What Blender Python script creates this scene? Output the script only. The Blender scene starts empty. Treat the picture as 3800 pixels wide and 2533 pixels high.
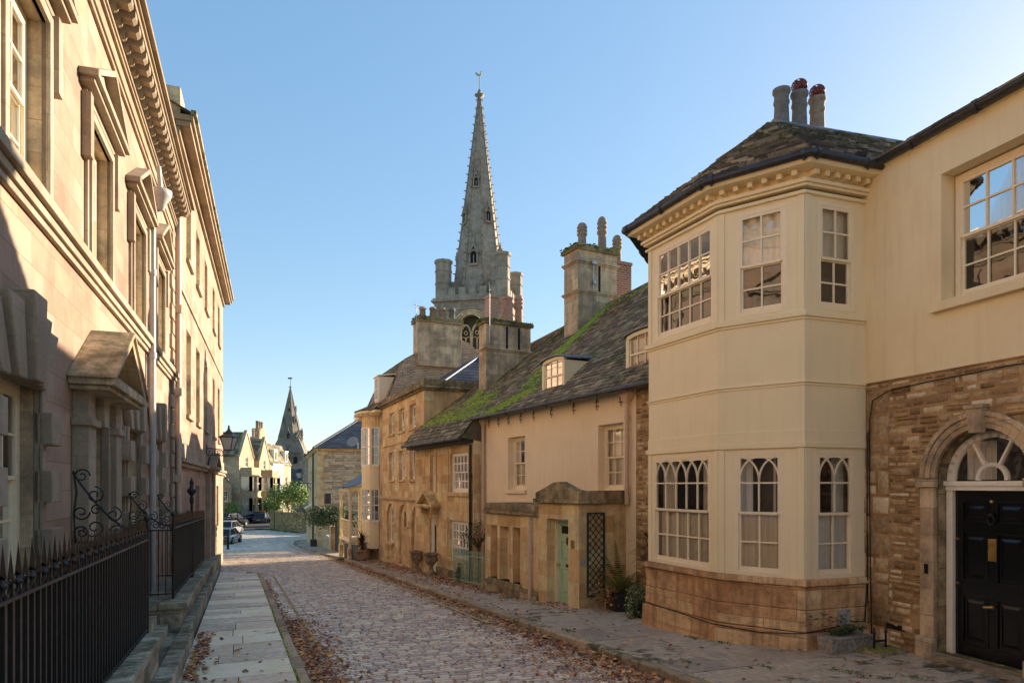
import bpy, bmesh, math, random
import numpy as np
from mathutils import Vector, Matrix
random.seed(11)
R = math.radians
scene = bpy.context.scene
COL = scene.collection
rnd = random.random
def ru(a, b): return a + (b - a) * random.random()

# ------------------------------------------------------------------ materials
MATS = {}
def nt(name):
    m = bpy.data.materials.new(name); m.use_nodes = True
    t = m.node_tree; b = t.nodes['Principled BSDF']
    MATS[name] = m
    return m, t, b
def N(t, kind, **kw):
    n = t.nodes.new(kind)
    for k, v in kw.items():
        if k[0] == '_': setattr(n, k[1:], v)
        else: n.inputs[k.replace('__', ' ')].default_value = v
    return n
def ramp(t, fac, stops):
    r = t.nodes.new('ShaderNodeValToRGB'); e = r.color_ramp.elements
    while len(e) < len(stops): e.new(0.5)
    for i, (p, c) in enumerate(stops):
        e[i].position = p; e[i].color = (c[0], c[1], c[2], 1)
    t.links.new(fac, r.inputs[0]); return r.outputs[0]
def mixc(t, fac, a, b, mode='MIX'):
    m = t.nodes.new('ShaderNodeMix'); m.data_type = 'RGBA'; m.blend_type = mode
    def s(i, v):
        if hasattr(v, 'links'): t.links.new(v, m.inputs[i])
        elif isinstance(v, (int, float)): m.inputs[i].default_value = v
        else: m.inputs[i].default_value = (v[0], v[1], v[2], 1)
    s(0, fac); s(6, a); s(7, b)
    return m.outputs[2]
def mth(t, op, a, b=None, clamp=False):
    m = t.nodes.new('ShaderNodeMath'); m.operation = op; m.use_clamp = clamp
    for i, v in enumerate((a, b)):
        if v is None: continue
        if hasattr(v, 'links'): t.links.new(v, m.inputs[i])
        else: m.inputs[i].default_value = v
    return m.outputs[0]
def uvc(t):
    return t.nodes.new('ShaderNodeTexCoord').outputs['UV']
def pos(t):
    return t.nodes.new('ShaderNodeNewGeometry').outputs['Position']
def noise(t, vec, scale, detail=4, rough=.55, dist=0):
    n = N(t, 'ShaderNodeTexNoise', Scale=scale, Detail=detail, Roughness=rough, Distortion=dist)
    t.links.new(vec, n.inputs['Vector']); return n.outputs['Fac'], n.outputs['Color']
def bump(t, h, strength, dist, b, prev=None):
    n = N(t, 'ShaderNodeBump', Strength=strength, Distance=dist)
    t.links.new(h, n.inputs['Height'])
    if prev is not None: t.links.new(prev, n.inputs['Normal'])
    if b is not None: t.links.new(n.outputs[0], b.inputs['Normal'])
    return n.outputs[0]
def scaled(t, vec, s):
    m = N(t, 'ShaderNodeMapping'); m.inputs['Scale'].default_value = s
    t.links.new(vec, m.inputs['Vector']); return m.outputs[0]

# real-world reflectance adjustments per material (r, g, b)
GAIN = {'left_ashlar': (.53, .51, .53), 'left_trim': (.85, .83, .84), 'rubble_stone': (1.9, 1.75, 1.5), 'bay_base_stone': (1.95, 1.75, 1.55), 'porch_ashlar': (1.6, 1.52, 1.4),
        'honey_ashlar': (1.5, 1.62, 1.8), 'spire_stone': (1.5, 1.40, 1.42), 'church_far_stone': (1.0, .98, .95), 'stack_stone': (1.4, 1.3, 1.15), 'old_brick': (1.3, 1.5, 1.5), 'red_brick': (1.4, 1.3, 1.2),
        'mossy_stone': (1.5, 1.4, 1.2), 'plinth_stone': (1.4, 1.35, 1.25), 'coursed_stone': (1.45, 1.35, 1.2), 'garden_wall_stone': (1.5, 1.4, 1.2), 'low_ashlar': (1, 1, 1),
        'stone_slates': (2.1, 1.95, 1.7), 'mossy_slates': (2.3, 2.2, 2.0), 'welsh_slates': (.95, .95, .95), 'corner_blocks': (.82, .82, .82), 'setts': (4.0, 3.65, 3.15), 'cornice_stone': (.75, .72, .70), 'paving_slabs': (3.4, 3.0, 2.5), 'dark_slabs': (3.0, 2.9, 2.7), 'kerb_stone': (1.6, 1.5, 1.35),
        'leaf_litter': (1.5, 1.35, 1.2), 'moss_green': (1.3, 1.25, 1)}
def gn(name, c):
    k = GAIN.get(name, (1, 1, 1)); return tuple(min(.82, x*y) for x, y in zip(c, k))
def masonry(name, cols, mortar, bw=.6, bh=.3, ms=.006, warp=0.0, stain=.5, stain_col=(.10,.075,.05), bmp=.5, rough=.9, streak=.4, moss=0., grain=.35, sq=1.0, rubble=False):
    """stone or brick courses; cols = three block colours"""
    m, t, b = nt(name); cols = [gn(name, c) for c in cols]; mortar = gn(name, mortar)
    uv = uvc(t); p = pos(t); vec = uv
    if warp:
        _, c = noise(t, uv, 3.1, 3)
        sub = t.nodes.new('ShaderNodeVectorMath'); sub.operation = 'MULTIPLY_ADD'
        t.links.new(c, sub.inputs[0]); sub.inputs[1].default_value = (warp, warp, 0)
        t.links.new(uv, sub.inputs[2]); vec = sub.outputs[0]
    if rubble:
        sc = scaled(t, vec, (1/bw, 1/bh, 1))
        vo = N(t, 'ShaderNodeTexVoronoi', Scale=1.0, Randomness=.85); t.links.new(sc, vo.inputs['Vector'])
        ve = N(t, 'ShaderNodeTexVoronoi', Scale=1.0, Randomness=.85); ve.feature = 'DISTANCE_TO_EDGE'; t.links.new(sc, ve.inputs['Vector'])
        sep = t.nodes.new('ShaderNodeSeparateColor'); t.links.new(vo.outputs['Color'], sep.inputs[0])
        cellv = sep.outputs[0]; joint = ramp(t, ve.outputs['Distance'], [(ms, (1,1,1)), (ms*2.2, (0,0,0))]); round_ = ramp(t, ve.outputs['Distance'], [(0, (0,0,0)), (.22, (1,1,1))])
    else:
        bt = N(t, 'ShaderNodeTexBrick', Scale=1.0); bt.offset = .5; bt.squash = sq; bt.squash_frequency = 3
        bt.inputs['Brick Width'].default_value = bw; bt.inputs['Row Height'].default_value = bh
        bt.inputs['Mortar Size'].default_value = ms; bt.inputs['Mortar Smooth'].default_value = .35
        bt.inputs['Color1'].default_value = (0, 0, 0, 1); bt.inputs['Color2'].default_value = (1, 1, 1, 1)
        bt.inputs['Mortar'].default_value = (.5, .5, .5, 1)
        t.links.new(vec, bt.inputs['Vector']); cellv = bt.outputs['Color']; joint = bt.outputs['Fac']; round_ = None
    base = ramp(t, cellv, [(.0, cols[0]), (.5, cols[1]), (1., cols[2])])
    f4, _ = noise(t, p, .5, 4, .6)
    base = mixc(t, 1.0, base, ramp(t, f4, [(.32, (.70, .66, .62)), (.55, (1, 1, 1))]), 'MULTIPLY')
    f1, _ = noise(t, p, 1.7, 8, .68)
    base = mixc(t, mth(t, 'MULTIPLY', ramp(t, f1, [(.46, (0,0,0)), (.62, (1,1,1))]), stain), base, stain_col)
    f8, _ = noise(t, p, 6.5, 6, .7)
    base = mixc(t, mth(t, 'MULTIPLY', ramp(t, f8, [(.54, (0,0,0)), (.66, (1,1,1))]), stain*.55), base, stain_col)
    base = mixc(t, mth(t, 'MULTIPLY', ramp(t, f8, [(.30, (1,1,1)), (.42, (0,0,0))]), .28), base, [min(.85, c*1.35) for c in cols[2]])
    # vertical weather streaks
    f2, _ = noise(t, scaled(t, uv, (6.5, .5, 1)), 1.0, 6, .65)
    base = mixc(t, mth(t, 'MULTIPLY', ramp(t, f2, [(.48, (0,0,0)), (.64, (1,1,1))]), streak), base, mixc(t, .65, base, stain_col))
    base = mixc(t, joint, base, mortar)
    f3, _ = noise(t, p, 34, 6, .7)
    base = mixc(t, grain, base, ramp(t, f3, [(.25, (.22,.2,.18)), (.75, (.95,.93,.9))]), 'SOFT_LIGHT')
    if moss:
        g = t.nodes.new('ShaderNodeNewGeometry'); s = t.nodes.new('ShaderNodeSeparateXYZ')
        t.links.new(g.outputs['Normal'], s.inputs[0])
        fm, _ = noise(t, p, 5, 6, .7)
        k = mth(t, 'MULTIPLY', mth(t, 'ADD', mth(t, 'MULTIPLY', s.outputs[2], .6), moss), ramp(t, fm, [(.42, (0,0,0)), (.6, (1,1,1))]), True)
        base = mixc(t, k, base, mixc(t, f3, (.09,.115,.02), (.05,.05,.03)))
    t.links.new(base, b.inputs['Base Color'])
    b.inputs['Roughness'].default_value = rough
    h = mth(t, 'ADD', mth(t, 'MULTIPLY', joint, -1.0) if round_ is None else mth(t, 'MULTIPLY', round_, 1.6), mth(t, 'MULTIPLY', f3, .35 + warp*3))
    if warp:
        f5, _ = noise(t, p, 11, 4, .6); h = mth(t, 'ADD', h, f5)
    bump(t, h, bmp, .012 if not warp else .03, b)
    return m

def stucco(name, col, stain=.25, stain_col=(.35,.27,.16), rough=.75, bmp=.2, lines=0):
    m, t, b = nt(name); p = pos(t)
    f, _ = noise(t, p, .9, 6, .6)
    c = mixc(t, mth(t, 'MULTIPLY', ramp(t, f, [(.38, (0,0,0)), (.7, (1,1,1))]), stain), col, stain_col)
    f2, _ = noise(t, scaled(t, uvc(t), (9, .6, 1)), 1., 5, .6)
    c = mixc(t, mth(t, 'MULTIPLY', ramp(t, f2, [(.5, (0,0,0)), (.7, (1,1,1))]), stain*.8), c, stain_col)
    f3, _ = noise(t, p, 45, 5, .7)
    v = N(t, 'ShaderNodeTexVoronoi', Scale=1.35); v.feature = 'DISTANCE_TO_EDGE'
    f6, cc = noise(t, p, 2.2, 6, .7)
    vm = t.nodes.new('ShaderNodeVectorMath'); vm.operation = 'ADD'
    t.links.new(p, vm.inputs[0]); t.links.new(cc, vm.inputs[1]); t.links.new(vm.outputs[0], v.inputs['Vector'])
    crack = mth(t, 'MULTIPLY', ramp(t, v.outputs['Distance'], [(0, (1,1,1)), (.006, (0,0,0))]), mth(t, 'GREATER_THAN', f, .57))
    c = mixc(t, mth(t, 'MULTIPLY', crack, .35), c, stain_col)
    t.links.new(c, b.inputs['Base Color']); b.inputs['Roughness'].default_value = rough
    f5, _ = noise(t, p, 2.5, 3)
    bump(t, mth(t, 'ADD', mth(t, 'MULTIPLY', f3, .2), mth(t, 'MULTIPLY', f5, 1.2)), bmp*2, .012, b)
    return m

def attr_mat(name, stops, rough=.8, noise_sc=18, amt=.35, bmp=.4, dist=.006, moss=None, gloss=None, spec=.5):
    """colour from the per-face random attribute 'rnd'"""
    m, t, b = nt(name); p = pos(t)
    a = t.nodes.new('ShaderNodeAttribute'); a.attribute_name = 'rnd'
    stops = [(q, gn(name, c)) for q, c in stops]; c = ramp(t, a.outputs['Fac'], stops)
    f, _ = noise(t, p, noise_sc, 6, .65)
    c = mixc(t, amt, c, ramp(t, f, [(.25, (.08,.08,.08)), (.8, (1,1,1))]), 'OVERLAY')
    if moss:
        f2, _ = noise(t, p, moss[0], 5, .7)
        f7, _ = noise(t, p, .55, 3)
        f2 = mth(t, 'ADD', mth(t, 'MULTIPLY', f2, .6), mth(t, 'MULTIPLY', f7, .45))
        c = mixc(t, ramp(t, f2, [(moss[1], (0,0,0)), (moss[1]+.07, (1,1,1))]), c, mixc(t, f, moss[2], moss[3]))
    t.links.new(c, b.inputs['Base Color'])
    if gloss:
        f3, _ = noise(t, p, 1.2, 4)
        r = N(t, 'ShaderNodeMapRange'); r.inputs['To Min'].default_value = gloss[0]; r.inputs['To Max'].default_value = gloss[1]
        r.inputs['From Min'].default_value = .35; r.inputs['From Max'].default_value = .65
        t.links.new(f3, r.inputs['Value']); t.links.new(r.outputs[0], b.inputs['Roughness'])
    else: b.inputs['Roughness'].default_value = rough
    b.inputs['Specular IOR Level'].default_value = spec
    bump(t, f, bmp, dist, b)
    return m

def plain(name, col, rough=.5, metal=0., nz=.15, sc=12, bmp=.1, spec=.5, dirt=None):
    m, t, b = nt(name); p = pos(t)
    f, _ = noise(t, p, sc, 5, .6)
    lo = [c*(1-nz*1.6) for c in col]; hi = [min(1, c*(1+nz)) for c in col]
    c = ramp(t, f, [(.3, lo), (.7, hi)])
    if dirt:
        f2, _ = noise(t, p, 4, 6, .7)
        c = mixc(t, ramp(t, f2, [(.55, (0,0,0)), (.75, (1,1,1))]), c, dirt)
    t.links.new(c, b.inputs['Base Color'])
    b.inputs['Roughness'].default_value = rough; b.inputs['Metallic'].default_value = metal
    b.inputs['Specular IOR Level'].default_value = spec
    if bmp: bump(t, f, bmp, .004, b)
    return m

def glass(name, tint=(1,1,1), wave=.035, mn=.07):
    m = bpy.data.materials.new(name); m.use_nodes = True; t = m.node_tree; t.nodes.clear(); MATS[name] = m
    o = t.nodes.new('ShaderNodeOutputMaterial'); mx = t.nodes.new('ShaderNodeMixShader')
    tr = N(t, 'ShaderNodeBsdfTransparent', Color=(tint[0], tint[1], tint[2], 1)); g = N(t, 'ShaderNodeBsdfGlossy', Roughness=.015)
    f, _ = noise(t, pos(t), 2.6, 2, .5)
    bn = bump(t, f, wave, .05, None); t.links.new(bn, g.inputs['Normal'])
    fr = N(t, 'ShaderNodeFresnel', IOR=1.5)
    k = mth(t, 'ADD', mth(t, 'MULTIPLY', fr.outputs[0], 1.3), mn, True)
    t.links.new(k, mx.inputs[0]); t.links.new(tr.outputs[0], mx.inputs[1]); t.links.new(g.outputs[0], mx.inputs[2])
    t.links.new(mx.outputs[0], o.inputs[0]); return m

M = MATS
# honey ashlar of the left terrace
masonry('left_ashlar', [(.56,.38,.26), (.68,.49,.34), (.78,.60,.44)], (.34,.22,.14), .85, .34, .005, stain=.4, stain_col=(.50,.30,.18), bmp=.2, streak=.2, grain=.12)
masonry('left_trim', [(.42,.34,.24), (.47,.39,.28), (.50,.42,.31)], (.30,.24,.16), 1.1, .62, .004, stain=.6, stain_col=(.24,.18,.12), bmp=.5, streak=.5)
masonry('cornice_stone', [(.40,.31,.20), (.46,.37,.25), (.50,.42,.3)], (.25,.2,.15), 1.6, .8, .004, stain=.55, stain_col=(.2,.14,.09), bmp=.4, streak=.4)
masonry('low_ashlar', [(.50,.42,.31), (.56,.47,.35), (.60,.52,.40)], (.4,.33,.25), .9, .36, .004, stain=.35, stain_col=(.36,.25,.16), bmp=.3, streak=.3)
masonry('honey_ashlar', [(.40,.24,.10), (.52,.34,.16), (.60,.44,.23)], (.36,.26,.15), .62, .31, .005, stain=.4, stain_col=(.30,.17,.08), bmp=.35, streak=.7)
masonry('porch_ashlar', [(.40,.27,.13), (.52,.38,.21), (.60,.48,.30)], (.36,.27,.17), .7, .36, .004, stain=.4, stain_col=(.28,.18,.09), bmp=.35, streak=.6, moss=.05)
masonry('rubble_stone', [(.20,.135,.07), (.26,.18,.10), (.30,.22,.13)], (.24,.165,.09), .40, .115, .005, warp=.05, stain=.5, stain_col=(.12,.065,.03), bmp=.6, streak=.3)
masonry('coursed_stone', [(.34,.26,.17), (.48,.38,.26), (.58,.48,.34)], (.16,.11,.07), .42, .17, .012, warp=.03, stain=.35, bmp=.9, streak=.1)
masonry('bay_base_stone', [(.27,.16,.08), (.37,.24,.13), (.47,.33,.20)], (.2,.13,.07), .95, .30, .006, warp=.02, stain=.55, stain_col=(.14,.07,.03), bmp=.9, streak=.85, moss=.0)
masonry('spire_stone', [(.20,.185,.145), (.235,.22,.175), (.27,.25,.20)], (.17,.16,.13), .55, .3, .004, stain=.4, stain_col=(.12,.11,.08), bmp=.25, streak=.5)
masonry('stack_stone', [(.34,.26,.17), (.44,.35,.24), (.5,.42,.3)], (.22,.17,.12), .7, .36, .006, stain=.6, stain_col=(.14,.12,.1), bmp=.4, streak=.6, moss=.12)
masonry('old_brick', [(.22,.10,.06), (.34,.17,.10), (.42,.26,.16)], (.4,.33,.25), .24, .085, .012, warp=.02, stain=.4, bmp=.7, streak=.2)
masonry('red_brick', [(.19,.075,.05), (.25,.10,.065), (.3,.14,.09)], (.35,.28,.22), .23, .08, .010, stain=.3, bmp=.5, streak=.1)
masonry('mossy_stone', [(.17,.14,.09), (.26,.21,.14), (.36,.3,.2)], (.1,.085,.05), 1.1, .5, .006, warp=.02, stain=.8, stain_col=(.05,.042,.025), bmp=.8, streak=.8, moss=.35)
masonry('plinth_stone', [(.20,.18,.14), (.30,.27,.21), (.46,.42,.34)], (.13,.115,.08), 1.2, .6, .006, warp=.02, stain=.7, stain_col=(.07,.065,.045), bmp=.8, streak=.5, moss=.16)
masonry('far_stone', [(.42,.32,.19), (.50,.39,.24), (.56,.46,.31)], (.34,.27,.18), .5, .2, .006, stain=.3, bmp=.3, streak=.2)
masonry('church_far_stone', [(.20,.185,.16), (.24,.22,.185), (.28,.26,.22)], (.2,.18,.15), .8, .4, .006, stain=.3, bmp=.2, streak=.3)
masonry('garden_wall_stone', [(.20,.15,.07), (.36,.27,.13), (.50,.38,.18)], (.15,.11,.06), .42, .15, .05, warp=.05, rubble=True, stain=.5, bmp=.9, streak=.1, moss=.25)
stucco('cream_render', (.88,.74,.46), .42, (.68,.52,.28))
stucco('cream_boards', (.88,.75,.48), .26, (.66,.53,.31), .55)
stucco('peach_render', (.88,.72,.49), .3, (.66,.46,.27))
stucco('pale_render', (.74,.66,.5), .2)
stucco('blue_white_render', (.62,.70,.72), .1)
plain('white_paint', (.88,.75,.52), .4, nz=.03, dirt=(.82,.69,.47))
plain('bright_white_paint', (.86,.82,.70), .4, nz=.05)
plain('black_iron', (.012,.012,.013), .38, nz=.4, sc=30, bmp=.3)
plain('black_gloss', (.008,.008,.009), .16, nz=.2, bmp=.02)
plain('cast_gutter', (.035,.036,.04), .45, nz=.3, bmp=.2)
plain('dark_lead', (.06,.065,.075), .45, metal=.2, nz=.3, sc=6)
plain('lead', (.20,.215,.24), .45, metal=.3, nz=.3, sc=6)
plain('white_pipe', (.46,.43,.40), .45, nz=.08)
plain('peach_pipe', (.60,.44,.33), .5, nz=.08)
plain('brass', (.62,.42,.13), .3, metal=.9, nz=.2)
plain('sage_paint', (.44,.60,.40), .42, nz=.05)
plain('green_paint', (.27,.44,.32), .5, nz=.15)
plain('dark_green_paint', (.018,.06,.045), .5, nz=.2)
plain('terracotta', (.46,.27,.19), .8, nz=.2, dirt=(.3,.2,.14))
plain('buff_pot', (.27,.21,.15), .85, nz=.2, dirt=(.18,.15,.12))
plain('grey_pot', (.17,.155,.14), .85, nz=.2, dirt=(.12,.11,.10))
plain('cowl_red', (.22,.05,.04), .45, metal=.3, nz=.3)
plain('grey_plastic', (.35,.36,.36), .5)
plain('aged_lead', (.30,.28,.25), .7, nz=.35, sc=20, bmp=.5, dirt=(.12,.11,.09))
plain('black_planter', (.025,.025,.03), .6, nz=.2)
plain('urn_stone', (.30,.22,.13), .9, nz=.35, sc=9, bmp=.5, dirt=(.11,.09,.045))
plain('soil', (.045,.03,.02), .95)
plain('bark', (.09,.065,.045), .95, nz=.4, bmp=.6)
plain('interior', (.12,.10,.08), .9)
plain('dark_void', (.012,.011,.01), .9, bmp=0)
plain('dark_wood', (.03,.022,.018), .6, nz=.4)
plain('mossy_post', (.12,.14,.05), .9, nz=.4)
plain('yellow_line', (.46,.34,.12), .75, nz=.35, sc=25)
plain('rust', (.13,.05,.03), .8, nz=.4)
plain('tyre', (.015,.015,.015), .8); plain('rim', (.45,.45,.46), .3, metal=.8)
plain('car_black', (.010,.011,.013), .18, nz=.05, bmp=0); plain('car_silver', (.42,.43,.44), .22, metal=.6, nz=.05, bmp=0)
plain('car_white', (.3,.3,.3), .2, nz=.03, bmp=0); plain('car_blue', (.045,.06,.09), .2, metal=.3, nz=.05, bmp=0)
plain('car_maroon', (.07,.015,.015), .2, nz=.05, bmp=0); plain('tail_light', (.35,.01,.01), .2, bmp=0)
plain('car_glass', (.012,.014,.016), .05, bmp=0, nz=.1); plain('plate_yellow', (.65,.48,.06), .4, bmp=0)
plain('satellite_grey', (.30,.29,.27), .5); plain('steel', (.4,.4,.41), .35, metal=.8)
plain('lamp_glass', (.50,.54,.56), .12, nz=.1, bmp=0)
def cloth(name, col):
    m, t, b = nt(name); f, _ = noise(t, scaled(t, uvc(t), (14, .5, 1)), 1., 3)
    t.links.new(ramp(t, f, [(.3, [c*.75 for c in col]), (.7, col)]), b.inputs['Base Color']); b.inputs['Roughness'].default_value = .95
    return m
cloth('net_curtain', (.90,.85,.74)); cloth('brown_curtain', (.36,.22,.13)); cloth('cream_blind', (.86,.79,.62))
glass('window_glass'); glass('far_glass', mn=.16)
ROOF = [(0, (.045,.04,.03)), (.35, (.075,.064,.048)), (.7, (.115,.098,.072)), (1, (.19,.165,.12))]
attr_mat('stone_slates', ROOF, .9, 22, .5, 1., .01, moss=(3.2, .545, (.10,.13,.02), (.045,.05,.02)))
attr_mat('welsh_slates', [(0, (.03,.034,.045)), (.5, (.05,.056,.07)), (1, (.085,.09,.105))], .55, 14, .4, .5, .006)
attr_mat('mossy_slates', [(0, (.022,.022,.024)), (.45, (.06,.055,.052)), (.8, (.11,.10,.088)), (1, (.2,.18,.15))], .85, 22, .5, 1., .01, moss=(9, .55, (.085,.10,.025), (.05,.05,.03)))
attr_mat('setts', [(0, (.11,.10,.10)), (.4, (.15,.138,.133)), (.75, (.19,.172,.16)), (1, (.25,.215,.19))], .6, 26, .35, .6, .004, gloss=(.34, .72))
attr_mat('paving_slabs', [(0, (.15,.15,.135)), (.5, (.21,.205,.185)), (1, (.28,.265,.23))], .7, 9, .5, .5, .006, gloss=(.45,.85), moss=(3.4, .60, (.10,.10,.06), (.15,.14,.10)))
attr_mat('dark_slabs', [(0, (.105,.09,.075)), (.5, (.13,.112,.09)), (1, (.155,.135,.108))], .7, 9, .5, .6, .006, gloss=(.42,.8), moss=(4, .57, (.05,.06,.02), (.06,.05,.03)))
attr_mat('rubble_blocks', [(0, (.20,.125,.06)), (.3, (.33,.22,.11)), (.6, (.46,.33,.18)), (.85, (.62,.48,.29)), (1, (.72,.59,.40))], .92, 14, .6, 1., .02)
attr_mat('corner_blocks', [(0, (.42,.31,.19)), (.4, (.56,.43,.28)), (.8, (.68,.54,.37)), (1, (.75,.64,.46))], .92, 12, .5, 1., .02)
attr_mat('kerb_stone', [(0, (.15,.125,.09)), (.5, (.22,.18,.13)), (1, (.30,.25,.18))], .85, 14, .5, .8, .01, moss=(6, .56, (.08,.085,.03), (.10,.085,.05)))
attr_mat('leaf_litter', [(0, (.06,.03,.02)), (.25, (.15,.07,.04)), (.55, (.28,.14,.065)), (.8, (.42,.23,.09)), (.92, (.50,.34,.14)), (1, (.26,.19,.14))], .7, 30, .3, .2, .002)
attr_mat('moss_green', [(0, (.07,.10,.012)), (.5, (.16,.24,.02)), (1, (.26,.36,.03))], .95, 40, .4, .6, .004)
attr_mat('weed_green', [(0, (.05,.09,.015)), (.5, (.10,.18,.03)), (1, (.17,.27,.05))], .8, 40, .3, .2, .004)
attr_mat('leaf_dark', [(0, (.022,.04,.012)), (.5, (.045,.08,.022)), (1, (.09,.14,.04))], .55, 30, .3, .2, .002)
attr_mat('leaf_light', [(0, (.07,.12,.02)), (.5, (.15,.24,.04)), (1, (.28,.38,.10))], .6, 30, .3, .2, .002)
attr_mat('ivy_leaf', [(0, (.04,.07,.02)), (.5, (.10,.16,.05)), (.8, (.30,.34,.16)), (1, (.5,.5,.3))], .5, 30, .2, .2, .002)
attr_mat('fern_leaf', [(0, (.06,.08,.012)), (.5, (.14,.14,.02)), (1, (.28,.20,.04))], .7, 30, .2, .2, .002)
attr_mat('cordyline_leaf', [(0, (.04,.016,.014)), (.5, (.08,.035,.025)), (1, (.16,.09,.05))], .5, 30, .2, .2, .002)
attr_mat('yellow_bloom', [(0, (.6,.45,.02)), (1, (.8,.6,.06))], .6, 30, .1, .1, .002)
plain('road_grit', (.04,.028,.022), .9, nz=.4, sc=7, bmp=.5, dirt=(.09,.04,.025))
plain('slab_joint', (.05,.05,.03), .95, nz=.4)
plain('earth', (.14,.12,.08), .95, nz=.3, sc=1)

# ------------------------------------------------------------------ geometry helpers
f_ = 1568.; CX = 1176.; HY = 1115.; CZ = 2.1           # lens and eye height worked out from the photograph
class Fr:
    """vertical wall plane: a runs along it, o stands out from it, z up"""
    def __init__(s, x, y, vp=None, side=1, d=None):
        if d is None:
            n = math.hypot((vp-CX)/f_, 1); d = ((vp-CX)/f_/n, 1/n)
        else:
            n = math.hypot(*d); d = (d[0]/n, d[1]/n)
        s.o = (x, y); s.d = d; s.n = (-d[1], d[0]) if side > 0 else (d[1], -d[0])
    def a(s, px, o=0):
        r = (px-CX)/f_; X = s.o[0]+o*s.n[0]; Y = s.o[1]+o*s.n[1]
        return (r*Y-X)/(s.d[0]-r*s.d[1])
    def Y(s, a, o=0): return s.o[1]+o*s.n[1]+a*s.d[1]
    def P(s, a, o, z): return (s.o[0]+a*s.d[0]+o*s.n[0], s.o[1]+a*s.d[1]+o*s.n[1], z)
    def at(s, a, o): return Fr(s.o[0]+a*s.d[0]+o*s.n[0], s.o[1]+a*s.d[1]+o*s.n[1], d=s.d, side=1 if s.n[0]*-s.d[1]+s.n[1]*s.d[0] > 0 else -1)
    def sidef(s, a, o=0, near=True):
        """frame of the wall perpendicular to this one at a (a' runs inward, o' toward the near side)"""
        p = s.P(a, o, 0); d = (-s.n[0], -s.n[1])
        want = (-s.d[0], -s.d[1]) if near else s.d
        side = 1 if (-d[1]*want[0] + d[0]*want[1]) > 0 else -1
        return Fr(p[0], p[1], d=d, side=side)
WORLD = Fr(0, 0, d=(1, 0), side=1)     # a=x, o=y
WL = {}
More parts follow.
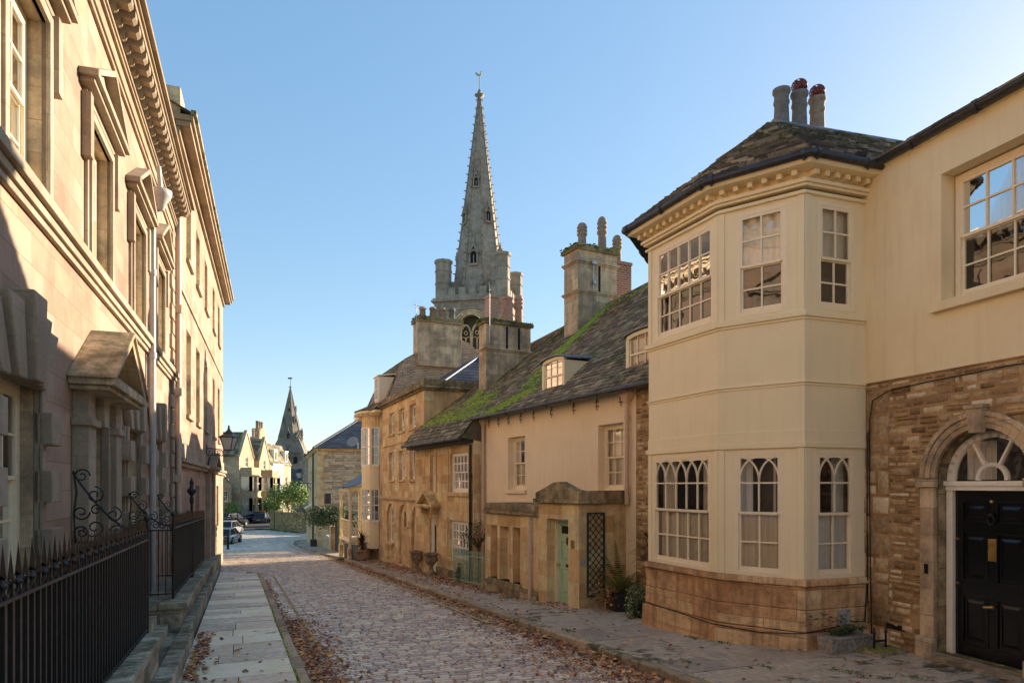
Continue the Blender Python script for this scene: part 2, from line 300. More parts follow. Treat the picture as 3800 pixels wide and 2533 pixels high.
class MB:
    def __init__(s): s.v = []; s.f = []; s.m = []; s.r = []; s.sm = []
    def add(s, vs, fs, mi=0, r=None, smooth=False):
        n = len(s.v); s.v.extend(vs)
        if r is None: r = rnd()
        for f in fs: s.f.append(tuple(n+i for i in f)); s.m.append(mi); s.r.append(r); s.sm.append(smooth)
        return s
    def quad(s, *p, mi=0, r=None): return s.add(list(p), [tuple(range(len(p)))], mi, r)
    def prism(s, bot, top, mi=0, r=None, smooth=False):
        n = len(bot); fs = [tuple(range(n))[::-1], tuple(range(n, 2*n))]
        fs += [(i, (i+1) % n, n+(i+1) % n, n+i) for i in range(n)]
        return s.add(list(bot)+list(top), fs, mi, r, smooth)
    def box(s, F, a0, a1, o0, o1, z0, z1, mi=0, r=None):
        c = [(a0, o0), (a1, o0), (a1, o1), (a0, o1)]
        return s.prism([F.P(a, o, z0) for a, o in c], [F.P(a, o, z1) for a, o in c], mi, r)
    def taper(s, F, a, o, w0, d0, z0, w1, d1, z1, mi=0):
        c = [(-1, -1), (1, -1), (1, 1), (-1, 1)]
        return s.prism([F.P(a+x*w0/2, o+y*d0/2, z0) for x, y in c], [F.P(a+x*w1/2, o+y*d1/2, z1) for x, y in c], mi)
    def az(s, F, poly, o0, o1, mi=0, r=None): return s.prism([F.P(a, o0, z) for a, z in poly], [F.P(a, o1, z) for a, z in poly], mi, r)
    def oz(s, F, poly, a0, a1, mi=0, r=None): return s.prism([F.P(a0, o, z) for o, z in poly], [F.P(a1, o, z) for o, z in poly], mi, r)
    def ao(s, F, poly, z0, z1, mi=0, r=None): return s.prism([F.P(a, o, z0) for a, o in poly], [F.P(a, o, z1) for a, o in poly], mi, r)
    def lathe(s, c, prof, n=16, mi=0, smooth=True):
        vs = []; fs = []
        for r_, z in prof:
            for k in range(n):
                t = 2*math.pi*k/n; vs.append((c[0]+r_*math.cos(t), c[1]+r_*math.sin(t), c[2]+z))
        for i in range(len(prof)-1):
            for k in range(n):
                k2 = (k+1) % n; fs.append((i*n+k, i*n+k2, (i+1)*n+k2, (i+1)*n+k))
        s.add(vs, fs, mi, None, smooth)
        s.add(vs[:n], [tuple(range(n))[::-1]], mi); s.add(vs[-n:], [tuple(range(n))], mi)
        return s
    def tube(s, pts, r, n=8, mi=0, closed=False):
        pts = [Vector(p) for p in pts]; vs = []; fs = []; L = len(pts)
        up = Vector((0, 0, 1))
        for i, p in enumerate(pts):
            a = pts[i-1] if (i or closed) else p; b = pts[(i+1) % L] if (i < L-1 or closed) else p
            d = (b-a)
            if d.length < 1e-9: d = up
            d.normalize()
            x = d.cross(up)
            if x.length < .05: x = Vector((1, 0, 0)) if abs(d.x) < .9 else Vector((0, 1, 0)); x = (x - d*x.dot(d))
            x.normalize(); y = d.cross(x)
            rr = r[i] if isinstance(r, (list, tuple)) else r
            for k in range(n):
                t = 2*math.pi*k/n+math.pi/n; vs.append(tuple(p+x*rr*math.cos(t)+y*rr*math.sin(t)))
        for i in range(L if closed else L-1):
            j = (i+1) % L
            for k in range(n):
                k2 = (k+1) % n; fs.append((i*n+k, i*n+k2, j*n+k2, j*n+k))
        s.add(vs, fs, mi, None, n > 4)
        if not closed: s.add(vs[:n], [tuple(range(n))], mi); s.add(vs[-n:], [tuple(range(n))[::-1]], mi)
        return s
    def sphere(s, c, rx, ry, rz, n=10, m=6, mi=0):
        pr = []
        vs = []; fs = []
        for i in range(m+1):
            t = math.pi*i/m
            for k in range(n):
                u = 2*math.pi*k/n; vs.append((c[0]+rx*math.sin(t)*math.cos(u), c[1]+ry*math.sin(t)*math.sin(u), c[2]-rz*math.cos(t)))
        for i in range(m):
            for k in range(n):
                k2 = (k+1) % n; fs.append((i*n+k, i*n+k2, (i+1)*n+k2, (i+1)*n+k))
        return s.add(vs, fs, mi, None, True)
    def build(s, name, mats, parent=None, recalc=True, bevel=0, origin=None):
        if isinstance(mats, str): mats = [mats]
        V = np.array(s.v, dtype=float).reshape(-1, 3)
        if origin is None:
            origin = WL[parent.name] if parent else ((V[:, 0].min()+V[:, 0].max())/2, (V[:, 1].min()+V[:, 1].max())/2, V[:, 2].min())
        og = np.array(origin)
        me = bpy.data.meshes.new(name); me.from_pydata((V-og).tolist(), [], s.f)
        for k in mats: me.materials.append(M[k])
        me.polygons.foreach_set('material_index', s.m)
        me.polygons.foreach_set('use_smooth', s.sm)
        at = me.attributes.new('rnd', 'FLOAT', 'FACE'); at.data.foreach_set('value', s.r)
        me.update()
        if recalc and len(s.f) < 30000:
            b = bmesh.new(); b.from_mesh(me)
            bmesh.ops.remove_doubles(b, verts=[v for v in b.verts if not v.link_faces], dist=0)
            bmesh.ops.recalc_face_normals(b, faces=b.faces); b.to_mesh(me); b.free()
        uvl = me.uv_layers.new(name='UVMap')
        nl = len(me.loops); np_ = len(me.polygons)
        vi = np.empty(nl, dtype=np.int32); me.loops.foreach_get('vertex_index', vi)
        tot = np.empty(np_, dtype=np.int32); me.polygons.foreach_get('loop_total', tot)
        nm = np.empty(np_*3); me.polygons.foreach_get('normal', nm); nm = nm.reshape(-1, 3)
        co = np.empty(len(me.vertices)*3); me.vertices.foreach_get('co', co); co = co.reshape(-1, 3)+og
        pn = np.repeat(nm, tot, axis=0); c = co[vi]
        h = np.hypot(pn[:, 0], pn[:, 1]); hs = np.where(h < 1e-3, 1, h)
        tx = np.where(h < .08, 1, -pn[:, 1]/hs); ty = np.where(h < .08, 0, pn[:, 0]/hs)
        tt = np.stack([tx, ty, np.zeros_like(tx)], 1); bb = np.cross(pn, tt)
        uv = np.stack([(c*tt).sum(1), (c*bb).sum(1)], 1)
        uvl.data.foreach_set('uv', uv.ravel())
        o = bpy.data.objects.new(name, me); COL.objects.link(o)
        if parent:
            o.parent = parent; pl = WL[parent.name]; o.location = (og[0]-pl[0], og[1]-pl[1], og[2]-pl[2])
        else: o.location = origin
        WL[o.name] = tuple(origin)
        if bevel:
            bm = o.modifiers.new('Bevel', 'BEVEL'); bm.width = bevel; bm.segments = 2; bm.limit_method = 'ANGLE'; bm.angle_limit = R(40)
        return o
def tag(o, label=None, cat=None, group=None, kind=None):
    if label: o['label'] = label
    if cat: o['category'] = cat
    if group: o['group'] = group
    if kind: o['kind'] = kind
    return o
def thing(name, loc, label, cat, group=None):
    o = bpy.data.objects.new(name, None); COL.objects.link(o); o.location = loc; WL[o.name] = tuple(loc); o.empty_display_size = .3
    return tag(o, label, cat, group)
def child_copy(src, parent, loc, rz=0, scale=None):
    c = src.copy(); COL.objects.link(c); c.parent = parent; c.location = loc; c.rotation_euler = (0, 0, rz)
    if scale: c.scale = scale
    return c

def arch_pts(a0, a1, z1, n=12, rise=None):
    """points of an arch head from a0 to a1 whose crown is z1"""
    c = (a0+a1)/2; w = (a1-a0)/2; h = rise if rise else w
    return [(c-w*math.cos(math.pi*i/n), z1-h+h*math.sin(math.pi*i/n)) for i in range(n+1)]
def wall(mb, F, a0, a1, z0, z1, ops=(), o=0., depth=.22, mi=0, back=None, room=.7, rmi=None):
    """wall sheet with real openings, reveals and a dark recess behind each; ops = (a0,a1,z0,z1[,arch rise])"""
    A = sorted({a0, a1, *[x for q in ops for x in q[:2]]}); Z = sorted({z0, z1, *[x for q in ops for x in q[2:4]]})
    A = [x for x in A if a0-1e-6 <= x <= a1+1e-6]; Z = [x for x in Z if z0-1e-6 <= x <= z1+1e-6]
    for i in range(len(A)-1):
        for j in range(len(Z)-1):
            ca, cz = (A[i]+A[i+1])/2, (Z[j]+Z[j+1])/2
            if any(q[0] < ca < q[1] and q[2] < cz < q[3] for q in ops): continue
            mb.quad(F.P(A[i], o, Z[j]), F.P(A[i+1], o, Z[j]), F.P(A[i+1], o, Z[j+1]), F.P(A[i], o, Z[j+1]), mi=mi, r=.5)
    for q in ops:
        b0, b1, y0, y1 = q[:4]; rise = q[4] if len(q) > 4 else 0
        if rise:
            ap = arch_pts(b0, b1, y1, 12, rise)
            h = len(ap)//2
            mb.quad(*[F.P(a, o, z) for a, z in ap[:h+1]], F.P(b0, o, y1), mi=mi, r=.5)
            mb.quad(*[F.P(a, o, z) for a, z in ap[h:]], F.P(b1, o, y1), mi=mi, r=.5)
            ring = [(b0, y0)]+ap+[(b1, y0)]
        else: ring = [(b0, y0), (b0, y1), (b1, y1), (b1, y0)]
        for k in range(len(ring)):
            p, r_ = ring[k], ring[(k+1) % len(ring)]
            mb.quad(F.P(p[0], o, p[1]), F.P(r_[0], o, r_[1]), F.P(r_[0], o-depth-.06, r_[1]), F.P(p[0], o-depth-.06, p[1]), mi=mi if rmi is None else rmi, r=.5)
        if back is not None:
            D = o-depth-.06-room; e = .25; oo = o-depth-.06
            c = [(b0-e, y0-e), (b0-e, y1+e), (b1+e, y1+e), (b1+e, y0-e)]
            for k in range(4):
                p, r_ = c[k], c[(k+1) % 4]
                mb.quad(F.P(p[0], oo, p[1]), F.P(r_[0], oo, r_[1]), F.P(r_[0], D, r_[1]), F.P(p[0], D, p[1]), mi=back, r=.5)
            mb.quad(*[F.P(a, D, z) for a, z in c], mi=back, r=.5)
            mb.quad(F.P(b0-e, oo, y0-e), F.P(b1+e, oo, y0-e), F.P(b1+e, oo, y0), F.P(b0-e, oo, y0), mi=back, r=.5)
            mb.quad(F.P(b0-e, oo, y1), F.P(b1+e, oo, y1), F.P(b1+e, oo, y1+e), F.P(b0-e, oo, y1+e), mi=back, r=.5)
            mb.quad(F.P(b0-e, oo, y0), F.P(b0, oo, y0), F.P(b0, oo, y1), F.P(b0-e, oo, y1), mi=back, r=.5)
            mb.quad(F.P(b1, oo, y0), F.P(b1+e, oo, y0), F.P(b1+e, oo, y1), F.P(b1, oo, y1), mi=back, r=.5)
    return mb

def stonework(mb, F, a0, a1, z0, z1, o, row=(.08, .15), wid=(.12, .38), out=.03, skip=None, big=None, gap=.008):
    """irregular coursed stones laid one by one, each a slightly proud, worn block"""
    z = z0
    while z < z1-.03:
        h = min(ru(*row), z1-z); a = a0-ru(0, .1)
        while a < a1:
            w = ru(*wid); hh = h
            b0, b1 = max(a, a0), min(a+w, a1); a += w
            if b1-b0 < .04 or (skip and skip((b0+b1)/2, z+h/2)): continue
            parts = [(z, z+hh)]
            if hh > row[1]*.8 and rnd() < .25: zm = z+hh*ru(.4, .6); parts = [(z, zm), (zm, z+hh)]
            for y0, y1 in parts:
                g_ = gap*ru(.6, 1.4); e = min(.022, (y1-y0)*.22); p = out*ru(.15, 1); j = [ru(0, e*.9) for _ in range(8)]
                q = [(b0+g_+j[0], y0+g_+j[1]*.6), (b1-g_-j[2], y0+g_+j[3]*.6), (b1-g_-j[4], y1-g_-j[5]*.6), (b0+g_+j[6], y1-g_-j[7]*.6)]
                c = ((q[0][0]+q[2][0])/2, (q[0][1]+q[2][1])/2)
                ins = [(x+(c[0]-x)*min(.45, e/abs(c[0]-x+1e-6)) if abs(c[0]-x) > e else x, y+(c[1]-y)*min(.45, e/abs(c[1]-y+1e-6))) for x, y in q]
                r4 = [p*ru(.6, 1.15) for _ in range(4)]
                mb.add([F.P(x, o-.01, y) for x, y in q]+[F.P(x, o+d, y) for (x, y), d in zip(ins, r4)], [(4, 5, 6, 7), (0, 1, 5, 4), (1, 2, 6, 5), (2, 3, 7, 6), (3, 0, 4, 7)], 0, rnd(), True)
        z += h
    return mb
def bar_path(mb, F, pts, o, w, t, mi=0):
    """flat bar following (a,z) points in the window plane"""
    for (a, z), (b, y) in zip(pts[:-1], pts[1:]):
        dx, dz = b-a, y-z; L = math.hypot(dx, dz) or 1; nx, nz = -dz/L*w/2, dx/L*w/2; ex, ez = dx/L*w*.2, dz/L*w*.2
        mb.az(F, [(a-nx-ex, z-nz-ez), (b-nx+ex, y-nz+ez), (b+nx+ex, y+nz+ez), (a+nx-ex, z+nz-ez)], o-t/2, o+t/2, mi)
def window(parent, F, a0, a1, z0, z1, o, cols=3, rows=(2, 2), meet=.5, arch=0, gothic=False, mat='white_paint', sill=None, curtain=None, cmat='net_curtain',
           cfrac=1.0, fw=.07, bw=.024, glassm='window_glass', name='window', pane_o=-.02, casement=False, sides=1.0, fat=False):
    """sash window: frame + glazing bars; pane, curtain and sill are its children"""
    mb = MB(); t = .07
    if arch:
        ap = arch_pts(a0, a1, z1, 14, arch); api = arch_pts(a0+fw, a1-fw, z1-fw, 14, max(arch-fw, .02))
        for i in range(14):
            (p, q), (r_, s_) = (ap[i], ap[i+1]), (api[i], api[i+1])
            mb.az(F, [p, q, s_, r_], o-t, o+.01)
        zt = z1-arch
    else:
        mb.box(F, a0, a1, o-t, o+.01, z1-fw, z1); zt = z1
    mb.box(F, a0, a0+fw, o-t, o+.008, z0, zt if arch else z1-fw); mb.box(F, a1-fw, a1, o-t, o+.008, z0, zt if arch else z1-fw)
    mb.box(F, a0+fw, a1-fw, o-t, o+.012, z0, z0+fw)
    x0, x1, y0, y1 = a0+fw, a1-fw, z0+fw, z1-fw
    zm = y0+(y1-y0)*meet
    sw = .032
    # upper sash in front, lower sash behind it
    for (ya, yb, so, nr, low) in ((zm, y1, o-.012, rows[0], 0), (y0, zm, o-.045, rows[1], 1)):
        if nr == 0: continue
        tt = .032
        mb.box(F, x0, x0+sw, so-tt/2, so+tt/2, ya, yb if not (arch and not low) else zt); mb.box(F, x1-sw, x1, so-tt/2, so+tt/2, ya, yb if not (arch and not low) else zt)
        rail = .045
        mb.box(F, x0+sw, x1-sw, so-tt/2, so+tt/2+(.006 if not low else 0), ya if low else ya-.012, ya+rail*(1.5 if low else .6))
        if not arch or low: mb.box(F, x0+sw, x1-sw, so-tt/2+.002, so+tt/2, yb-rail*(.6 if low else 1), yb)
        lo = ya+rail*.8; hi = yb-rail*.5
        cw = (x1-x0-sw)/cols
        spring = hi
        if gothic and not low:
            spring = lo+(hi-lo)*.56
        for k in range(1, cols):
            x = x0+sw/2+cw*k; top = hi if not (gothic and not low) else spring
            if arch and not low:
                c = (a0+a1)/2; w = (a1-a0)/2; u = min(1, abs(x-c)/w); top = zt+arch*math.sqrt(1-u*u)-.03
            wdt = bw*(2.1 if (fat and k % 2 == 0) else 1)
            mb.box(F, x-wdt/2, x+wdt/2, so-.012, so+.014, lo, top)
        for k in range(1, nr):
            z = lo+(hi-lo)*k/nr
            if gothic and not low: z = lo+(spring-lo)*.93
            mb.box(F, x0+sw, x1-sw, so-.013, so+.012, z-bw/2, z+bw/2)
        if gothic and not low:
            ht = hi-spring
            for k in range(cols+1):
                xb = x0+sw/2+cw*k
                for sg in (-1, 1):
                    pts = []
                    for i in range(9):
                        u = i/8; ax = xb+sg*cw*(1-math.cos(u*math.pi/2))*.98; az_ = spring+ht*math.sin(u*math.pi/2)
                        if x0+.005 <= ax <= x1-.005: pts.append((ax, az_))
                    if len(pts) > 1: bar_path(mb, F, pts, so+.001*k, bw, .026)
    w = mb.build(name, mat, parent)
    g = MB()
    po = o+pane_o
    if arch: g.add([F.P(a, po, z) for a, z in [(x0, y0)]+arch_pts(x0, x1, y1, 14, max(arch-fw, .02))+[(x1, y0)]], [tuple(range(17))])
    else: g.quad(F.P(x0, po-.0, zm), F.P(x1, po, zm), F.P(x1, po, y1), F.P(x0, po, y1)); g.quad(F.P(x0, po-.033, y0), F.P(x1, po-.033, y0), F.P(x1, po-.033, zm), F.P(x0, po-.033, zm))
    g.build('pane', glassm, w)
    if curtain:
        c = MB(); n = 28; co = o-.105
        def drape(s0, s1, zb, ztp):
            vs = []; k = max(6, int((s1-s0)/.035)); ph = ru(0, 6)
            for i in range(k+1):
                a = s0+(s1-s0)*i/k; oo = co+.022*math.sin(i*1.7+ph)+.012*math.sin(i*.63+ph)
                vs += [F.P(a, oo, zb), F.P(a, oo*1., ztp)]
            c.add(vs, [(2*i, 2*i+2, 2*i+3, 2*i+1) for i in range(k)], 0, None, True)
        if curtain == 'full': drape(x0-.05, x1+.05, y0-.05, y0+(y1-y0)*cfrac)
        elif curtain == 'sides': drape(x0-.05, x0+(x1-x0)*.27*sides, y0-.05, y1+.05); drape(x1-(x1-x0)*.27*sides, x1+.05, y0-.05, y1+.05)
        elif curtain == 'half':
            drape(x0-.05, x1+.05, y0-.05, y0+(y1-y0)*meet); co = o-.2
            drape(x0-.05, x0+(x1-x0)*.25, y0, y1+.05); drape(x1-(x1-x0)*.25, x1+.05, y0, y1+.05)
        elif curtain == 'top': drape(x0-.05, x1+.05, y1-(y1-y0)*cfrac, y1+.05)
        c.build('curtain' if curtain != 'top' else 'blind', cmat, w, recalc=False)
    if sill:
        s = MB(); s.box(F, a0-.06, a1+.06, o-.05, sill[0], z0-sill[1], z0+.002); s.build('sill', sill[2], w, bevel=.008)
    return w

def tile_patch(mb, p00, p10, p11, p01, tw=.24, th=.17, thick=.018, lap=.05, jit=.4, mi=0, skip=None):
    """lay individual slates over a roof slope; p00-p10 is the eave, p01-p11 the top edge"""
    p00, p10, p11, p01 = map(Vector, (p00, p10, p11, p01))
    nrm = (p10-p00).cross(p01-p00)
    if nrm.length < 1e-6: nrm = (p10-p00).cross(p11-p00)
    nrm.normalize()
    if nrm.z < 0: nrm = -nrm
    H = max((p01-p00).length, (p11-p10).length); rows = max(1, int(H/th))
    for j in range(rows):
        q0, q1, q2, q3 = p00.lerp(p01, j/rows), p10.lerp(p11, j/rows), p10.lerp(p11, (j+1)/rows), p00.lerp(p01, (j+1)/rows)
        mb.quad(*[tuple(x-nrm*.025) for x in (q0, q1, q2, q3)], mi=mi, r=0)
        v0 = j/rows; v1 = min(1, (j+1)/rows+lap/H)
        A, B = p00.lerp(p01, v0), p10.lerp(p11, v0); C_, D = p10.lerp(p11, v1), p00.lerp(p01, v1)
        L = (B-A).length; n = max(1, int(L/tw)); off = ru(0, 1)
        cuts = sorted({0., 1., *[min(1, max(0, (k+off+ru(-.12, .12)*jit*2)/n)) for k in range(n)]})
        for u0, u1 in zip(cuts[:-1], cuts[1:]):
            if (u1-u0)*L < .02: continue
            g = .004/L
            a, b = A.lerp(B, u0+g), A.lerp(B, u1-g); c, d = D.lerp(C_, u1-g), D.lerp(C_, u0+g)
            if skip and skip((a+c)/2): continue
            up = thick*(1+ru(-.3, .6)*jit); dr = (a-d).normalized()*ru(0, .02)*jit
            a = a+dr+nrm*ru(.0, .006)*jit; b = b+dr+nrm*ru(0, .006)*jit
            a2, b2 = a+nrm*up, b+nrm*up; c2, d2 = c+nrm*.002, d+nrm*.002
            mb.add([tuple(x) for x in (a, b, a2, b2, c2, d2)], [(2, 3, 4, 5), (0, 1, 3, 2), (0, 2, 5), (1, 4, 3)], mi, rnd())
    return mb

def gutter(F_pts, parent, r=.06, name='gutter', mat='cast_gutter', br=1.0):
    mb = MB(); mb.tube(F_pts, r, 10)
    # collars
    for p, q in zip(F_pts[:-1], F_pts[1:]):
        p, q = Vector(p), Vector(q); L = (q-p).length; d = (q-p)/L
        k = max(1, int(L/br))
        for i in range(k+1):
            c = p+d*(.1+(L-.2)*i/k); mb.tube([c-d*.035, c+d*.035], r*1.18, 10)
            mb.tube([c+Vector((0, 0, -r)), c+Vector((0, 0, -r-.03))], .02, 6)
    return mb.build(name, mat, parent)
def pot(mb, c, h, r, mi=0, n=14, kind=0):
    if kind == 0: pr = [(r*1.12, 0), (r*1.12, h*.05), (r, h*.1), (r*.88, h*.62), (r*1.0, h*.66), (r*1.0, h*.72), (r*.9, h*.76), (r*.93, h*.88), (r*1.12, h*.92), (r*1.12, h), (r*.8, h), (r*.78, h*.8)]
    elif kind == 1: pr = [(r, 0), (r*.88, h*.45), (r*.86, h*.5), (r*1.15, h*.54), (r*1.15, h*.6), (r*.95, h*.62), (r*.95, h*.66), (r*1.15, h*.68), (r*1.15, h*.72), (r*.95, h*.74), (r*.95, h*.78), (r*1.15, h*.8), (r*1.15, h*.84), (r*.95, h*.86), (r*1.0, h*.9), (r*.7, h*.97), (r*.3, h)]
    else: pr = [(r*1.0, 0), (r*.86, h*.8), (r*1.1, h*.82), (r*1.1, h*.9), (r*.9, h*.92), (r*.9, h), (r*.7, h)]
    mb.lathe(c, pr, n, mi)
def leafball(mb, c, rad, n, sz, flat=.4, mi=0, clump=6):
    cs = [(c[0]+rad[0]*ru(-.6, .6), c[1]+rad[1]*ru(-.6, .6), c[2]+rad[2]*ru(-.6, .6), ru(.35, .6)) for _ in range(clump)]
    for i in range(n):
        q = random.choice(cs); d = Vector((random.gauss(0, 1), random.gauss(0, 1), random.gauss(0, 1))).normalized()
        k = ru(.55, 1.08)*q[3]
        p = Vector((q[0]+d.x*rad[0]*k, q[1]+d.y*rad[1]*k, q[2]+d.z*rad[2]*k))
        leaf(mb, p, (d+Vector((ru(-.6, .6), ru(-.6, .6), ru(-.2, .8)))).normalized(), sz*ru(.6, 1.3), mi)
def leaf(mb, p, nrm, s, mi=0, asp=.55, r=None):
    x = nrm.cross(Vector((ru(-1, 1), ru(-1, 1), ru(-1, 1))))
    if x.length < .01: x = nrm.orthogonal()
    x.normalize(); y = nrm.cross(x); fold = nrm*s*.12
    mb.add([tuple(p-y*s*.5), tuple(p+x*s*asp*.5+fold-y*s*.1), tuple(p+x*s*asp*.3+fold+y*s*.3), tuple(p+y*s*.5), tuple(p-x*s*asp*.3+fold+y*s*.3), tuple(p-x*s*asp*.5+fold-y*s*.1)],
           [(0, 1, 2, 3), (0, 3, 4, 5)], mi, rnd() if r is None else r)
def strap(mb, p0, d, L, w, droop, mi=0, n=5):
    """long narrow arching leaf"""
    p = Vector(p0); d = Vector(d).normalized(); sd = d.cross(Vector((0, 0, 1)))
    if sd.length < .05: sd = Vector((1, 0, 0))
    sd.normalize(); vs = []
    for i in range(n+1):
        t = i/n; ww = w*(1-t)**.6*(.6+.8*min(1, t*3))
        vs += [tuple(p-sd*ww/2), tuple(p+sd*ww/2)]
        d = (d+Vector((0, 0, -droop/n))).normalized(); p = p+d*L/n
    mb.add(vs, [(2*i, 2*i+1, 2*i+3, 2*i+2) for i in range(n)], mi, rnd())
def spiral(F, a, z, o, r, turns=1.3, start=0, cw=1, n=20):
    return [F.P(a+r*(1-.8*i/n)*math.cos(start+cw*turns*2*math.pi*i/n), o, z+r*(1-.8*i/n)*math.sin(start+cw*turns*2*math.pi*i/n)) for i in range(n+1)]
def pediment(mb, F, a0, a1, z0, h, o0, o1, t=.12, mi=0):
    """triangular pediment: level cornice, two raking cornices and a sunk tympanum"""
    c = (a0+a1)/2
    mb.box(F, a0, a1, o0, o1, z0, z0+t); mb.box(F, a0+.06, a1-.06, o0, o1-.06, z0-.06, z0)
    mb.az(F, [(a0+.1, z0+t), (a1-.1, z0+t), (c, z0+h-.05)], o0, o0+(o1-o0)*.35)
    for s, e in ((a0, c), (a1, c)):
        k = 1 if e > s else -1
        mb.az(F, [(s, z0+t), (s+k*t*1.7, z0+t), (e, z0+h-t*.25), (e, z0+h+t*.8)], o0, o1+.004)
# street frame: s along the street (downhill, away), v across it (to the right)
U = (-.3714, .9285); V_ = (.9285, .3714)
ST = Fr(0, 0, d=U, side=-1)            # a = s, o = v
def sv(x, y): return (x*U[0]+y*U[1], x*V_[0]+y*V_[1])
def g(s):
    if s < 55: return -.05*s
    if s < 110: return -2.75-.01*(s-55)
    return -3.3
def gxy(x, y): return g(sv(x, y)[0])
# ------------------------------------------------------------------ camera, sky, sun
cam = bpy.data.cameras.new('camera'); co = bpy.data.objects.new('camera', cam); COL.objects.link(co)
co.location = (0, 0, CZ); co.rotation_euler = (R(90), 0, 0); cam.lens = 24; cam.sensor_width = 36
cam.shift_y = (HY-784)/2352; cam.clip_end = 3000; cam.clip_start = .05; scene.camera = co
w = bpy.data.worlds.new('World'); scene.world = w; w.use_nodes = True; t = w.node_tree
bg = t.nodes['Background']; sky = t.nodes.new('ShaderNodeTexSky'); sky.sky_type = 'NISHITA'; sky.sun_disc = False
SUN_EL, SUN_AZ = 18.5, 52
sky.sun_elevation = R(SUN_EL); sky.sun_rotation = R(SUN_AZ); sky.altitude = 50; sky.air_density = 1.; sky.dust_density = .45; sky.ozone_density = 2.0
gm = N(t, 'ShaderNodeGamma', Gamma=.5); hs = N(t, 'ShaderNodeHueSaturation', Saturation=1.62)
t.links.new(sky.outputs[0], gm.inputs[0]); t.links.new(gm.outputs[0], hs.inputs['Color']); t.links.new(hs.outputs[0], bg.inputs[0]); bg.inputs[1].default_value = .0735
sl = bpy.data.lights.new('sun', 'SUN'); so = bpy.data.objects.new('sun', sl); COL.objects.link(so)
sl.energy = 2.01; sl.angle = R(.5); sl.color = (1, .84, .64)
sd = Vector((math.sin(R(SUN_AZ))*math.cos(R(SUN_EL)), math.cos(R(SUN_AZ))*math.cos(R(SUN_EL)), math.sin(R(SUN_EL))))
so.rotation_euler = sd.to_track_quat('Z', 'Y').to_euler(); so.location = (20, 10, 30)
scene.view_settings.view_transform = 'Standard'; scene.view_settings.look = 'None'; scene.view_settings.exposure = 2.65; scene.view_settings.gamma = 1
scene.cycles.max_bounces = 8; scene.cycles.diffuse_bounces = 6; scene.cycles.transparent_max_bounces = 12; scene.cycles.sample_clamp_indirect = 6

# ------------------------------------------------------------------ ground and street
m = MB(); S_ = [-30, -10, -2, 0, 10, 20, 24.5, 30, 40, 50, 55, 60, 70, 85, 110, 160, 300, 700, 1600]; Vv = [-900, -300, -60, -20, -5, -2.2, -1.12, 0, 5, 10, 30, 100, 400, 900]
for i in range(len(S_)-1):
    for j in range(len(Vv)-1):
        if -2 <= S_[i] < 24 and Vv[j] == -2.2: continue      # sunken areas in front of the left terrace
        z0, z1 = g(S_[i])-.06, g(S_[i+1])-.06
        m.quad(ST.P(S_[i], Vv[j], z0), ST.P(S_[i], Vv[j+1], z0), ST.P(S_[i+1], Vv[j+1], z1), ST.P(S_[i+1], Vv[j], z1), r=.5)
tag(m.build('ground', 'earth', recalc=False), kind='structure')
def rl(s):      # left edge of the carriageway
    if s < 28.2: return .84
    if s < 29.8: return .84-2.2*(1-math.sqrt(max(0, 1-((s-28.2)/1.6)**2)))
    if s < 41.5: return -1.6
    return -1.6-min(9, (s-41.5)*.9)
def rr_(s):
    if s < 38: return 5.02
    if s < 60: return 5.02-.8*((s-38)/22)
    if s < 64: return 4.22+(s-60)**2*.5
    if s < 75: return 22
    return 9
m = MB(); ss = [-12, 0, 6, 12, 20, 28.2, 28.8, 29.3, 29.6, 29.8, 35, 41.5, 45, 50, 55, 58, 60, 61, 62, 63, 64, 64.1, 70, 75, 75.1, 85, 95, 110, 125]
for i in range(len(ss)-1):
    a, b = ss[i], ss[i+1]
    m.quad(ST.P(a, rl(a), g(a)-.012), ST.P(a, rr_(a), g(a)-.012), ST.P(b, rr_(b), g(b)-.012), ST.P(b, rl(b), g(b)-.012), r=.5)
tag(m.build('road', 'road_grit', recalc=False), kind='structure')
# stone setts laid in courses across the street
m = MB(); s = 3.4
while s < 84:
    dep = .125 if s < 30 else (.15 if s < 55 else .26); wd = .205 if s < 30 else (.24 if s < 55 else .5)
    sw = .035*math.sin(s*.9); l, r_ = rl(s)+.02, rr_(s)-.02
    if 64 < s < 75: r_ = 15
    v = l+ru(-.1, 0)
    while v < r_:
        L = wd*ru(.72, 1.3); v1 = min(v+L, r_); v0 = max(v, l)
        gp = .015 if s < 30 else .02
        if v1-v0 > .06:
            crown = lambda q: .02*math.sin(math.pi*min(1, max(0, (q-l)/(r_-l)))) if r_-l < 9 else .01
            jz = ru(-.004, .004)+crown((v0+v1)/2); tl = ru(-.006, .006); wv = .014*math.sin(v0*3.1+s*2)
            a0, a1 = s+gp/2+wv+ru(-.005, .005), s+dep-gp/2+wv+ru(-.005, .005); b0, b1 = v0+gp/2, v1-gp/2
            e = .010 if s < 30 else .018
            zb = -.010; zt = .012+jz; r1, r2, r3, r4 = [ru(0, .007) for _ in range(4)]
            vs = [ST.P(a0+r1, b0+r2, g(a0)+zb), ST.P(a0+r3, b1-r2, g(a0)+zb), ST.P(a1-r1, b1-r4, g(a1)+zb), ST.P(a1-r3, b0+r1, g(a1)+zb),
                  ST.P(a0+e+r1, b0+e+r2, g(a0)+zt), ST.P(a0+e+r3, b1-e-r2, g(a0)+zt+tl), ST.P(a1-e-r1, b1-e-r4, g(a1)+zt+tl), ST.P(a1-e-r3, b0+e+r1, g(a1)+zt)]
            m.add(vs, [(4, 5, 6, 7), (0, 1, 5, 4), (1, 2, 6, 5), (2, 3, 7, 6), (3, 0, 4, 7)], 0, rnd(), False)
        v += L
    s += dep
cb = m.build('cobbled_road', 'setts', recalc=False); tag(cb, kind='structure')
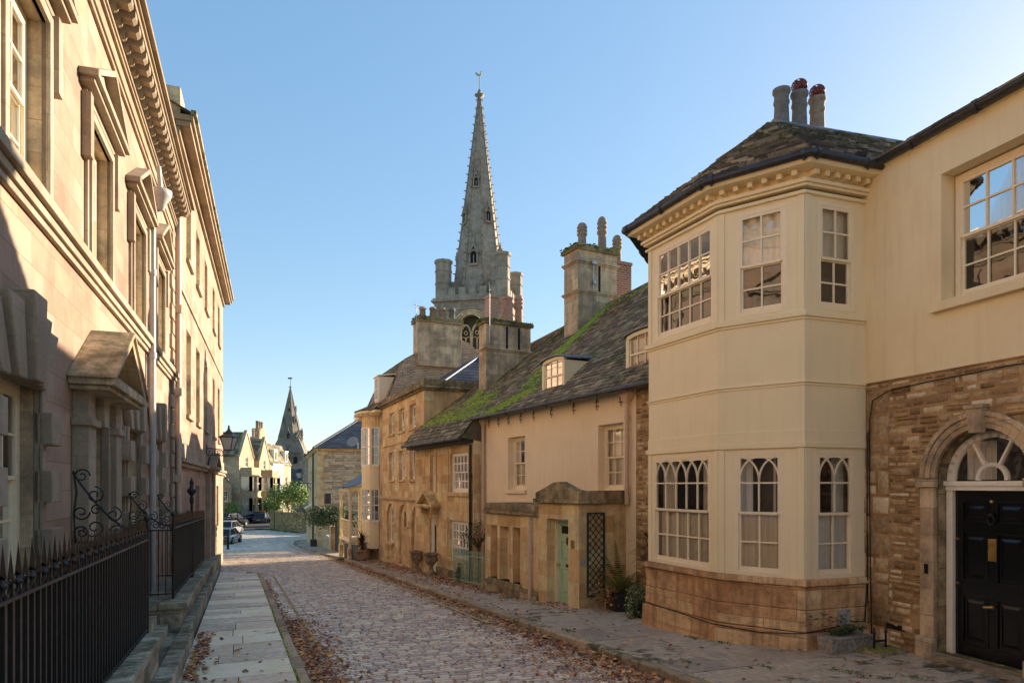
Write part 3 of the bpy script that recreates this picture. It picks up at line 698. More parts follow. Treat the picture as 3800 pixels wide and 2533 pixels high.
# kerbs: individual stones in one run each side
def kerb_run(name, pts, width=.15, h=.12, side=1):
    m = MB()
    for (a, b) in zip(pts[:-1], pts[1:]):
        A = Vector((a[0], a[1])); B = Vector((b[0], b[1])); L = (B-A).length; n = max(1, round(L/.85)); d = (B-A)/L; q = Vector((d.y, -d.x))*side
        if d.x < 0 and False: q = -q
        cuts = [0]+sorted(min(1, max(0, (k+ru(-.2, .2))/n)) for k in range(1, n))+[1]
        for u0, u1 in zip(cuts[:-1], cuts[1:]):
            P0 = A+(B-A)*u0+d*.006; P1 = A+(B-A)*u1-d*.006; w1 = width*ru(.9, 1.15); jz = ru(-.008, .008); e = .018; jo = ru(-.008, .008)
            c = [(P0, jo), (P1, jo), (P1, w1), (P0, w1)]
            def X(p, o, z): 
                s_, v_ = p.x+q.x*o, p.y+q.y*o; return ST.P(s_, v_, g(s_)+z)
            bot = [X(p, o, -.06) for p, o in c]; mid = [X(p, o, h-.02+jz) for p, o in c]; top = [X(p, min(max(o, jo+e), w1-e*.3), h+jz) for p, o in c]
            m.add(bot+mid+top, [(0, 1, 5, 4), (1, 2, 6, 5), (2, 3, 7, 6), (3, 0, 4, 7), (4, 5, 9, 8), (5, 6, 10, 9), (6, 7, 11, 10), (7, 4, 8, 11), (8, 9, 10, 11)], 0, rnd())
    return tag(m.build(name, 'kerb_stone', bevel=.006), kind='structure')
kerb_run('right_kerb', [(-4, 5.02), (38, 5.02), (60, 4.22), (62, 4.5), (63, 5.6), (63.4, 8)], side=-1)
kerb_run('left_kerb', [(-4, .84), (28.2, .84), (29.0, .62), (29.5, .1), (29.8, -1.3)], side=1)
# pavements of stone slabs
def slabs(name, s0, s1, vfun0, vfun1, mat, top, dl=(.55, 1.0), ncol=3):
    m = MB(); s = s0
    base = MB(); n = int((s1-s0)/1.0)
    for i in range(n):
        a = s0+(s1-s0)*i/n; b = s0+(s1-s0)*(i+1)/n
        base.quad(ST.P(a, vfun0(a), g(a)+top-.02), ST.P(a, vfun1(a), g(a)+top-.02), ST.P(b, vfun1(b), g(b)+top-.02), ST.P(b, vfun0(b), g(b)+top-.02))
    while s < s1:
        L = ru(*dl); e = min(s+L, s1); mid = (s+e)/2; v0, v1 = vfun0(mid)+.01, vfun1(mid)-.01
        k = max(1, round((v1-v0)/ru(.6, 1.25))); k = min(k, ncol+2); cuts = [0]+sorted(min(.93, max(.07, (q+ru(-.25, .25))/k)) for q in range(1, k))+[1]
        for u0, u1 in zip(cuts[:-1], cuts[1:]):
            x0, x1 = v0+(v1-v0)*u0, v0+(v1-v0)*u1
            if x1-x0 < .08: continue
            gp = .006; jz = ru(-.006, .006); t1, t2 = ru(-.005, .005), ru(-.005, .005)
            vs = [ST.P(s+gp, x0+gp, g(s)+top+jz), ST.P(s+gp, x1-gp, g(s)+top+jz+t1), ST.P(e-gp, x1-gp, g(e)+top+jz+t2), ST.P(e-gp, x0+gp, g(e)+top+jz)]
            vb = [(x, y, z-.03) for x, y, z in vs]
            m.add(vs+vb, [(0, 1, 2, 3), (0, 4, 5, 1), (1, 5, 6, 2), (2, 6, 7, 3), (3, 7, 4, 0)], 0, rnd())
        s = e
    tag(base.build(name+'_bed', 'slab_joint', recalc=False), kind='structure')
    tag(m.build(name, mat, bevel=.004), kind='structure')
slabs('left_pavement', 2.0, 29.6, lambda s: -.86 if s < 12.7 else -.72, lambda s: rl(s)-.15, 'paving_slabs', .115, ncol=1)
slabs('right_pavement', 2.0, 64, lambda s: rr_(min(s, 61))+.15, lambda s: 9.6 if s < 12 else (7.6 if s < 33 else 6.6), 'dark_slabs', .115, dl=(.6, 1.1))
# yellow lines painted along the kerb, following the cobbles
def stripe(m, pts, w, zo=.032):
    P = [Vector((a, b)) for a, b in pts]
    for i in range(len(P)-1):
        A, B = P[i], P[i+1]; L = (B-A).length; k = max(1, int(L/.13)); d = (B-A)/L; q = Vector((-d.y, d.x))
        for j in range(k):
            if rnd() < .18: continue
            C, D = A+(B-A)*(j/k)+d*.005, A+(B-A)*((j+1)/k)-d*.012
            w0, w1 = w*ru(.6, 1), w*ru(.6, 1)
            c = [C-q*w0/2, C+q*w0/2, D+q*w1/2, D-q*w1/2]
            m.quad(*[ST.P(p.x, p.y, g(p.x)+zo) for p in c], r=rnd())
m = MB()
stripe(m, [(12.6, 5.02-.33), (38, 4.70), (60, 3.92)], .07, .044); stripe(m, [(12.6, 5.02-.5), (38, 4.53), (60, 3.75)], .07, .05)
stripe(m, [(12.0, 1.22), (28.0, 1.24), (29.2, 1.0), (30.1, .3), (30.4, -1.2)], .08, .046)
tag(m.build('road_markings', 'yellow_line', recalc=False), kind='structure')

# ------------------------------------------------------------------ fallen leaves, moss, weeds
m = MB()
def lf(s, v, z, sz):
    p = Vector(ST.P(s, v, g(s)+z)); n = Vector((ru(-.5, .5), ru(-.5, .5), 1)).normalized(); leaf(m, p, n, sz, 0, ru(.6, .95))
for i in range(3600):      # right gutter
    s = 4+(rnd()**1.5)*40; d = abs(random.gauss(0, .26 if s < 16 else .2)); lf(s, 4.98-d, .03+.03*rnd()*max(0, 1-d*2), ru(.03, .07)+.07*rnd()**3)
for i in range(1700):      # left gutter
    s = 4+(rnd()**1.2)*11; d = abs(random.gauss(0, .26)); lf(s, .90+d, .03+.03*rnd()*max(0, 1-d*2), ru(.03, .07)+.07*rnd()**3)
for i in range(700): s = 4+rnd()*22; lf(s, .86+abs(random.gauss(0, .07)), .03, ru(.04, .08))
for i in range(260): lf(ru(9.4, 13.4), -.66+abs(random.gauss(0, .13)), .13+.02*rnd(), ru(.06, .1))
for i in range(60): lf(ru(6, 12), ru(-.7, .6), .125, ru(.06, .1))
for i in range(900):       # drift in front of the stone houses
    s = random.gauss(20.5, 2.2); v = 6.5-abs(random.gauss(0, .35)); lf(s, max(5.3, v), .125+.02*rnd(), ru(.06, .1))
for i in range(900): s = random.gauss(28, 3); lf(s, random.gauss(6.1, .3), .125+.02*rnd(), ru(.05, .09))
for i in range(260): lf(ru(12, 36), 5.2+abs(random.gauss(0, .25)), .125, ru(.05, .1))
for i in range(90): lf(ru(5, 14), ru(5.2, 8.2), .125, ru(.05, .09))
for i in range(750): lf(4+rnd()*26, ru(.9, 4.9), .03, ru(.03, .08))
for i in range(5000): s = 4+rnd()**1.3*16; lf(s, 4.95-abs(random.gauss(0, .6)), .022, ru(.012, .04))
for i in range(3000): s = 4+rnd()*12; lf(s, .95+abs(random.gauss(0, .45)), .022, ru(.012, .04))
for i in range(1500): s = 5+abs(random.gauss(0, 4)); lf(s, 4.9-abs(random.gauss(0, .75)), .04, ru(.03, .075))
for i in range(150): lf(random.gauss(14.2, .9), ru(6.3, 7), .125, ru(.05, .09))
tag(m.build('fallen_leaves', 'leaf_litter', recalc=False), kind='stuff')
m = MB()
def blob(p, r, h): 
    n = 6; vs = [(p[0]+r*math.cos(2*math.pi*k/n)*ru(.7, 1.2), p[1]+r*math.sin(2*math.pi*k/n)*ru(.7, 1.2), p[2]) for k in range(n)]+[(p[0]+ru(-.3, .3)*r, p[1]+ru(-.3, .3)*r, p[2]+h)]
    m.add(vs, [(k, (k+1) % n, n) for k in range(n)], 0, rnd(), True)
for i in range(420): s = 4.5+rnd()*24; blob(ST.P(s, .84-.15+random.gauss(0, .015), g(s)+.11), ru(.012, .035), ru(.008, .02))
for i in range(380): s = 5+rnd()*20; blob(ST.P(s, 5.19+random.gauss(0, .03), g(s)+.11), ru(.01, .035), ru(.006, .016))
tag(m.build('kerb_moss', 'moss_green', recalc=False), kind='stuff')
m = MB()
for s, v, n, sp in ((8.6, 6.9, 40, .12), (9.1, 6.75, 40, .1), (7.6, 5.6, 26, .1), (6.2, 7.0, 40, .13), (6.9, 6.3, 20, .1), (10.6, 5.3, 30, .12), (12, 5.25, 30, .15), (9.3, 7.35, 30, .1),
                    (5.6, 6.5, 40, .15), (5.7, 7.4, 30, .14), (11.9, 5.22, 20, .2), (14, 5.25, 25, .2), (7.9, 5.25, 20, .15), (15.4, 6.3, 60, .5), (17.5, 6.45, 50, .6), (10.2, 7.45, 40, .3), (14.1, 6.25, 30, .2), (8.2, 7.7, 30, .25)):
    for i in range(n):
        x = s+random.gauss(0, sp); p = Vector(ST.P(x, v+random.gauss(0, sp*.35), g(x)+.125))
        leaf(m, p, Vector((ru(-1, 1), ru(-1, 1), ru(.3, 1))).normalized(), ru(.025, .06), 0, .4)
tag(m.build('pavement_weeds', 'weed_green', recalc=False), kind='stuff')

# ================================================================== RIGHT SIDE
# ---- cream house wing with the black door
W = Fr(5.745, 8.9, 701, 1)
wing = thing('cream_wing_house', W.P(-3, -.2, -.3), 'cream rendered house above a brown rubble stone ground floor with an arched doorway', 'house')
m = MB()
wall(m, W, -9, 1.7, 3.63, 6.86, [(-.9-.55, .15, 4.52, 6.22)], o=.02, depth=.26, back=1)
m.box(W, -1.6, .26, .022, .11, 4.40, 4.52)
m.box(W, -9, 1.6, -.3, .06, 6.74, 6.87)
m.build('upper_wall', ['cream_render', 'interior'], wing)
m = MB(); wall(m, W, -9, 1.7, -.6, 3.63, [(-1.02, .25, -.12, 2.82, .63)], o=0, depth=.0)
m.build('lower_wall', 'rubble_stone', wing)
def in_arch(a, z): c = -.385; return (abs(a-c) < .86 and z < 2.3) or (math.hypot(a-c, z-2.2) < .84)
m = MB(); stonework(m, W, -3.5, 1.02, -.35, 3.60, .0, (.07, .15), (.10, .40), .035, in_arch); stonework(m, W, 1.0, 1.5, -.35, 3.60, .0, (.28, .42), (.22, .5), .03, gap=.006)
m.build('rubble_facing', 'rubble_blocks', wing)
m = MB(); wall(m, W, -1.02, .25, -.12, 2.82, [(-1.0, .23, -.12, 2.80, .61)], o=-.03, depth=.24, back=1, room=.5)
m.build('door_reveal', ['mossy_stone', 'interior'], wing)
m = MB()       # back, top of the wing so it is a closed volume
m.box(W, -9, 1.7, -6, -5.9, -.6, 6.7); m.box(W, -9, 1.5, -.4, .018, 3.615, 3.64); m.box(W, -9, -8.9, -5.9, 0, -.6, 6.7)
m.build('rear_wall', 'rubble_stone', wing)
# pilasters, arch and keystone
for a0, a1 in ((.24, .45), (-1.22, -1.01)):
    m = MB(); m.box(W, a0, a1, .002, .06, .02, 2.08); m.box(W, a0-.02, a1+.03, .001, .11, -.3, .07); m.box(W, a0-.03, a1+.04, .001, .10, 2.08, 2.19)
    m.build('pilaster', 'stack_stone', wing, bevel=.012)
m = MB(); n = 20
for ri, ro, oo in ((.62, .69, .035), (.69, .77, .05), (.77, .83, .075)):
    for i in range(n):
        t0, t1 = math.pi*i/n, math.pi*(i+1)/n
        c = -.385; z = 2.2
        m.az(W, [(c+ri*math.cos(t0), z+ri*math.sin(t0)), (c+ro*math.cos(t0), z+ro*math.sin(t0)), (c+ro*math.cos(t1), z+ro*math.sin(t1)), (c+ri*math.cos(t1), z+ri*math.sin(t1))], .002, oo)
m.build('archivolt', 'stack_stone', wing, bevel=.006)
m = MB(); m.az(W, [(-.455, 2.76), (-.315, 2.76), (-.275, 3.06), (-.495, 3.06)], .001, .12); m.az(W, [(-.505, 3.06), (-.265, 3.06), (-.255, 3.11), (-.515, 3.11)], .001, .14)
m.build('keystone', 'stack_stone', wing, bevel=.008)
# white door frame + fanlight
m = MB(); od = -.20
m.box(W, .13, .22, od-.06, od+.05, -.12, 2.04); m.box(W, -.99, -.90, od-.06, od+.05, -.12, 2.04)
m.box(W, -.99, .22, od-.06, od+.07, 2.04, 2.10); m.box(W, -1.0, .23, od-.06, od+.09, 2.10, 2.16)
c = -.385; z = 2.18
bar_path(m, W, [(c+.57*math.cos(math.pi*i/16), z+.57*math.sin(math.pi*i/16)) for i in range(17)], od, .075, .08)
bar_path(m, W, [(c+.19*math.cos(math.pi*i/12), z+.19*math.sin(math.pi*i/12)) for i in range(13)], od, .045, .05)
for th in (62, 118): bar_path(m, W, [(c+.19*math.cos(R(th)), z+.19*math.sin(R(th))), (c+.56*math.cos(R(th)), z+.56*math.sin(R(th)))], od, .03, .05)
fl = m.build('fanlight_frame', 'bright_white_paint', wing)
m = MB(); m.add([W.P(c+.58*math.cos(math.pi*i/16), od-.01, z+.58*math.sin(math.pi*i/16)) for i in range(17)], [tuple(range(17))]); m.build('pane', 'window_glass', fl)
m = MB()
for i in range(10):
    a = c+.1+.4*i/10; m.quad(W.P(a, od-.2+.02*(i % 2), z), W.P(a+.045, od-.2+.02*((i+1) % 2), z), W.P(a+.045, od-.2+.02*((i+1) % 2), z+.5), W.P(a, od-.2+.02*(i % 2), z+.5))
m.build('curtain', 'net_curtain', fl)
def panel_door(parent, F, a0, a1, z0, z1, o, mat, cols, rows, th=.05, st=.1, name='door'):
    m = MB(); m.box(F, a0, a1, o-th, o-.012, z0, z1)
    zs = rows; W_ = (a1-a0-st*(cols+1))/cols
    ys = [z0]+[z for r in rows for z in r]+[z1]
    for k in range(cols+1): a = a0+k*(W_+st); m.box(F, a, a+st, o-.012, o, z0, z1)
    for i in range(0, len(ys), 2):
        for k in range(cols): a = a0+st+k*(W_+st); m.box(F, a, a+W_, o-.012, o-.0005, ys[i], ys[i+1])
    for zb, zt in rows:
        for k in range(cols):
            a = a0+st+k*(W_+st); e = .022
            for q in ((a, a+e, zb, zt), (a+W_-e, a+W_, zb, zt), (a+e, a+W_-e, zb, zb+e), (a+e, a+W_-e, zt-e, zt)): m.box(F, q[0], q[1], o-.012, o+.008, q[2], q[3])
            e = .06; i2 = .035
            m.add([F.P(a+e, o-.012, zb+e), F.P(a+W_-e, o-.012, zb+e), F.P(a+W_-e, o-.012, zt-e), F.P(a+e, o-.012, zt-e), F.P(a+e+i2, o+.004, zb+e+i2), F.P(a+W_-e-i2, o+.004, zb+e+i2), F.P(a+W_-e-i2, o+.004, zt-e-i2), F.P(a+e+i2, o+.004, zt-e-i2)],
                  [(0, 1, 5, 4), (1, 2, 6, 5), (2, 3, 7, 6), (3, 0, 4, 7), (4, 5, 6, 7)])
    return m.build(name, mat, parent, bevel=.003)
door = panel_door(wing, W, -.90, .13, -.12, 2.04, od, 'black_gloss', 2, [(.05, .68), (.86, 1.50), (1.62, 1.90)], st=.1)
m = MB(); m.box(W, -.44, -.33, od+.001, od+.012, 1.15, 1.43); m.box(W, -.42, -.35, od+.012, od+.02, 1.17, 1.41); m.build('letter_plate', 'brass', door, bevel=.003)
m = MB(); pk = Vector(W.P(-.385, od+.03, 1.72)); m.tube([tuple(pk+Vector((W.d[0]*.045*math.cos(x), W.d[1]*.045*math.cos(x), .055*math.sin(x)-.05))) for x in [i*math.pi/8 for i in range(16)]], .009, 6, closed=True); m.sphere(tuple(pk+Vector((0, 0, .01))), .03, .03, .03)
m.build('knocker', 'black_iron', door)
for zz in (1.90,): m = MB(); m.sphere(W.P(-.385, od+.015, zz), .025, .025, .025); m.build('spyhole', 'brass', door)
m = MB()
for zz in (.82, 1.40): m.tube([W.P(.09, od, zz), W.P(.09, od+.02, zz)], .016, 8)
m.build('keyhole', 'brass', door)
m = MB(); m.tube([W.P(-.385, od, .58), W.P(-.385, od+.05, .58)], .016, 8); m.tube([W.P(-.44, od+.05, .58), W.P(-.31, od+.05, .56)], .022, 8); m.build('handle', 'brass', door)
m = MB(); m.box(W, .31, .36, .061, .085, .92, 1.05); m.build('doorbell', 'black_gloss', wing, bevel=.006)
m = MB(); m.box(W, -1.1, .24, -.05, .22, -.35, -.125); m.build('threshold', 'dark_void', wing) if False else m.build('threshold', 'urn_stone', wing, bevel=.01)
window(wing, W, -1.40, .15-.02, 4.54, 6.2, -.21, 4, (2, 2), .5, curtain='top', cmat='cream_blind', cfrac=.52)
# roof and gutter of the wing
m = MB(); tile_patch(m, W.P(1.75, .2, 6.80), W.P(-9, .2, 6.80), W.P(-9, -5.2, 9.75), W.P(1.75, -5.2, 9.75), tw=.3, th=.22, thick=.03)
rf = m.build('roof', 'mossy_slates', wing, recalc=False)
gutter([W.P(1.55, .13, 6.80), W.P(-9, .13, 6.80)], wing, .065, br=.95)
m = MB()   # black cables clipped along the wall
m.tube([W.P(-4, .03, 3.56), W.P(-.6, .03, 3.53), W.P(.4, .035, 3.50), W.P(1.0, .03, 3.47), W.P(1.28, .03, 3.36), W.P(1.335, .03, 3.1), W.P(1.34, .03, 2.2), W.P(1.32, .03, .7), W.P(1.30, .03, -.1)], .008, 6)
m.tube([W.P(1.38, .03, 2.9), W.P(1.38, .03, .6), W.P(1.36, .04, .35)], .011, 6)
m.build('cable', 'black_gloss', wing)
m = MB(); m.box(W, .72, 1.05, .005, .02, .05, .12); 
for i in range(9): m.box(W, .735+i*.035, .75+i*.035, .02, .028, .06, .11)
m.build('air_brick', 'dark_void', wing)

# ---- bay house: three canted faces
PC, PD, PE = (4.242, 9.896), (3.231, 10.688), (2.483, 12.393); PB = (5.325, 10.28)
f1 = Fr(PD[0], PD[1], d=(PE[0]-PD[0], PE[1]-PD[1]), side=1); f2 = Fr(PC[0], PC[1], d=(PD[0]-PC[0], PD[1]-PC[1]), side=1)
f3 = Fr(PC[0], PC[1], d=(PB[0]-PC[0], PB[1]-PC[1]), side=-1)
Lf1 = math.dist(PD, PE); Lf2 = math.dist(PC, PD); Lf3 = math.dist(PB, PC)
bay = thing('bay_window_house', ((PC[0]+PE[0])/2+1, (PC[1]+PE[1])/2+1, -.5), 'cream two-storey canted bay house with arched sash windows and a mossy slate roof', 'house')
def isect(p, d, q, e):
    k = ((q[0]-p[0])*e[1]-(q[1]-p[1])*e[0])/(d[0]*e[1]-d[1]*e[0]); return (p[0]+d[0]*k, p[1]+d[1]*k)
def off(o, inn=1.35, back=2.0):
    a = f3.P(0, o, 0); b = f2.P(0, o, 0); c_ = f1.P(0, o, 0)
    C_ = isect(a, f3.d, b, f2.d); D_ = isect(b, f2.d, c_, f1.d)
    E_ = f1.P(Lf1+o*.9, o, 0)[:2]; B_ = (C_[0]+f3.d[0]*(Lf3+.35), C_[1]+f3.d[1]*(Lf3+.35))
    return [B_, C_, D_, E_, (E_[0]+1.6, E_[1]+.8)]
def ring(m, z0, z1, o, o1=None, mi=0):
    p, q = off(o), off(o if o1 is None else o1)
    m.prism([(x, y, z0) for x, y in p], [(x, y, z1) for x, y in q], mi)
UP, LO = (4.68, 6.27), (.74, 2.62)
m = MB()
for F, L, up, lo in ((f1, Lf1, (.11, 1.65), (.16, 1.73)), (f2, Lf2, (.25, 1.0), (.29, 1.03)), (f3, Lf3+.3, (f3.a(1878), f3.a(1961)), (f3.a(1872), f3.a(1962.6)))):
    wall(m, F, 0, L, .72, 6.4, [(up[0], up[1], *UP), (lo[0], lo[1], *LO)], o=0, depth=.05, back=1, room=.8)
m.build('wall', ['cream_boards', 'interior'], bay)
m = MB(); ring(m, 2.66, 2.74, .035); ring(m, 3.56, 3.60, .012); ring(m, 3.60, 3.625, .03); ring(m, 4.56, 4.64, .05); ring(m, 4.52, 4.56, .02); ring(m, 6.33, 6.37, .05); ring(m, 6.43, 6.47, .07); ring(m, 6.47, 6.52, .11); ring(m, 2.74, 2.92, .012)
for F, L in ((f1, Lf1), (f2, Lf2), (f3, Lf3)):      # panelled corner boards between the windows
    for a in (.0, L-.1) if F is not f3 else (0,): m.box(F, a, a+.1, .0, .016, 4.64, 6.33); m.box(F, a, a+.1, .0, .016, .74, 2.66)
m.build('moulding', 'cream_boards', bay, bevel=.006)
m = MB(); ring(m, 6.52, 6.58, .02); ring(m, 6.655, 6.73, .27, .31); ring(m, 6.50, 6.655, .004)
for F, L in ((f1, Lf1+.2), (f2, Lf2), (f3, Lf3)):
    n = max(3, int(L/.185)); 
    for i in range(n):
        a = (i+.5)*L/n; m.box(F, a-.04, a+.04, .0, .15, 6.575, 6.655)
m.build('cornice', 'cream_boards', bay, bevel=.008)
m = MB(); ring(m, .64, .74, .075, .06); ring(m, .30, .635, .035); ring(m, -.02, .295, .05, .045); ring(m, -.7, -.03, .11, .085)
m.build('stone_base', 'bay_base_stone', bay, bevel=.015)
m = MB(); o_ = off(.0); m.prism([(x, y, 6.42) for x, y in off(-.1)], [(x, y, 6.5) for x, y in off(-.1)]); m.build('ceiling', 'interior', bay)
for F, up, lo, nc in ((f1, (.11, 1.65), (.16, 1.73), 5), (f2, (.25, 1.0), (.29, 1.03), 2), (f3, (f3.a(1878), f3.a(1961)), (f3.a(1872), f3.a(1962.6)), 2)):
    window(bay, F, up[0], up[1], UP[0], UP[1], -.005, nc, (2, 2), .47, curtain='top', cfrac=.5, cmat='cream_blind', fw=.06)
    window(bay, F, lo[0], lo[1], LO[0], LO[1], -.005, nc, (2, 2), .5, gothic=True, curtain='half', cmat='net_curtain', fw=.06)
# roof of the bay house
ev = off(.33); zE = 6.78; Ap = (5.08, 13.3, 9.16); R2 = (8.9, 14.37, 9.16)
Bv = (ev[1][0]+f3.d[0]*(Lf3+.9), ev[1][1]+f3.d[1]*(Lf3+.9), zE); Cv, Dv, Ev = [(x, y, zE) for x, y in ev[1:4]]
Fv = (Ev[0]+1.4, Ev[1]+3.2, zE); R3 = (Bv[0]+3, Bv[1]+1.2, zE+.3)
m = MB()
for q in ((Cv, R3, R2, Ap), (Dv, Cv, Ap, Ap), (Ev, Dv, Ap, Ap), (Fv, Ev, Ap, Ap)): tile_patch(m, *q, tw=.24, th=.16, thick=.045, jit=1.1)
m.quad(Fv, Ap, R2, (R2[0]+1, R2[1]+4, zE), r=.3)
rf = m.build('roof', 'mossy_slates', bay, recalc=False)
m = MB(); n = 9
for i in range(n):
    a = Vector(Ap).lerp(Vector(R2), i/n); b = Vector(Ap).lerp(Vector(R2), (i+.97)/n); m.tube([tuple(a+Vector((0, 0, .0))), tuple(b)], .075, 8)
for q in (Cv, Dv, Ev):
    n = 12
m.build('ridge_tile', 'lead', rf)
gutter([Bv[:2]+(zE-.02,), Cv[:2]+(zE-.02,), Dv[:2]+(zE-.02,), Ev[:2]+(zE-.02,), (Ev[0]+.5, Ev[1]+.28, zE-.05), (Ev[0]+.95, Ev[1]+.3, zE-.3)], bay, .06, br=.8)
ch = MB(); rv = (Vector(R2)-Vector(Ap)).normalized(); RF = Fr(Ap[0], Ap[1], d=(rv.x, rv.y), side=-1)
ch.box(RF, .05, 1.7, -.6, -.08, 7.5, 9.10); ch.box(RF, 0, 1.75, -.65, -.03, 9.10, 9.2); stack = ch.build('chimney', 'stack_stone', bay, bevel=.01)
for k, (px, top, base, mt, cw) in enumerate(((1795, 207, 275, 'grey_pot', 0), (1836, 214, 280, 'grey_pot', 1), (1877, 227, 288, 'buff_pot', 1))):
    a = RF.a(px, -.3); Y = RF.Y(a, -.3) if hasattr(RF, 'Y') else RF.P(a, -.3, 0)[1]
    zt = CZ+(HY-top)/f_*Y; zb = 9.2; c = RF.P(a, -.3, zb); mp = MB(); pot(mp, c, zt-zb, .155, kind=0); cp = mp.build('chimney_pot', mt, stack)
    if cw:
        mc = MB(); cc = (c[0], c[1], zt+.13)
        mc.sphere(cc, .12, .12, .11, 14, 8)
        for j in range(14):
            pts = []
            for i in range(7):
                th = math.pi*(.08+.84*i/6); u = 2*math.pi*j/14+i*.22; pts.append((cc[0]+.15*math.sin(th)*math.cos(u), cc[1]+.15*math.sin(th)*math.sin(u), cc[2]+.14*math.cos(th)))
            mc.tube(pts, .012, 4)
        mc.lathe((c[0], c[1], zt-.03), [(.1, 0), (.1, .05)], 10)
        mc.build('cowl', 'cowl_red', cp)
m = MB(); m.box(f3, .55, .72, .06, .14, .06, .28); m.build('meter_box', 'grey_plastic', bay, bevel=.01)
m = MB(); m.tube([f1.P(Lf1, .10, .02), f1.P(0, .10, -.05), f2.P(.6, .12, -.08), f2.P(0, .13, -.02), f3.P(.55, .10, .05)], .008, 6); m.tube([f3.P(.7, .08, .1), f3.P(1.05, .08, .08), f3.P(1.12, .05, .6)], .010, 6); m.build('cable', 'black_gloss', bay)
# ================================================================== cream terrace house and its stone neighbour under one long roof
C = Fr(2.67, 15.0, 340, 1)
def base(F, a, o=-1): p = F.P(a, o, 0); return (p[0], p[1], gxy(p[0], p[1]))
house = thing('rendered_terrace_house', base(C, 4), 'peach rendered terraced house with mossy slate roof, two dormers and iron wall ties', 'house')
m = MB()
wall(m, C, -.12, 7.62, -1.4, 4.25, [(4.88, 5.93, 1.98, 3.52), (.36, 1.34, 1.98, 3.53)], o=0, depth=.2, back=1)
m.box(C, 4.8, 6.05, .003, .07, 1.88, 1.98); m.box(C, .3, 1.42, .003, .07, 1.90, 1.98)
m.build('front_wall', ['peach_render', 'interior'], house)
m = MB(); m.box(C, -1.6, -.125, -.25, .03, -1.4, 4.25); m.build('side_wall', 'rubble_stone', house)
m = MB(); stonework(m, C, -1.3, -.14, -.9, 4.2, .03, (.07, .14), (.09, .3), .03); m.build('rubble_facing', 'rubble_blocks', house)
m = MB(); m.oz(C, [(-.3, -1.4), (-.3, 4.6), (-4.4, 8.8), (-8.5, 4.3), (-8.5, -1.4)], -1.75, -1.6); m.build('gable_wall', 'rubble_stone', house)
m = MB(); m.box(C, -1.6, 12.9, -8.5, -8.35, -3, 4.3); m.build('rear_wall', 'rubble_stone', house)
window(house, C, 4.88, 5.93, 1.98, 3.52, -.2, 3, (2, 2), .5, curtain='full', cfrac=1, cmat='net_curtain')
window(house, C, .36, 1.34, 1.98, 3.53, -.2, 3, (2, 2), .5, curtain='full', cfrac=1, cmat='net_curtain')
for k, a in enumerate((.42, 1.35, 2.35, 3.42, 4.35, 5.1, 5.85, 6.5, 7.15)):
    m = MB(); z = 4.02-.0*k; m.tube([C.P(a-.0, .02, z-.13), C.P(a, .05, z+.02), C.P(a, .02, z+.15)], .012, 5); m.tube([C.P(a-.07, .03, z-.04), C.P(a+.07, .03, z-.04)], .010, 5); m.tube([C.P(a-.06, .03, z+.06), C.P(a+.05, .03, z+.06)], .010, 5)
    m.build('wall_tie', 'black_iron', house)
def pipe(parent, F, a, o, z0, z1, r, mat, hop=True, joints=()):
    m = MB(); m.tube([F.P(a, o, z0), F.P(a, o, z1)], r, 10)
    for z in joints: m.tube([F.P(a, o, z-.04), F.P(a, o, z+.04)], r*1.3, 10)
    if hop: m.taper(F, a, o, .1, .1, z1, .28, .22, z1+.2); m.box(F, a-.15, a+.15, o-.12, o+.12, z1+.2, z1+.27)
    return m.build('downpipe', mat, parent, bevel=.003)
pipe(house, C, .12, .09, 1.7, 3.92, .05, 'peach_pipe', True, (3.6, 2.05)); pipe(house, C, 7.45, .09, -.9, 3.98, .05, 'peach_pipe', True, (2.8, 1.2))
# long roof
ER, ZR0, ZR1 = -4.4, 8.62, 7.82
m = MB()
tile_patch(m, C.P(12.9, .36, 4.2), C.P(-2.2, .36, 4.2), C.P(-2.2, ER, 8.9), C.P(12.9, ER, 7.8), tw=.23, th=.155, thick=.026, jit=1.0)
m.quad(C.P(12.9, ER, 7.8), C.P(-2.2, ER, 8.9), C.P(-2.2, -8.6, 4.2), C.P(12.9, -8.6, 4.2), r=.4)
rf = m.build('roof', 'stone_slates', house, recalc=False)
m = MB()
for i in range(30):
    a0, a1 = -2.2+15.1*i/30, -2.2+15.1*(i+.97)/30; z = lambda a: 8.9-1.1*(a+2.2)/15.1
    m.tube([C.P(a0, ER, z(a0)-.02), C.P(a1, ER, z(a1)-.02)], .10, 8)
m.build('ridge_tile', 'mossy_stone', rf)
gutter([C.P(-1.5, .38, 4.20), C.P(7.7, .38, 4.20)], house, .055, br=1.1)
# moss cushions on the roof slope
def roofz(a, o): top = 8.9-1.1*(a+2.2)/15.1; return 4.2+(top-4.2)*(.36-o)/(.36-ER)
m = MB()
def rblob(a, o, r, h):
    n = 6; z = roofz(a, o)+.02; nv = Vector((C.n[0]*.7, C.n[1]*.7, .71)); t1 = Vector((C.d[0], C.d[1], 0)); t2 = nv.cross(t1)
    p = Vector(C.P(a, o, z)); vs = [tuple(p+(t1*math.cos(2*math.pi*k/n)+t2*math.sin(2*math.pi*k/n))*r*ru(.7, 1.2)) for k in range(n)]+[tuple(p+nv*h)]
    m.add(vs, [(k, (k+1) % n, n) for k in range(n)], 0, rnd(), True)
for i in range(3000):
    u = rnd()**.9; o = -4.2+u*2.35; wd = .10+.20*u; rblob(6.75-.35*u+random.gauss(0, wd*.6), o+random.gauss(0, .06), ru(.03, .08), ru(.02, .05))
for i in range(500): u = rnd(); rblob(6.3-.4*u+random.gauss(0, .35), -1.9+1.3*u, ru(.02, .06), ru(.015, .035))
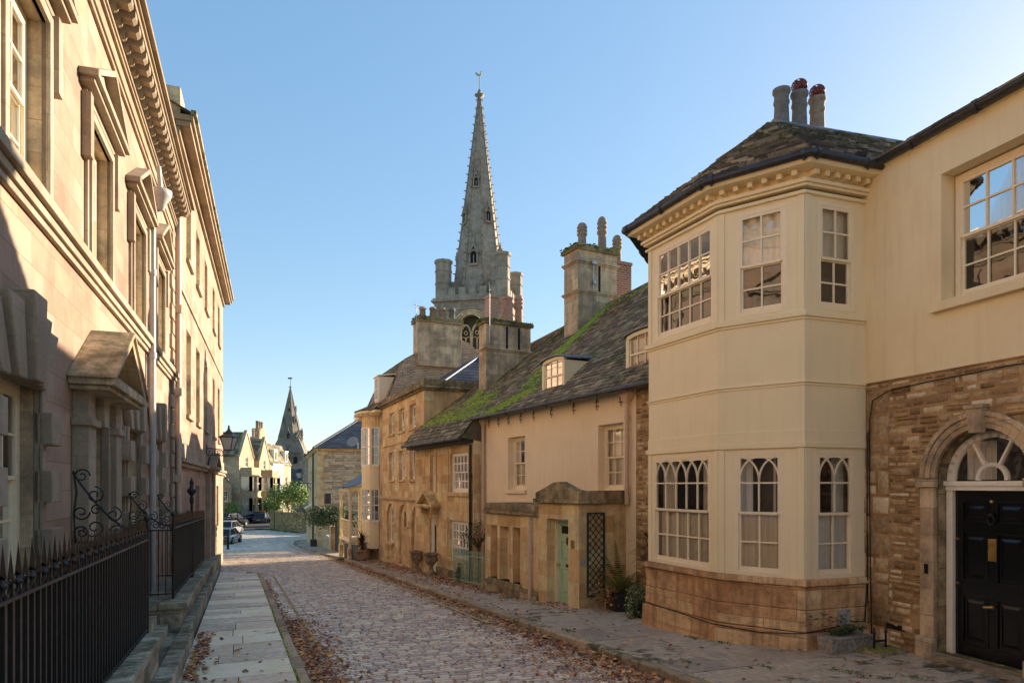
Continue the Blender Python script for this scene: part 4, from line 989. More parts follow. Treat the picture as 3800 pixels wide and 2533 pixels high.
for i in range(1100): u = rnd(); rblob(10.7-.5*u+random.gauss(0, .14), -1.6+.9*u+random.gauss(0, .08), ru(.03, .07), ru(.02, .045))
for i in range(1500): u = rnd(); rblob(6.7-1.5*u+random.gauss(0, .2), .22-.6*u+random.gauss(0, .07), ru(.03, .07), ru(.02, .045))
for i in range(900): rblob(ru(7.6, 12.7), .3-abs(random.gauss(0, .55)), ru(.02, .06), ru(.015, .04))
for i in range(500): rblob(random.gauss(9.0, .4), ru(-.9, -.1), ru(.02, .06), ru(.015, .035))
for i in range(500): rblob(ru(8, 12.6), .25-abs(random.gauss(0, .35)), ru(.02, .06), ru(.015, .035))
for i in range(220): rblob(ru(0, 7.5), ER+.1+abs(random.gauss(0, .12)), ru(.03, .07), ru(.02, .04))
for i in range(600): rblob(ru(-1, 12), ru(-4, .2), ru(.015, .04), ru(.01, .025))
tag(m.build('roof_moss', 'moss_green', recalc=False), kind='stuff')
# dormers
for di, (a0, a1, ncol) in enumerate(((3.17, 4.32, 3), (-.75, .56, 4))):
    o = -.22; zb = 4.66; zs = 5.40; zc = 5.55
    d = MB(); cm = (a0+a1)/2
    ap = arch_pts(a0+.1, a1-.1, zc-.09, 12, .07)
    # front frame with a shallow arched head
    d.box(C, a0, a0+.11, o-.08, o, zb, zs); d.box(C, a1-.11, a1, o-.08, o, zb, zs); d.box(C, a0, a1, o-.08, o+.03, zb-.07, zb)
    top = arch_pts(a0, a1, zc, 12, .10)
    for i in range(12): d.az(C, [ap[i], ap[i+1], top[i+1], top[i]], o-.08, o)
    for a in (a0, a1-.04):
        d.oz(C, [(o-.01, zb-.05), (o-.01, zs+.02), (-1.35, zs+.02), (-1.35, zb+.6)], a, a+.04)
    d.add([C.P(a0-.0, o-.01, zs), C.P(a1, o-.01, zs), C.P(a1, -1.3, zs), C.P(a0, -1.3, zs)], [(0, 1, 2, 3)])
    dm = d.build('dormer', 'cream_boards', rf, bevel=.004)
    l = MB(); tp = arch_pts(a0-.06, a1+.06, zc+.05, 10, .12); bt = arch_pts(a0-.06, a1+.06, zc+.02, 10, .12)
    for i in range(10): l.prism([C.P(tp[i][0], o+.06, tp[i][1]), C.P(tp[i+1][0], o+.06, tp[i+1][1]), C.P(bt[i+1][0], o+.06, bt[i+1][1]), C.P(bt[i][0], o+.06, bt[i][1])],
                                [C.P(tp[i][0], -1.6, tp[i][1]+.06), C.P(tp[i+1][0], -1.6, tp[i+1][1]+.06), C.P(bt[i+1][0], -1.6, bt[i+1][1]+.06), C.P(bt[i][0], -1.6, bt[i][1]+.06)])
    l.build('dormer_roof', 'lead', dm)
    window(dm, C, a0+.11, a1-.11, zb, zc-.08, o-.03, ncol, (2, 2), .5, arch=.12, curtain='full', cfrac=1, fw=.05, bw=.02, cmat='net_curtain') if False else None
    wo = dm
    mbx = MB(); b0, b1 = a0+.11, a1-.11; zz0, zz1 = zb, zc-.09
    mbx.box(C, b0, b0+.04, o-.07, o-.03, zz0, zs-.02); mbx.box(C, b1-.04, b1, o-.07, o-.03, zz0, zs-.02); mbx.box(C, b0, b1, o-.07, o-.02, zz0, zz0+.06); mbx.box(C, b0, b1, o-.06, o-.02, (zz0+zs)/2, (zz0+zs)/2+.04)
    for k in range(1, ncol): x = b0+(b1-b0)*k/ncol; mbx.box(C, x-.011, x+.011, o-.06, o-.03, zz0, zs+.06)
    sash = mbx.build('dormer_sash', 'white_paint', dm)
    gl = MB(); gl.quad(C.P(b0, o-.05, zz0), C.P(b1, o-.05, zz0), C.P(b1, o-.05, zs+.08), C.P(b0, o-.05, zs+.08)); gl.build('pane', 'window_glass', dm)
    cu = MB(); nn = 30
    for i in range(nn): x0 = b0+(b1-b0)*i/nn; x1 = b0+(b1-b0)*(i+1)/nn; cu.quad(C.P(x0, o-.14+.02*(i % 2), zz0), C.P(x1, o-.14+.02*((i+1) % 2), zz0), C.P(x1, o-.14+.02*((i+1) % 2), zs+.1), C.P(x0, o-.14+.02*(i % 2), zs+.1))
    cu.box(C, b0-.1, b1+.1, o-.5, o-.3, zz0-.1, zz0); cu.build('curtain', 'net_curtain', dm, recalc=False)
# chimney stacks on the long roof
def stackbox(F, a0, a1, o0, o1, zb, zt, mat, parent, ledges=(), slots=(), cap=.14, capm=None, name='chimney'):
    m = MB(); m.box(F, a0, a1, o0, o1, zb, zt)
    for z in ledges: m.box(F, a0-.07, a1+.07, o0-.07, o1+.07, z, z+.06); m.box(F, a0-.035, a1+.035, o0-.035, o1+.035, z-.05, z)
    c = m.build(name, mat, parent, bevel=.012)
    k = MB(); k.box(F, a0-.09, a1+.09, o0-.09, o1+.09, zt, zt+.08); k.box(F, a0-.03, a1+.03, o0-.03, o1+.03, zt+.08, zt+cap+.08); k.build('coping', capm or 'mossy_stone', c, bevel=.015)
    mm = MB()
    for i in range(160):
        a, o = (ru(a0-.08, a1+.08), random.choice((o0-.07, o1+.07))+ru(-.03, .03)) if rnd() < .5 else (random.choice((a0-.07, a1+.07))+ru(-.03, .03), ru(o0-.08, o1+.08)); x, y, z = F.P(a, o, zt+ru(.04, cap+.09)); r = ru(.02, .05)
        mm.add([(x-r, y-r, z), (x+r, y-r, z), (x+r, y+r, z), (x-r, y+r, z), (x, y, z+r*.9)], [(0, 1, 4), (1, 2, 4), (2, 3, 4), (3, 0, 4)], 0, rnd()*.6, True)
    tag(mm.build('moss', 'moss_green', c, recalc=False), kind='stuff')
    for o, z0, z1 in slots: s = MB(); s.box(F, a0-.004, a1+.004, o-.045, o+.045, z0, z1); s.build('slot', 'dark_void', c)
    return c
aA = 6.95
cA = stackbox(C, aA, aA+.85, -4.75, -3.15, 7.0, 9.95, 'stack_stone', rf, (9.55, 8.55), ((-4.02, 8.62, 9.5),))
m = MB(); m.box(C, aA+.1, aA+.8, -5.45, -4.76, 7.0, 9.75); m.box(C, aA+.07, aA+.83, -5.48, -4.73, 9.75, 9.85); cA2 = m.build('brick_chimney', 'red_brick', rf, bevel=.006)
for px, top, bas, o, kd in ((1337, 512, 556, -3.4, 1), (1383, 498, 556, -4.25, 1)):
    a = aA+.42; p = C.P(a, o, 0); oo = o
    # slide along the stack until the pot stands where the photograph shows it
    for _ in range(40):
        p = C.P(a, oo, 0); e = CX+p[0]/p[1]*f_-px; oo += e/70.
    p = C.P(a, oo, 0); zt = CZ+(HY-top)/f_*p[1]; mp = MB(); pot(mp, (p[0], p[1], 10.1), zt-10.1, .155, kind=1); mp.build('chimney_pot', 'buff_pot', cA)
p = C.P(aA+.45, -5.1, 0); mp = MB(); pot(mp, (p[0], p[1], 9.85), 1.02, .155, kind=1); mp.build('chimney_pot', 'buff_pot', cA2)
m = MB(); m.tube([C.P(aA-.03, -3.75, 8.7), C.P(aA-.06, -3.75, 9.6)], .018, 6); m.box(C, aA-.12, aA-.02, -3.8, -3.7, 8.85, 8.95); m.box(C, aA-.12, aA-.02, -3.85, -3.65, 9.5, 9.6); m.build('aerial_bracket', 'steel', cA)
aB = 10.1
cB = stackbox(C, aB, aB+.6, -3.15, -1.3, 5.0, 7.95, 'stack_stone', rf, (7.02,), ((-2.15, 7.1, 7.9), (-2.65, 7.1, 7.9)), cap=.1)
for px, top, w_, mt, sq in ((1128.5, 679, .21, 'terracotta', 1), (1164, 682, .19, 'terracotta', 1), (1191.5, 676, .16, 'terracotta', 0)):
    a = aB+.3; oo = -2
    for _ in range(40):
        p = C.P(a, oo, 0); e = CX+p[0]/p[1]*f_-px; oo += e/60.
    zt = CZ+(HY-top)/f_*p[1]; mp = MB(); q = C.at(a, oo) if False else None
    if sq:
        mp.taper(C, a, oo, w_*1.9, w_*1.9, 8.1, w_*1.6, w_*1.6, zt-.12); mp.taper(C, a, oo, w_*1.85, w_*1.85, zt-.12, w_*1.85, w_*1.85, zt-.03); mp.taper(C, a, oo, w_*1.3, w_*1.3, zt-.03, w_*1.3, w_*1.3, zt)
    else: pot(mp, C.P(a, oo, 8.1), zt-8.1, w_, kind=1)
    mp.build('chimney_pot', mt, cB, bevel=.008 if sq else 0)
m = MB(); ap_ = C.P(aB-.25, -1.32, 0); m.tube([(ap_[0], ap_[1], 7.2), (ap_[0], ap_[1], 8.95)], .018, 6); m.tube([(ap_[0], ap_[1], 8.9), (ap_[0]-.02, ap_[1], 9.35)], .008, 5)
m.tube([(ap_[0], ap_[1], 7.35), C.P(aB, -1.45, 7.35)], .014, 5); m.tube([(ap_[0], ap_[1], 7.75), C.P(aB, -1.45, 7.75)], .014, 5); m.build('aerial', 'steel', cB)

# ---- low front extension and porch of the rendered house
XO = 1.25
por = thing('stone_porch', base(C, 2, 1), 'honey stone front porch with a mossy curved parapet and a sage green door', 'porch')
m = MB()
wall(m, C, 2.02, 4.92, -1.6, 1.36, [(2.93, 3.33, -.36, 1.05), (3.5, 4.06, -.36, 1.05), (4.2, 4.6, -.36, 1.05)], o=XO-.02, depth=.3, back=1, room=.35)
wall(m, C, .27, 2.02, -1.6, 1.70, [(.70, 1.61, -.62, 1.35)], o=XO, depth=.3, back=1, room=.3)
m.box(C, 4.9, 4.92, 0, XO-.021, -1.6, 1.36); m.box(C, .27, .29, 0, XO-.001, -1.6, 1.7); m.box(C, .3, 2.0, .0, XO-.01, 1.66, 1.7); m.box(C, 2.02, 4.9, .0, XO-.03, 1.32, 1.36)
m.box(C, 2.0, 2.04, .3, XO+.004, 1.36, 1.70)
m.build('porch_wall', ['porch_ashlar', 'interior'], por)
m = MB(); m.box(C, 1.98, 4.99, -.0, XO+.06, 1.37, 1.45); m.box(C, 2.0, 4.95, .0, XO+.02, 1.45, 1.64)
top = [(.22, 1.98), (.5, 2.02), (.8, 2.12), (1.05, 2.19), (1.3, 2.17), (1.55, 2.09), (1.85, 2.0), (2.08, 1.94)]
m.az(C, [(2.08, 1.78), (.22, 1.78)]+top, XO-.2, XO+.04); m.box(C, .17, 2.12, .0, XO+.09, 1.71, 1.80); m.oz(C, [(0, 1.78), (XO-.21, 1.78), (XO-.21, 1.99), (.0, 2.0)], .22, .45)
m.box(C, .45, 2.05, .0, XO-.2, 1.78, 1.9)
m.build('parapet', 'mossy_stone', por, bevel=.015)
m = MB(); m.box(C, 2.0, 4.98, XO-.02, XO+.05, -1.6, -.42); m.box(C, 2.86, 4.7, XO-.2, XO+.03, -.42, -.36); m.build('plinth', 'mossy_stone', por, bevel=.012)
for a0, a1 in ((2.93, 3.33), (3.5, 4.06), (4.2, 4.6)): window(por, C, a0, a1, -.36, 1.05, XO-.26, 1 if a1-a0 < .5 else 2, (1, 1), .5, curtain='full', cfrac=1, cmat='cream_blind', fw=.05)
dd = panel_door(por, C, .76, 1.56, -.6, 1.30, XO-.28, 'sage_paint', 1, [(-.42, .22), (.34, .85), (.98, 1.2)], st=.13)
m = MB(); m.box(C, .885, 1.43, XO-.29, XO-.275, 1.0, 1.18); m.build('pane', 'car_glass', dd)
m = MB(); m.box(C, 1.0, 1.22, XO-.279, XO-.265, .24, .31); m.build('letter_plate', 'rust', dd)
m = MB(); m.sphere(C.P(1.49, XO-.22, .28), .032, .032, .032); m.tube([C.P(1.49, XO-.28, .28), C.P(1.49, XO-.22, .28)], .014, 6); m.build('handle', 'brass', dd)
m = MB(); m.tube([tuple(Vector(C.P(1.1, XO-.26, .84))+Vector((C.d[0]*.07*math.cos(x), C.d[1]*.07*math.cos(x), .08*math.sin(x)))) for x in [i*math.pi/8 for i in range(16)]], .022, 6, closed=True); m.sphere(C.P(1.1, XO-.27, .84), .05, .05, .05); m.build('knocker', 'rust', dd)
m = MB(); m.box(C, .70, .76, XO-.32, XO-.22, -.6, 1.35); m.box(C, 1.56, 1.61, XO-.32, XO-.22, -.6, 1.35); m.box(C, .76, 1.56, XO-.32, XO-.22, 1.30, 1.35); m.build('door_frame', 'white_paint', por)
m = MB(); m.box(C, .45, .56, XO+.001, XO+.03, .74, .92); m.build('number_plaque', 'brass', por, bevel=.006)
m = MB(); sf = C.sidef(.27, 0); m.tube([sf.P(-XO+.08, .0, .45), sf.P(-XO+.08, .02, .45)], .07, 14); m.build('wall_disc', 'grey_plastic', por)
pipe(por, C, 2.32, XO+.05, -1.0, 1.34, .045, 'peach_pipe', False, (-.5, .6))
m = MB(); m.box(C, .55, 1.75, XO, XO+.3, -1.2, -.62); m.build('doorstep', 'mossy_stone', por, bevel=.015)
# green trellis fixed to the side wall of the porch
tr = MB(); F3 = sf     # a' inward from the frontage plane: a' = -o
a0, a1, z0, z1 = -1.06, -.60, -.30, 1.52
tr.box(F3, a0, a0+.03, .01, .045, z0, z1); tr.box(F3, a1-.03, a1, .01, .045, z0, z1); tr.box(F3, a0+.03, a1-.03, .01, .045, z0, z0+.03); tr.box(F3, a0+.03, a1-.03, .01, .045, z1-.03, z1)
w_ = a1-a0; k = z0-.4
while k < z1+.4:
    for sg in (1, -1):
        p = [(a0, k), (a1, k+w_*1.05)] if sg > 0 else [(a0, k+w_*1.05), (a1, k)]
        (x0, y0), (x1, y1) = p
        def clip(x0, y0, x1, y1):
            for (lo_, hi_) in ((z0, z1),):
                if y1 != y0:
                    ts = sorted([(lo_-y0)/(y1-y0), (hi_-y0)/(y1-y0)]); t0, t1 = max(0, ts[0]), min(1, ts[1]); return (x0+(x1-x0)*t0, y0+(y1-y0)*t0, x0+(x1-x0)*t1, y0+(y1-y0)*t1) if t1 > t0 else None
        q = clip(x0, y0, x1, y1)
        if q: bar_path(tr, F3, [(q[0], q[1]), (q[2], q[3])], .022 if sg > 0 else .034, .017, .010)
    k += .162
tg = tr.build('trellis', 'dark_green_paint'); tag(tg, 'tall narrow dark green diamond trellis on the porch side wall', 'trellis')

# ---- stone house T under the far end of the long roof
TO = .35
th = thing('ashlar_cottage', base(C, 10), 'honey ashlar two-storey house with white casements and a pedimented doorway', 'house')
m = MB()
wall(m, C, 7.62, 12.95, -2.2, 3.55, [(7.95, 9.5, 1.88, 3.2), (10.78, 11.3, 1.88, 3.17), (7.95, 9.55, -.32, .94), (10.74, 11.42, -1.1, .94)], o=TO, depth=.16, back=1)
m.box(C, 7.6, 7.62, 0, TO+.002, -2.2, 3.6)
m.box(C, 7.85, 9.6, TO+.003, TO+.06, 1.76, 1.88); m.box(C, 7.85, 9.65, TO+.003, TO+.06, -.44, -.32)
for q in ((7.85, 9.6, 1.88, 3.2), (10.7, 11.38, 1.88, 3.17), (7.85, 9.65, -.32, .94)):
    m.box(C, q[0], q[0]+.09, TO+.002, TO+.03, q[2], q[3]+.1); m.box(C, q[1]-.09, q[1], TO+.002, TO+.03, q[2], q[3]+.1) if q[0] != 7.85 else m.box(C, q[1]+.0, q[1]+.06, TO+.002, TO+.03, q[2], q[3]+.1)
m.build('front_wall', ['honey_ashlar', 'interior'], th)
m = MB(); m.box(C, 7.64, 10.6, TO+.002, TO+.09, -2.2, -.75); m.build('plinth', 'mossy_stone', th, bevel=.015)
window(th, C, 7.95, 9.5, 1.88, 3.2, TO-.1, 5, (2, 2), .5, mat='bright_white_paint', curtain='sides', bw=.04)
window(th, C, 10.78, 11.3, 1.88, 3.17, TO-.1, 2, (2, 3), .55, mat='bright_white_paint')
window(th, C, 7.95, 9.55, -.32, .94, TO-.1, 6, (2, 2), .5, mat='bright_white_paint', curtain='full', cfrac=1, bw=.035, fat=True)
d2 = panel_door(th, C, 10.8, 11.36, -1.05, .86, TO-.14, 'bright_white_paint', 1, [(-.95, -.45)], st=.08)
m = MB(); m.box(C, 10.9, 11.26, TO-.15, TO-.135, -.35, .75); m.build('pane', 'car_glass', d2)
m = MB(); m.sphere(C.P(10.86, TO-.1, -.15), .03, .03, .03); m.build('handle', 'black_iron', d2)
m = MB(); m.box(C, 10.74, 10.8, TO-.2, TO-.08, -1.1, .94); m.box(C, 11.36, 11.42, TO-.2, TO-.08, -1.1, .94); m.box(C, 10.8, 11.36, TO-.2, TO-.08, .86, .94); m.build('door_frame', 'bright_white_paint', th)
m = MB(); pediment(m, C, 10.33, 11.95, 1.36, .50, TO, TO+.36, .08)
for a in (10.55, 11.6):
    m.oz(C, [(TO+.003, 1.30), (TO+.28, 1.30), (TO+.26, 1.18), (TO+.14, 1.06), (TO+.08, .9), (TO+.11, .78), (TO+.07, .70), (TO+.003, .62)], a, a+.13)
m.build('door_hood', 'porch_ashlar', th, bevel=.006)
m = MB(); tile_patch(m, C.P(13.0, .82, 3.62), C.P(7.55, .82, 3.62), C.P(7.55, .3, 4.28), C.P(13.0, .3, 4.28), tw=.23, th=.155, thick=.026, jit=1.); m.oz(C, [(.02, 3.5), (.8, 3.6), (.3, 4.2), (.02, 4.2)], 7.56, 7.6)
m.build('roof', 'stone_slates', th, recalc=False)
m = MB(); m.box(C, 7.6, 12.95, TO+.001, TO+.35, 3.46, 3.56); m.build('eaves_board', 'dark_wood', th)
gutter([C.P(7.5, .86, 3.58), C.P(13.0, .86, 3.58)], th, .055, br=1.1)
pipe(th, C, 7.72, TO+.06, -1.4, 3.4, .045, 'black_iron', False, (2.4, .9, -.2))

# ================================================================== three-storey house
S = Fr(-3.38, 26.3, 498, 1)
s3 = thing('three_storey_house', base(S, 3.5), 'tall three-storey honey ashlar house with a plain parapet and three round-headed recesses at street level', 'house')
tops = [(1.2, 2.2), (3.0, 4.02), (4.85, 5.9)]; arcs = [(.55, 1.75), (2.7, 3.9), (4.95, 6.2)]
m = MB()
wall(m, S, 0, 7.25, 1.6, 5.78, [(a, b, 4.45, 5.42) for a, b in tops]+[(a, b, 2.36, 3.62) for a, b in tops], o=0, depth=.17, back=1)
wall(m, S, 0, 7.25, -2.6, 1.6, [(a-.12, b+.12, -2.5, 1.3, (b-a)/2+.1) for a, b in arcs], o=.01, depth=.1)
ops = [(.72, 1.58, -.5, 1.1, .42), (5.14, 6.02, -.5, 1.1, .42)]
for (a, b), q in zip(arcs, (ops[0], None, ops[1])): wall(m, S, a-.2, b+.2, -2.5, 1.45, [q] if q else [(3.1, 3.5, .35, 1.0, .3)], o=-.10, depth=.04, back=1, room=.4)
for a, b in tops:
    m.box(S, a-.08, b+.08, .002, .07, 4.36, 4.45); m.box(S, a-.08, b+.08, .002, .07, 2.27, 2.36)
m.box(S, -.0, 7.25, .002, .05, 3.93, 4.02); m.box(S, -.0, 7.3, .011, .14, 1.52, 1.60); m.box(S, 0, 7.28, .011, .09, 1.46, 1.52)
for a, b in arcs: m.box(S, a-.36, a-.1, .012, .06, .32, .40)
for q in ops: m.box(S, q[0]-.06, q[1]+.06, -.12, .06, -.60, -.5)
m.box(S, -.02, 7.27, .012, .07, -2.6, -1.3)
fw = m.build('front_wall', ['honey_ashlar', 'interior'], s3)
m = MB(); sd = S.sidef(0, 0); wall(m, sd, 0, 6, 1.0, 5.78, [], o=.01); m.box(S, 7.2, 7.26, -6, -.01, -2.6, 5.9); m.box(S, 0, 7.2, -6.05, -6, -2.6, 5.8); m.build('side_wall', 'porch_ashlar', s3)
m = MB(); n0 = -.2
m.ao(S, [(-.12, .12), (7.4, .12), (7.4, -.2), (.25, -.2), (.25, -6), (-.12, -6)], 5.78, 5.86); m.ao(S, [(-.22, .24), (7.5, .24), (7.5, -.2), (.25, -.2), (.25, -6), (-.22, -6)], 5.86, 5.95); m.ao(S, [(-.06, .04), (7.35, .04), (7.35, -.2), (.25, -.2), (.25, -6), (-.06, -6)], 5.95, 6.22)
m.build('parapet', 'mossy_stone', s3, bevel=.012)
for a, b in tops:
    window(s3, S, a, b, 4.45, 5.42, -.15, 3, (1, 2), .5, mat='bright_white_paint', glassm='far_glass'); window(s3, S, a, b, 2.36, 3.62, -.15, 3, (2, 2), .5, mat='bright_white_paint', glassm='far_glass')
for q in ops: window(s3, S, q[0], q[1], q[2], q[3], -.13, 2, (2, 2), .55, arch=q[4], mat='bright_white_paint', glassm='far_glass', curtain='half')
m = MB(); c = [S.P(.6, -.6, 6.0), S.P(.6, -5.4, 6.0), S.P(6.6, -5.4, 6.0), S.P(6.6, -.6, 6.0)]; t0, t1 = S.P(2.6, -3.2, 7.75), S.P(4.6, -3.2, 7.75)
tile_patch(m, c[0], c[1], t0, t0, tw=.35, th=.3, thick=.01, jit=.2); tile_patch(m, c[3], c[0], t0, t1, tw=.35, th=.3, thick=.01, jit=.2); tile_patch(m, c[2], c[3], t1, t1, tw=.35, th=.3, thick=.01, jit=.2); m.quad(c[1], c[2], t1, t0)
rr = m.build('roof', 'welsh_slates', s3, recalc=False)
m = MB(); m.tube([c[0], t0], .06, 6); m.tube([c[1], t0], .06, 6); m.tube([t0, t1], .06, 6); m.build('lead_flashing', 'lead', rr)

# ================================================================== bow-windowed house beyond it, with the brick party gable
ub = thing('bow_window_house', base(S, 10), 'narrow old house with a tall white bow window and a brick gable', 'house')
m = MB()
wall(m, S, 7.25, 12.2, -2.9, 5.75, [(10.9, 11.5, 2.6, 4.9, .3), (10.7, 11.5, -2.3, .9)], o=-.02, depth=.15, back=1)
m.box(S, 12.15, 12.2, -6, -.03, -2.9, 5.75); m.box(S, 7.3, 12.15, -6.3, -6.2, -2.9, 6)
m.build('front_wall', ['stack_stone', 'interior'], ub)
bc, br, bo = 9.0, .95, .62     # bow: centre, half width, projection
def bow(m, z0, z1, k=1.0, mi=0, n=10, e=0): 
    p = [(bc-br*k*math.cos(math.pi*i/n)*1.0, (bo+e)*math.sin(math.pi*i/n)**.8) for i in range(n+1)]; m.ao(S, p, z0, z1, mi)
m = MB(); bow(m, 1.95, 3.05)
m2 = MB(); bow(m2, -1.0, .28); bow(m2, .25, .33, 1.03, e=.02); m2.build('bow_panel', 'cream_boards', ub); bow(m, 3.0, 3.07, 1.03, e=.02); bow(m, 1.9, 1.97, 1.03, e=.02)
m.build('bow_panel', 'cream_boards', ub); m = MB(); bow(m, 5.0, 5.6); m.build('bow_head', 'honey_ashlar', ub)
for z0, z1 in ((3.07, 5.0), (.33, 1.95)):
    m = MB(); n = 10; P_ = [(bc-br*math.cos(math.pi*i/n), bo*math.sin(math.pi*i/n)**.8) for i in range(n+1)]
    ins = MB()
    for i, (a, o) in enumerate(P_):
        if i % 2 == 0 and 0 < i < n or i in (0, n): m.box(S, a-.07, a+.07, o-.09, o+.01, z0, z1)
        elif 0 < i < n: m.box(S, a-.018, a+.018, o-.05, o-.0, z0, z1)
    for i in range(n):
        (a, o), (b, p) = P_[i], P_[i+1]
        for zz, h in ((z0, .09), (z1-.07, .07), ((z0+z1)/2-.03, .06), (z0+(z1-z0)*.27, .025), (z0+(z1-z0)*.76, .025)):
            m.prism([S.P(a, o-.06, zz), S.P(b, p-.06, zz), S.P(b, p, zz), S.P(a, o, zz)], [S.P(a, o-.06, zz+h), S.P(b, p-.06, zz+h), S.P(b, p, zz+h), S.P(a, o, zz+h)])
        ins.quad(S.P(a, o-.035, z0), S.P(b, p-.035, z0), S.P(b, p-.035, z1), S.P(a, o-.035, z1))
    wd = m.build('window', 'bright_white_paint', ub); ins.build('pane', 'far_glass', wd, recalc=False)
    cu = MB()
    for i in (2, 6): (a, o), (b, p) = P_[i], P_[i+1]; cu.quad(S.P(a, o-.16, z0), S.P(b, p-.16, z0), S.P(b, p-.16, z1), S.P(a, o-.16, z1))
    cu.build('curtain', 'net_curtain', wd, recalc=False)
    cu = MB(); bow(cu, z0+.01, z1-.01, .62, e=-.3); cu.build('room_shade', 'interior', wd)
m = MB()
for i in range(13):
    a = 7.7+i*.24; pr = (bo+.28)*max(.15, math.sin(math.pi*min(1, max(0, (a-bc+1.4)/2.8))))+.12; m.box(S, a-.05, a+.05, .0, pr, 5.56, 5.66)
P_ = [(7.3, .0)]+[(7.3, .35), (7.9, .42)]+[(bc-1.1*math.cos(math.pi*i/8), .42+.52*math.sin(math.pi*i/8)) for i in range(9)]+[(12.3, .42), (12.3, 0)]
m.ao(S, P_, 5.66, 5.78); m.build('eaves', 'cream_boards', ub)
m = MB(); P2 = [(a, o+.05) for a, o in P_[1:-1]]
for (a, o), (b, p) in zip(P2[:-1], P2[1:]): tile_patch(m, S.P(a, o, 5.8), S.P(b, p, 5.8), S.P(b, -.25, 6.35), S.P(a, -.25, 6.35), tw=.25, th=.2, thick=.015)
tile_patch(m, S.P(12.35, -.22, 6.3), S.P(7.3, -.22, 6.3), S.P(7.3, -1.05, 8.25), S.P(11.9, -1.05, 8.25), tw=.25, th=.2, thick=.015)
tile_patch(m, S.P(11.95, -1.0, 8.2), S.P(7.3, -1.0, 8.2), S.P(7.3, -3.4, 9.5), S.P(10.8, -3.4, 9.5), tw=.25, th=.2, thick=.02)
tile_patch(m, S.P(12.35, -6, 6.0), S.P(12.35, -.22, 6.0), S.P(11.9, -1.05, 8.25), S.P(10.8, -3.4, 9.5), tw=.3, th=.3, thick=.02); m.quad(S.P(7.3, -3.4, 9.5), S.P(10.8, -3.4, 9.5), S.P(12.3, -6.2, 6), S.P(7.3, -6.2, 6))
ur = m.build('roof', 'stone_slates', ub, recalc=False)
m = MB(); m.oz(S, [(.1, 5.75), (-.28, 6.35), (-1.08, 8.3), (-1.5, 8.55), (-3.4, 9.65), (-4.4, 9.35), (-6.2, 8.0), (-6.2, 2)], 7.22, 7.42); bg_ = m.build('brick_gable', 'old_brick', ub)
cC = stackbox(S, 7.0, 7.9, -3.95, -1.7, 8.0, 10.15, 'stack_stone', ur, (), (), cap=.22)
for px, top, mt in ((970.5, 705, 'buff_pot'), (994, 706, 'buff_pot'), (1016, 708, 'buff_pot'), (1038, 709, 'grey_pot')):
    oo = -2.5
    for _ in range(40):
        p = S.P(7.45, oo, 0); e = CX+p[0]/p[1]*f_-px; oo += e/60.
    zt = CZ+(HY-top)/f_*p[1]; mp = MB(); pot(mp, (p[0], p[1], 10.42), max(.4, zt-10.42), .17, kind=2); mp.build('chimney_pot', mt, cC)
m = MB(); q = S.P(6.95, -1.6, 0); m.tube([(q[0], q[1], 9.0), (q[0], q[1], 10.95)], .018, 6); m.tube([(q[0]-.1, q[1], 10.93), (q[0]+.5, q[1]+.1, 10.75)], .012, 5)
for i in range(7): x = q[0]+i*.08; m.tube([(x, q[1]-.15, 10.9-i*.03), (x, q[1]+.15, 10.9-i*.03)], .006, 4)
for i in range(6): m.tube([(q[0]-.25+i*.1, q[1], 10.75+.05*(i % 2)), (q[0]-.2+i*.1, q[1], 11.15)], .005, 4)
m.build('aerial', 'steel', cC)
m = MB(); m.box(S, 7.75, 8.75, -1.0, .05, 6.2, 7.45); m.oz(S, [(.12, 7.45), (.12, 7.52), (-1.6, 7.75), (-1.6, 7.68)], 7.68, 8.82); dm = m.build('dormer', 'peach_render', ur, bevel=.01)
m = MB(); m.quad(S.P(7.9, .056, 6.35), S.P(8.6, .056, 6.35), S.P(8.6, .056, 7.38), S.P(7.9, .056, 7.38)); m.build('pane', 'far_glass', dm, recalc=False)
m = MB(); m.box(S, 7.84, 7.9, .05, .09, 6.3, 7.42); m.box(S, 8.6, 8.66, .05, .09, 6.3, 7.42); m.box(S, 7.9, 8.6, .05, .09, 7.36, 7.42); m.box(S, 7.9, 8.6, .05, .09, 6.3, 6.37); m.box(S, 7.9, 8.6, .058, .085, 6.84, 6.88); m.box(S, 8.12, 8.15, .058, .08, 6.37, 7.36); m.box(S, 8.35, 8.38, .058, .08, 6.37, 7.36)
m.box(S, 7.9, 8.6, .051, .053, 6.37, 7.36); m.build('dormer_sash', 'bright_white_paint', dm)
# ---- verandah
ver = thing('verandah', base(S, 11, .5), 'white timber verandah with arched brackets, lattice balustrade and a swept lead roof', 'verandah')
zt = 2.02; zd = -.72; A0, A1 = 9.75, 12.55; O1 = 1.15
m = MB()
for a, o in ((A1, O1), (A0+.05, O1)): m.box(S, a-.06, a+.06, o-.12, o, zd-.35, zt-.2); m.box(S, a-.09, a+.09, o-.15, o+.03, zd-.45, zd-.35)
m.box(S, A1-.06, A1+.06, .02, .14, zd, zt-.2)
m.box(S, A0, A1+.06, O1-.1, O1-.02, zt-.22, zt-.02); m.box(S, A1-.04, A1+.04, .0, O1-.1, zt-.22, zt-.02)
m.build('frame', 'cream_boards', ver, bevel=.005)
m = MB()
bar_path(m, S, [(A0+.1+.75*(1-math.cos(i*math.pi/16)), .95+.8*math.sin(i*math.pi/16)) for i in range(9)], O1-.06, .05, .05)
bar_path(m, S, [(A1-.1-.75*(1-math.cos(i*math.pi/16)), .95+.8*math.sin(i*math.pi/16)) for i in range(9)], O1-.06, .05, .05)
vs_ = S.sidef(A0+.0, 0)
